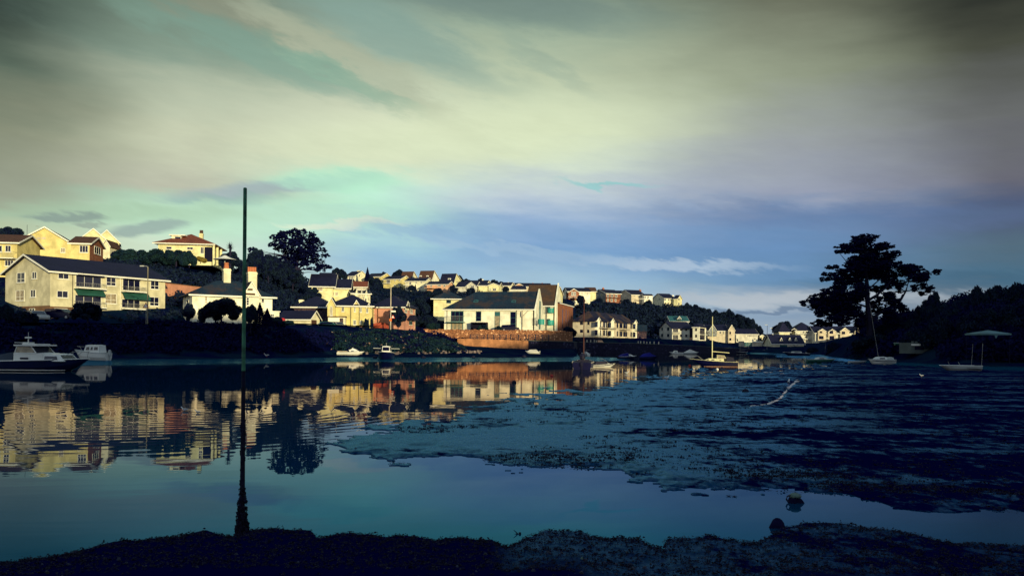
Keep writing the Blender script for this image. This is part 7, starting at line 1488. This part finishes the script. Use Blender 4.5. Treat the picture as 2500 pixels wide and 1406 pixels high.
PINE = [(1560, 200, 70, 35), (1640, 150, 60, 30), (1700, 150, 60, 30), (1760, 140, 60, 35), (1850, 130, 60, 30), (1930, 130, 40, 28), (2030, 160, 45, 30), (1640, 210, 90, 50), (1760, 220, 120, 70), (1900, 210, 120, 70), (2020, 220, 80, 50), (2080, 240, 60, 35), (2120, 270, 40, 30), (1530, 290, 45, 25), (1580, 330, 60, 30), (1650, 290, 90, 50), (1780, 300, 130, 70), (1920, 310, 130, 70), (2060, 320, 70, 50), (2160, 360, 40, 30), (2150, 410, 60, 30), (2060, 410, 90, 50), (1700, 380, 90, 50), (1840, 400, 130, 70), (1960, 400, 100, 60), (1760, 460, 90, 50), (1900, 480, 120, 60), (2040, 480, 90, 45), (1680, 450, 60, 40), (1720, 530, 70, 50), (1820, 540, 80, 40), (2080, 560, 60, 25), (2160, 545, 60, 25), (2210, 560, 45, 22), (2120, 600, 70, 20), (2000, 590, 60, 18), (1940, 530, 60, 30), (1760, 600, 60, 40), (1660, 560, 60, 60), (1600, 490, 60, 40), (1540, 480, 60, 40), (1480, 450, 50, 40), (1410, 440, 50, 35), (1400, 400, 25, 25), (1330, 400, 40, 30), (1290, 360, 25, 30), (1285, 330, 14, 16), (1300, 450, 60, 50), (1400, 520, 80, 60), (1520, 550, 90, 60), (1250, 430, 40, 40), (1260, 520, 50, 60), (1850, 620, 60, 30)]
big_tree('pine', 2, 205, PINE, [([(1790, 760), (1800, 640), (1830, 560), (1850, 450), (1860, 300)], .62, .2), ([(1815, 620), (1880, 560), (1950, 480), (2020, 380)], .3, .1), ([(1820, 600), (1920, 590), (2040, 600), (2170, 590)], .22, .06), ([(1800, 640), (1740, 540), (1680, 420), (1600, 300)], .26, .08), ([(1850, 640), (1960, 625), (2080, 625)], .12, .05)], LEAF_D,
         'large dark umbrella-headed pine on the skyline right of the green pole', 16, 170, .22, .7, (725, 705), 5, .8, fill=3.0)
CEDAR = [(720, 212, 60, 20), (765, 190, 40, 14), (815, 165, 40, 16), (500, 690, 90, 40), (600, 700, 100, 50), (700, 700, 90, 40), (560, 640, 90, 30), (470, 740, 80, 30), (560, 790, 90, 40), (640, 830, 80, 40), (720, 800, 70, 36), (660, 760, 90, 40), (760, 640, 90, 40), (900, 160, 60, 30), (900, 220, 80, 30), (1060, 600, 50, 30), (900, 95, 50, 14), (860, 115, 60, 16), (930, 110, 45, 14), (840, 150, 70, 20), (930, 150, 90, 22), (1010, 175, 50, 14), (760, 200, 80, 20), (700, 225, 60, 14), (650, 245, 34, 10), (860, 200, 100, 28), (980, 200, 90, 24), (1060, 195, 35, 12), (780, 235, 90, 22), (900, 240, 90, 24), (1020, 240, 90, 26), (1100, 255, 50, 16), (1130, 270, 30, 12), (960, 275, 80, 22), (1080, 290, 80, 24), (840, 290, 80, 20), (760, 315, 80, 20), (900, 320, 110, 28), (1050, 325, 110, 28), (1150, 325, 60, 18), (1190, 345, 25, 10), (700, 345, 70, 16), (780, 360, 100, 28), (920, 370, 110, 30), (1080, 370, 110, 30), (1180, 380, 40, 14), (660, 390, 60, 16), (620, 420, 50, 14), (720, 400, 90, 26), (840, 410, 110, 30), (980, 420, 110, 34), (1110, 420, 90, 34), (570, 455, 50, 14), (540, 485, 40, 12), (640, 460, 90, 24), (760, 460, 90, 26), (880, 465, 80, 24), (1020, 470, 90, 30), (580, 500, 60, 16), (680, 510, 100, 26), (780, 520, 70, 22), (860, 520, 60, 20), (1210, 400, 50, 22), (1290, 395, 80, 24), (1370, 388, 60, 18), (1430, 400, 45, 18), (1460, 430, 35, 20), (1240, 440, 90, 30), (1350, 440, 100, 30), (1440, 470, 50, 28), (1180, 470, 90, 36), (1290, 490, 90, 30), (1390, 500, 70, 26), (1470, 500, 24, 20), (1120, 500, 70, 34), (1090, 550, 60, 34), (1240, 540, 50, 26), (1200, 570, 36, 22), (1290, 580, 32, 24), (1270, 620, 22, 14), (1400, 560, 34, 22), (1440, 590, 40, 24), (1420, 630, 30, 16), (1470, 600, 20, 18), (640, 545, 80, 16), (590, 570, 60, 16), (520, 610, 60, 16), (470, 635, 40, 14), (560, 620, 80, 20), (660, 590, 90, 24), (760, 570, 80, 24), (700, 640, 100, 26), (600, 660, 100, 24), (500, 665, 60, 16), (430, 690, 50, 14), (380, 715, 40, 12), (360, 740, 24, 12), (450, 720, 80, 20), (560, 710, 90, 24), (660, 700, 80, 22), (760, 690, 70, 20), (420, 760, 40, 14), (510, 765, 90, 22), (620, 760, 90, 20), (720, 740, 60, 18), (460, 800, 60, 16), (540, 820, 90, 20), (640, 820, 80, 16), (440, 840, 34, 14), (520, 860, 80, 20), (620, 860, 70, 18), (1060, 640, 50, 20), (1120, 650, 50, 26), (1080, 690, 70, 26), (1160, 700, 50, 22), (1040, 730, 60, 24), (1120, 740, 80, 26), (1190, 755, 50, 20), (1230, 790, 34, 14), (1080, 790, 80, 26), (1160, 800, 60, 20), (980, 680, 36, 16), (820, 630, 50, 20), (840, 680, 40, 18), (800, 760, 50, 16), (780, 800, 36, 12), (790, 870, 40, 40), (830, 910, 44, 40), (770, 900, 30, 26), (980, 830, 70, 40), (1060, 860, 70, 40), (960, 890, 60, 40), (560, 910, 110, 26), (480, 900, 40, 20), (600, 900, 60, 24), (1020, 800, 50, 30)]
big_tree('cedar', 8, 128, CEDAR, [([(930, 1180), (925, 900), (905, 700), (895, 480), (885, 260), (885, 110)], .62, .08), ([(910, 740), (860, 620), (810, 500), (780, 400)], .20, .06), ([(905, 700), (980, 650), (1060, 580), (1110, 490)], .24, .07), ([(920, 780), (1000, 700), (1020, 620), (1060, 570)], .2, .06), ([(1150, 730), (1210, 690), (1250, 610), (1270, 520), (1300, 440)], .2, .06), ([(930, 880), (1040, 800), (1150, 740), (1200, 700)], .26, .16), ([(920, 860), (800, 840), (700, 850), (640, 880)], .18, .06), ([(905, 760), (780, 720), (660, 740), (560, 730)], .17, .05), ([(720, 850), (700, 800), (650, 780)], .1, .04), ([(1230, 640), (1210, 690), (1180, 720)], .1, .05), ([(1480, 600), (1510, 625), (1500, 690), (1460, 640)], .08, .04), ([(1480, 600), (1550, 625)], .06, .03), ([(900, 560), (760, 540), (640, 500)], .14, .04), ([(905, 600), (1000, 520), (1100, 430)], .14, .04)], LEAF_D,
         'huge spreading cedar with layered branches on the right bank', 17, 420, .13, .42, (2127, 872), 9, 1.0, 1.0)

# ------------------------------------------------------------------ undergrowth on the slopes (nobody could count it)
def scrub(n, pxr, Dr, size, m, seed, zoff=0.0, per=36, leaf=.24, avoid=True, tall=.9, name='hillside_scrub', zmin=.8, label=None):
    r = np.random.default_rng(seed); V_ = []; k_ = 0
    cs = [(h.world(h.L / 2, h.W / 2), max(h.L, h.W) * .5, h) for h in HOUSES]
    C_ = []; S_ = []
    while k_ < n:
        k_ += 1; px = r.uniform(*pxr); D = r.uniform(*Dr) if not callable(Dr) else Dr(px, r)
        z = terr(px, D)
        if z < zmin: continue
        v_ = (z + size * 1.0 - CAMH) / D * F; pyt = CY + (px - CX) * SR - v_
        hid = False
        for h in HOUSES:
            if h.pxr[0] - 2 < px < h.pxr[1] + 2 and D < h.Dc + 2 and pyt < h.base_py - (3 if h.Dc > 230 else 4): hid = True; break
        if hid: continue
        x = (px - CX) / F * D; s_ = size * r.uniform(.6, 1.4)
        if avoid:
            bad = False
            for c_, rr, h in cs:
                if abs(x - c_.x) < rr + 3 and abs(D - c_.y) < rr + 14:
                    dx, dy = x - h.A.x, D - h.A.y; lx = dx * math.cos(h.th) + dy * math.sin(h.th); ly = -dx * math.sin(h.th) + dy * math.cos(h.th)
                    if -s_ < lx < h.L + s_ and -s_ < ly < h.W + s_: bad = True; break
                    if -s_ < lx < h.L + s_ and -9 < ly < 0: s_ = min(s_, .7)
            if bad: continue
        q_ = int(per * s_ * s_ / (size * size)) + 6
        d = r.normal(size=(q_, 3)); d /= np.linalg.norm(d, axis=1)[:, None]; d[:, 2] = np.abs(d[:, 2]); rad = .55 + .45 * r.random(q_)[:, None]
        C_.append(np.array([x, D, z + zoff]) + d * rad * np.array([s_, s_, s_ * tall])); S_.append(np.full(q_, leaf))
    C_ = np.concatenate(C_); S_ = np.concatenate(S_); V_, F_ = leaves(C_, None, S_, seed=seed)
    return tag(np_mesh(name, V_, F_, m), label or 'dark undergrowth covering the slopes', 'undergrowth', kind='stuff')
def between(a, b):
    def f(px, r): return np.interp(px, TCX, TCD[:, a]) + (np.interp(px, TCX, TCD[:, b]) - np.interp(px, TCX, TCD[:, a])) * r.random()
    return f
def slope(px, r): return between(4, 7)(px, r) if px < 1405 else between(6, 7)(px, r)
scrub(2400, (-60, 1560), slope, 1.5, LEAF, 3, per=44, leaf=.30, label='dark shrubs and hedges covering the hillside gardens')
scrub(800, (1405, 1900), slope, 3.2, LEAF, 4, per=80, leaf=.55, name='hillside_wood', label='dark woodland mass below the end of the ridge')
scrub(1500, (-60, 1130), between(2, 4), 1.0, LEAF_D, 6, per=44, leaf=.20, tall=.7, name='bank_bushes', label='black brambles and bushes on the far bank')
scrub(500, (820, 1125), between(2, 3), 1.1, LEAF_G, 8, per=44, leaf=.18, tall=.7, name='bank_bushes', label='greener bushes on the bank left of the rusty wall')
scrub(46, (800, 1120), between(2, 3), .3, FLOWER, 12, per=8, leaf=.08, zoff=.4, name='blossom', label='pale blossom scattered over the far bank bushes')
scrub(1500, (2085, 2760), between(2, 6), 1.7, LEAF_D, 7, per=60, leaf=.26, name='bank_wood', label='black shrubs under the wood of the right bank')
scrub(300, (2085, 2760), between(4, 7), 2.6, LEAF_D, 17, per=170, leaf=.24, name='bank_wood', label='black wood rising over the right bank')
# skyline trees of the right-hand wood
sk = [(2278, 708, 860, 60, 122), (2245, 752, 865, 70, 125), (2310, 735, 865, 80, 118), (2345, 728, 868, 90, 122), (2385, 706, 868, 100, 126), (2425, 692, 870, 100, 122), (2470, 690, 870, 110, 124), (2520, 686, 870, 110, 122), (2200, 770, 868, 80, 128), (2160, 785, 868, 70, 130), (2300, 770, 872, 110, 108), (2400, 750, 874, 120, 104), (2480, 740, 876, 120, 102), (2230, 800, 872, 90, 112)]
kn = ['spiky tall', 'second, half hidden', 'third, rising behind the spiky one', 'fourth', 'broad fifth', 'sixth, near the top of the slope', 'highest', 'one cut by the right edge', 'low one beside the cedar', 'lowest, right under the cedar limbs', 'nearer one behind the hut', 'nearer one behind the gazebo', 'nearest by the right edge', 'small one above the upturned dinghy']
for i, (px, yt, yb_, w_, D) in enumerate(sk): T(px, yt, yb_, w_, D, (2 if i == 0 else i % 3), 'black tree of the right bank wood, ' + kn[i], group='trees of the right bank wood')

# ------------------------------------------------------------------ weed on the mud and along the near shore
def weed_field(n, sel, size, m, name, seed, label, flat=.3, zo=.004, hgt=.9, lat=2.6):
    r = np.random.default_rng(seed); idx = np.argwhere(sel); pk = idx[r.integers(0, len(idx), n)]
    x = GX[pk[:, 0], pk[:, 1]]; y = GD[pk[:, 0], pk[:, 1]]; z = GZ[pk[:, 0], pk[:, 1]]
    x = x + r.uniform(-1, 1, n) * 1.2 / F * y; C_ = []; S_ = []
    for i in range(n):
        q_ = 7; s_ = size * (.4 + 1.2 * r.random() ** 2) * (1 + y[i] * .05)
        C_.append(np.stack([x[i] + r.normal(size=q_) * s_ * lat, y[i] + r.normal(size=q_) * s_, z[i] + zo + np.abs(r.normal(size=q_)) * s_ * flat], 1)); S_.append(np.full(q_, s_ * hgt))
    C_ = np.concatenate(C_); S_ = np.concatenate(S_); V_, F_ = leaves(C_, None, S_, flat=.35, seed=seed); V_[:, 2] = np.maximum(V_[:, 2], .001)
    return tag(np_mesh(name, V_, F_, m), label, 'seaweed', kind='stuff')
dens = fbm(GX * .5, GD * .5, 3, 91)
rightness = np.clip(GX / GD, -.2, .6)
lam = (em > 1) & (dens + .35 * rightness > .44)
weed_field(3600, lam & (GD < 60), .010, WEED, 'mud_weed', 5, 'dark weed clumps scattered over the mudflat', flat=.25)
weed_field(1500, (em > 0) & (em < 12) & (GD < 22) & (dens > .46), .010, WEED, 'mud_weed', 6, 'dark weed fringe along the edge of the mudflat', flat=.3)
weed_field(9000, (en > 0) & (en < 60), .0075, WEED, 'shore_weed', 8, 'black bladderwrack matted over the near shore', flat=.55, hgt=.8, lat=1.2)
weed_field(2600, (en > -1.5) & (en < 4), .0075, WEED, 'shore_weed', 9, 'ragged black weed along the lip of the near shore', flat=.9, hgt=.8, lat=1.1)
# bank stones at the foot of the far bank
r = random.Random(3); n_ = 0; GB = 'boulders at the foot of the far bank'
b = MB()
for i in range(150):
    px = r.uniform(840, 1180); D = np.interp(px, TCX, TCD[:, 2]) + r.uniform(-1, 9); z = terr(px, D); x = (px - CX) / F * D; s_ = r.uniform(.15, .45)
    b.add([(x + s_ * math.cos(k * 1.05) * r.uniform(.7, 1.1), D + s_ * math.sin(k * 1.05) * .8, z - .15) for k in range(6)] + [(x + s_ * .6 * math.cos(k * 1.05), D + s_ * .6 * math.sin(k * 1.05), z + s_ * r.uniform(.6, 1.0)) for k in range(6)], [(k, (k + 1) % 6, 6 + (k + 1) % 6, 6 + k) for k in range(6)] + [tuple(range(6, 12))])
tag(b.build('bank_rubble', mat('bank_stone', (.17, .13, .13), var=.4, vscale=2)), 'pale rubble stones at the foot of the far bank', 'rubble', kind='stuff')

r = random.Random(8); b = MB()
for i in range(260):
    px = r.uniform(-100, 2600); py = 1345 + 70 * r.random() ** .8; g = G(px, py, .10); k = int(np.argmin(np.abs(GX[:, 300] / GD[:, 300] - g.x / g.y))); j = int(np.argmin(np.abs(GD[k] - g.y))); z = GZ[k, j]; s_ = .006 + .022 * r.random() ** 3; a0 = r.uniform(0, 6)
    b.add([(g.x + s_ * math.cos(q_ * 1.047 + a0) * r.uniform(.7, 1.2), g.y + s_ * math.sin(q_ * 1.047 + a0) * .8, z - .005) for q_ in range(6)] + [(g.x + .5 * s_ * math.cos(q_ * 1.047 + a0), g.y + .5 * s_ * math.sin(q_ * 1.047 + a0), z + s_ * r.uniform(.5, .9)) for q_ in range(6)], [(q_, (q_ + 1) % 6, 6 + (q_ + 1) % 6, 6 + q_) for q_ in range(6)] + [tuple(range(6, 12))])
tag(b.build('shore_pebbles', mat('shore_pebble', (.022, .026, .05), var=.6, vscale=30)), 'small dark pebbles among the weed of the near shore', 'pebbles', kind='stuff')
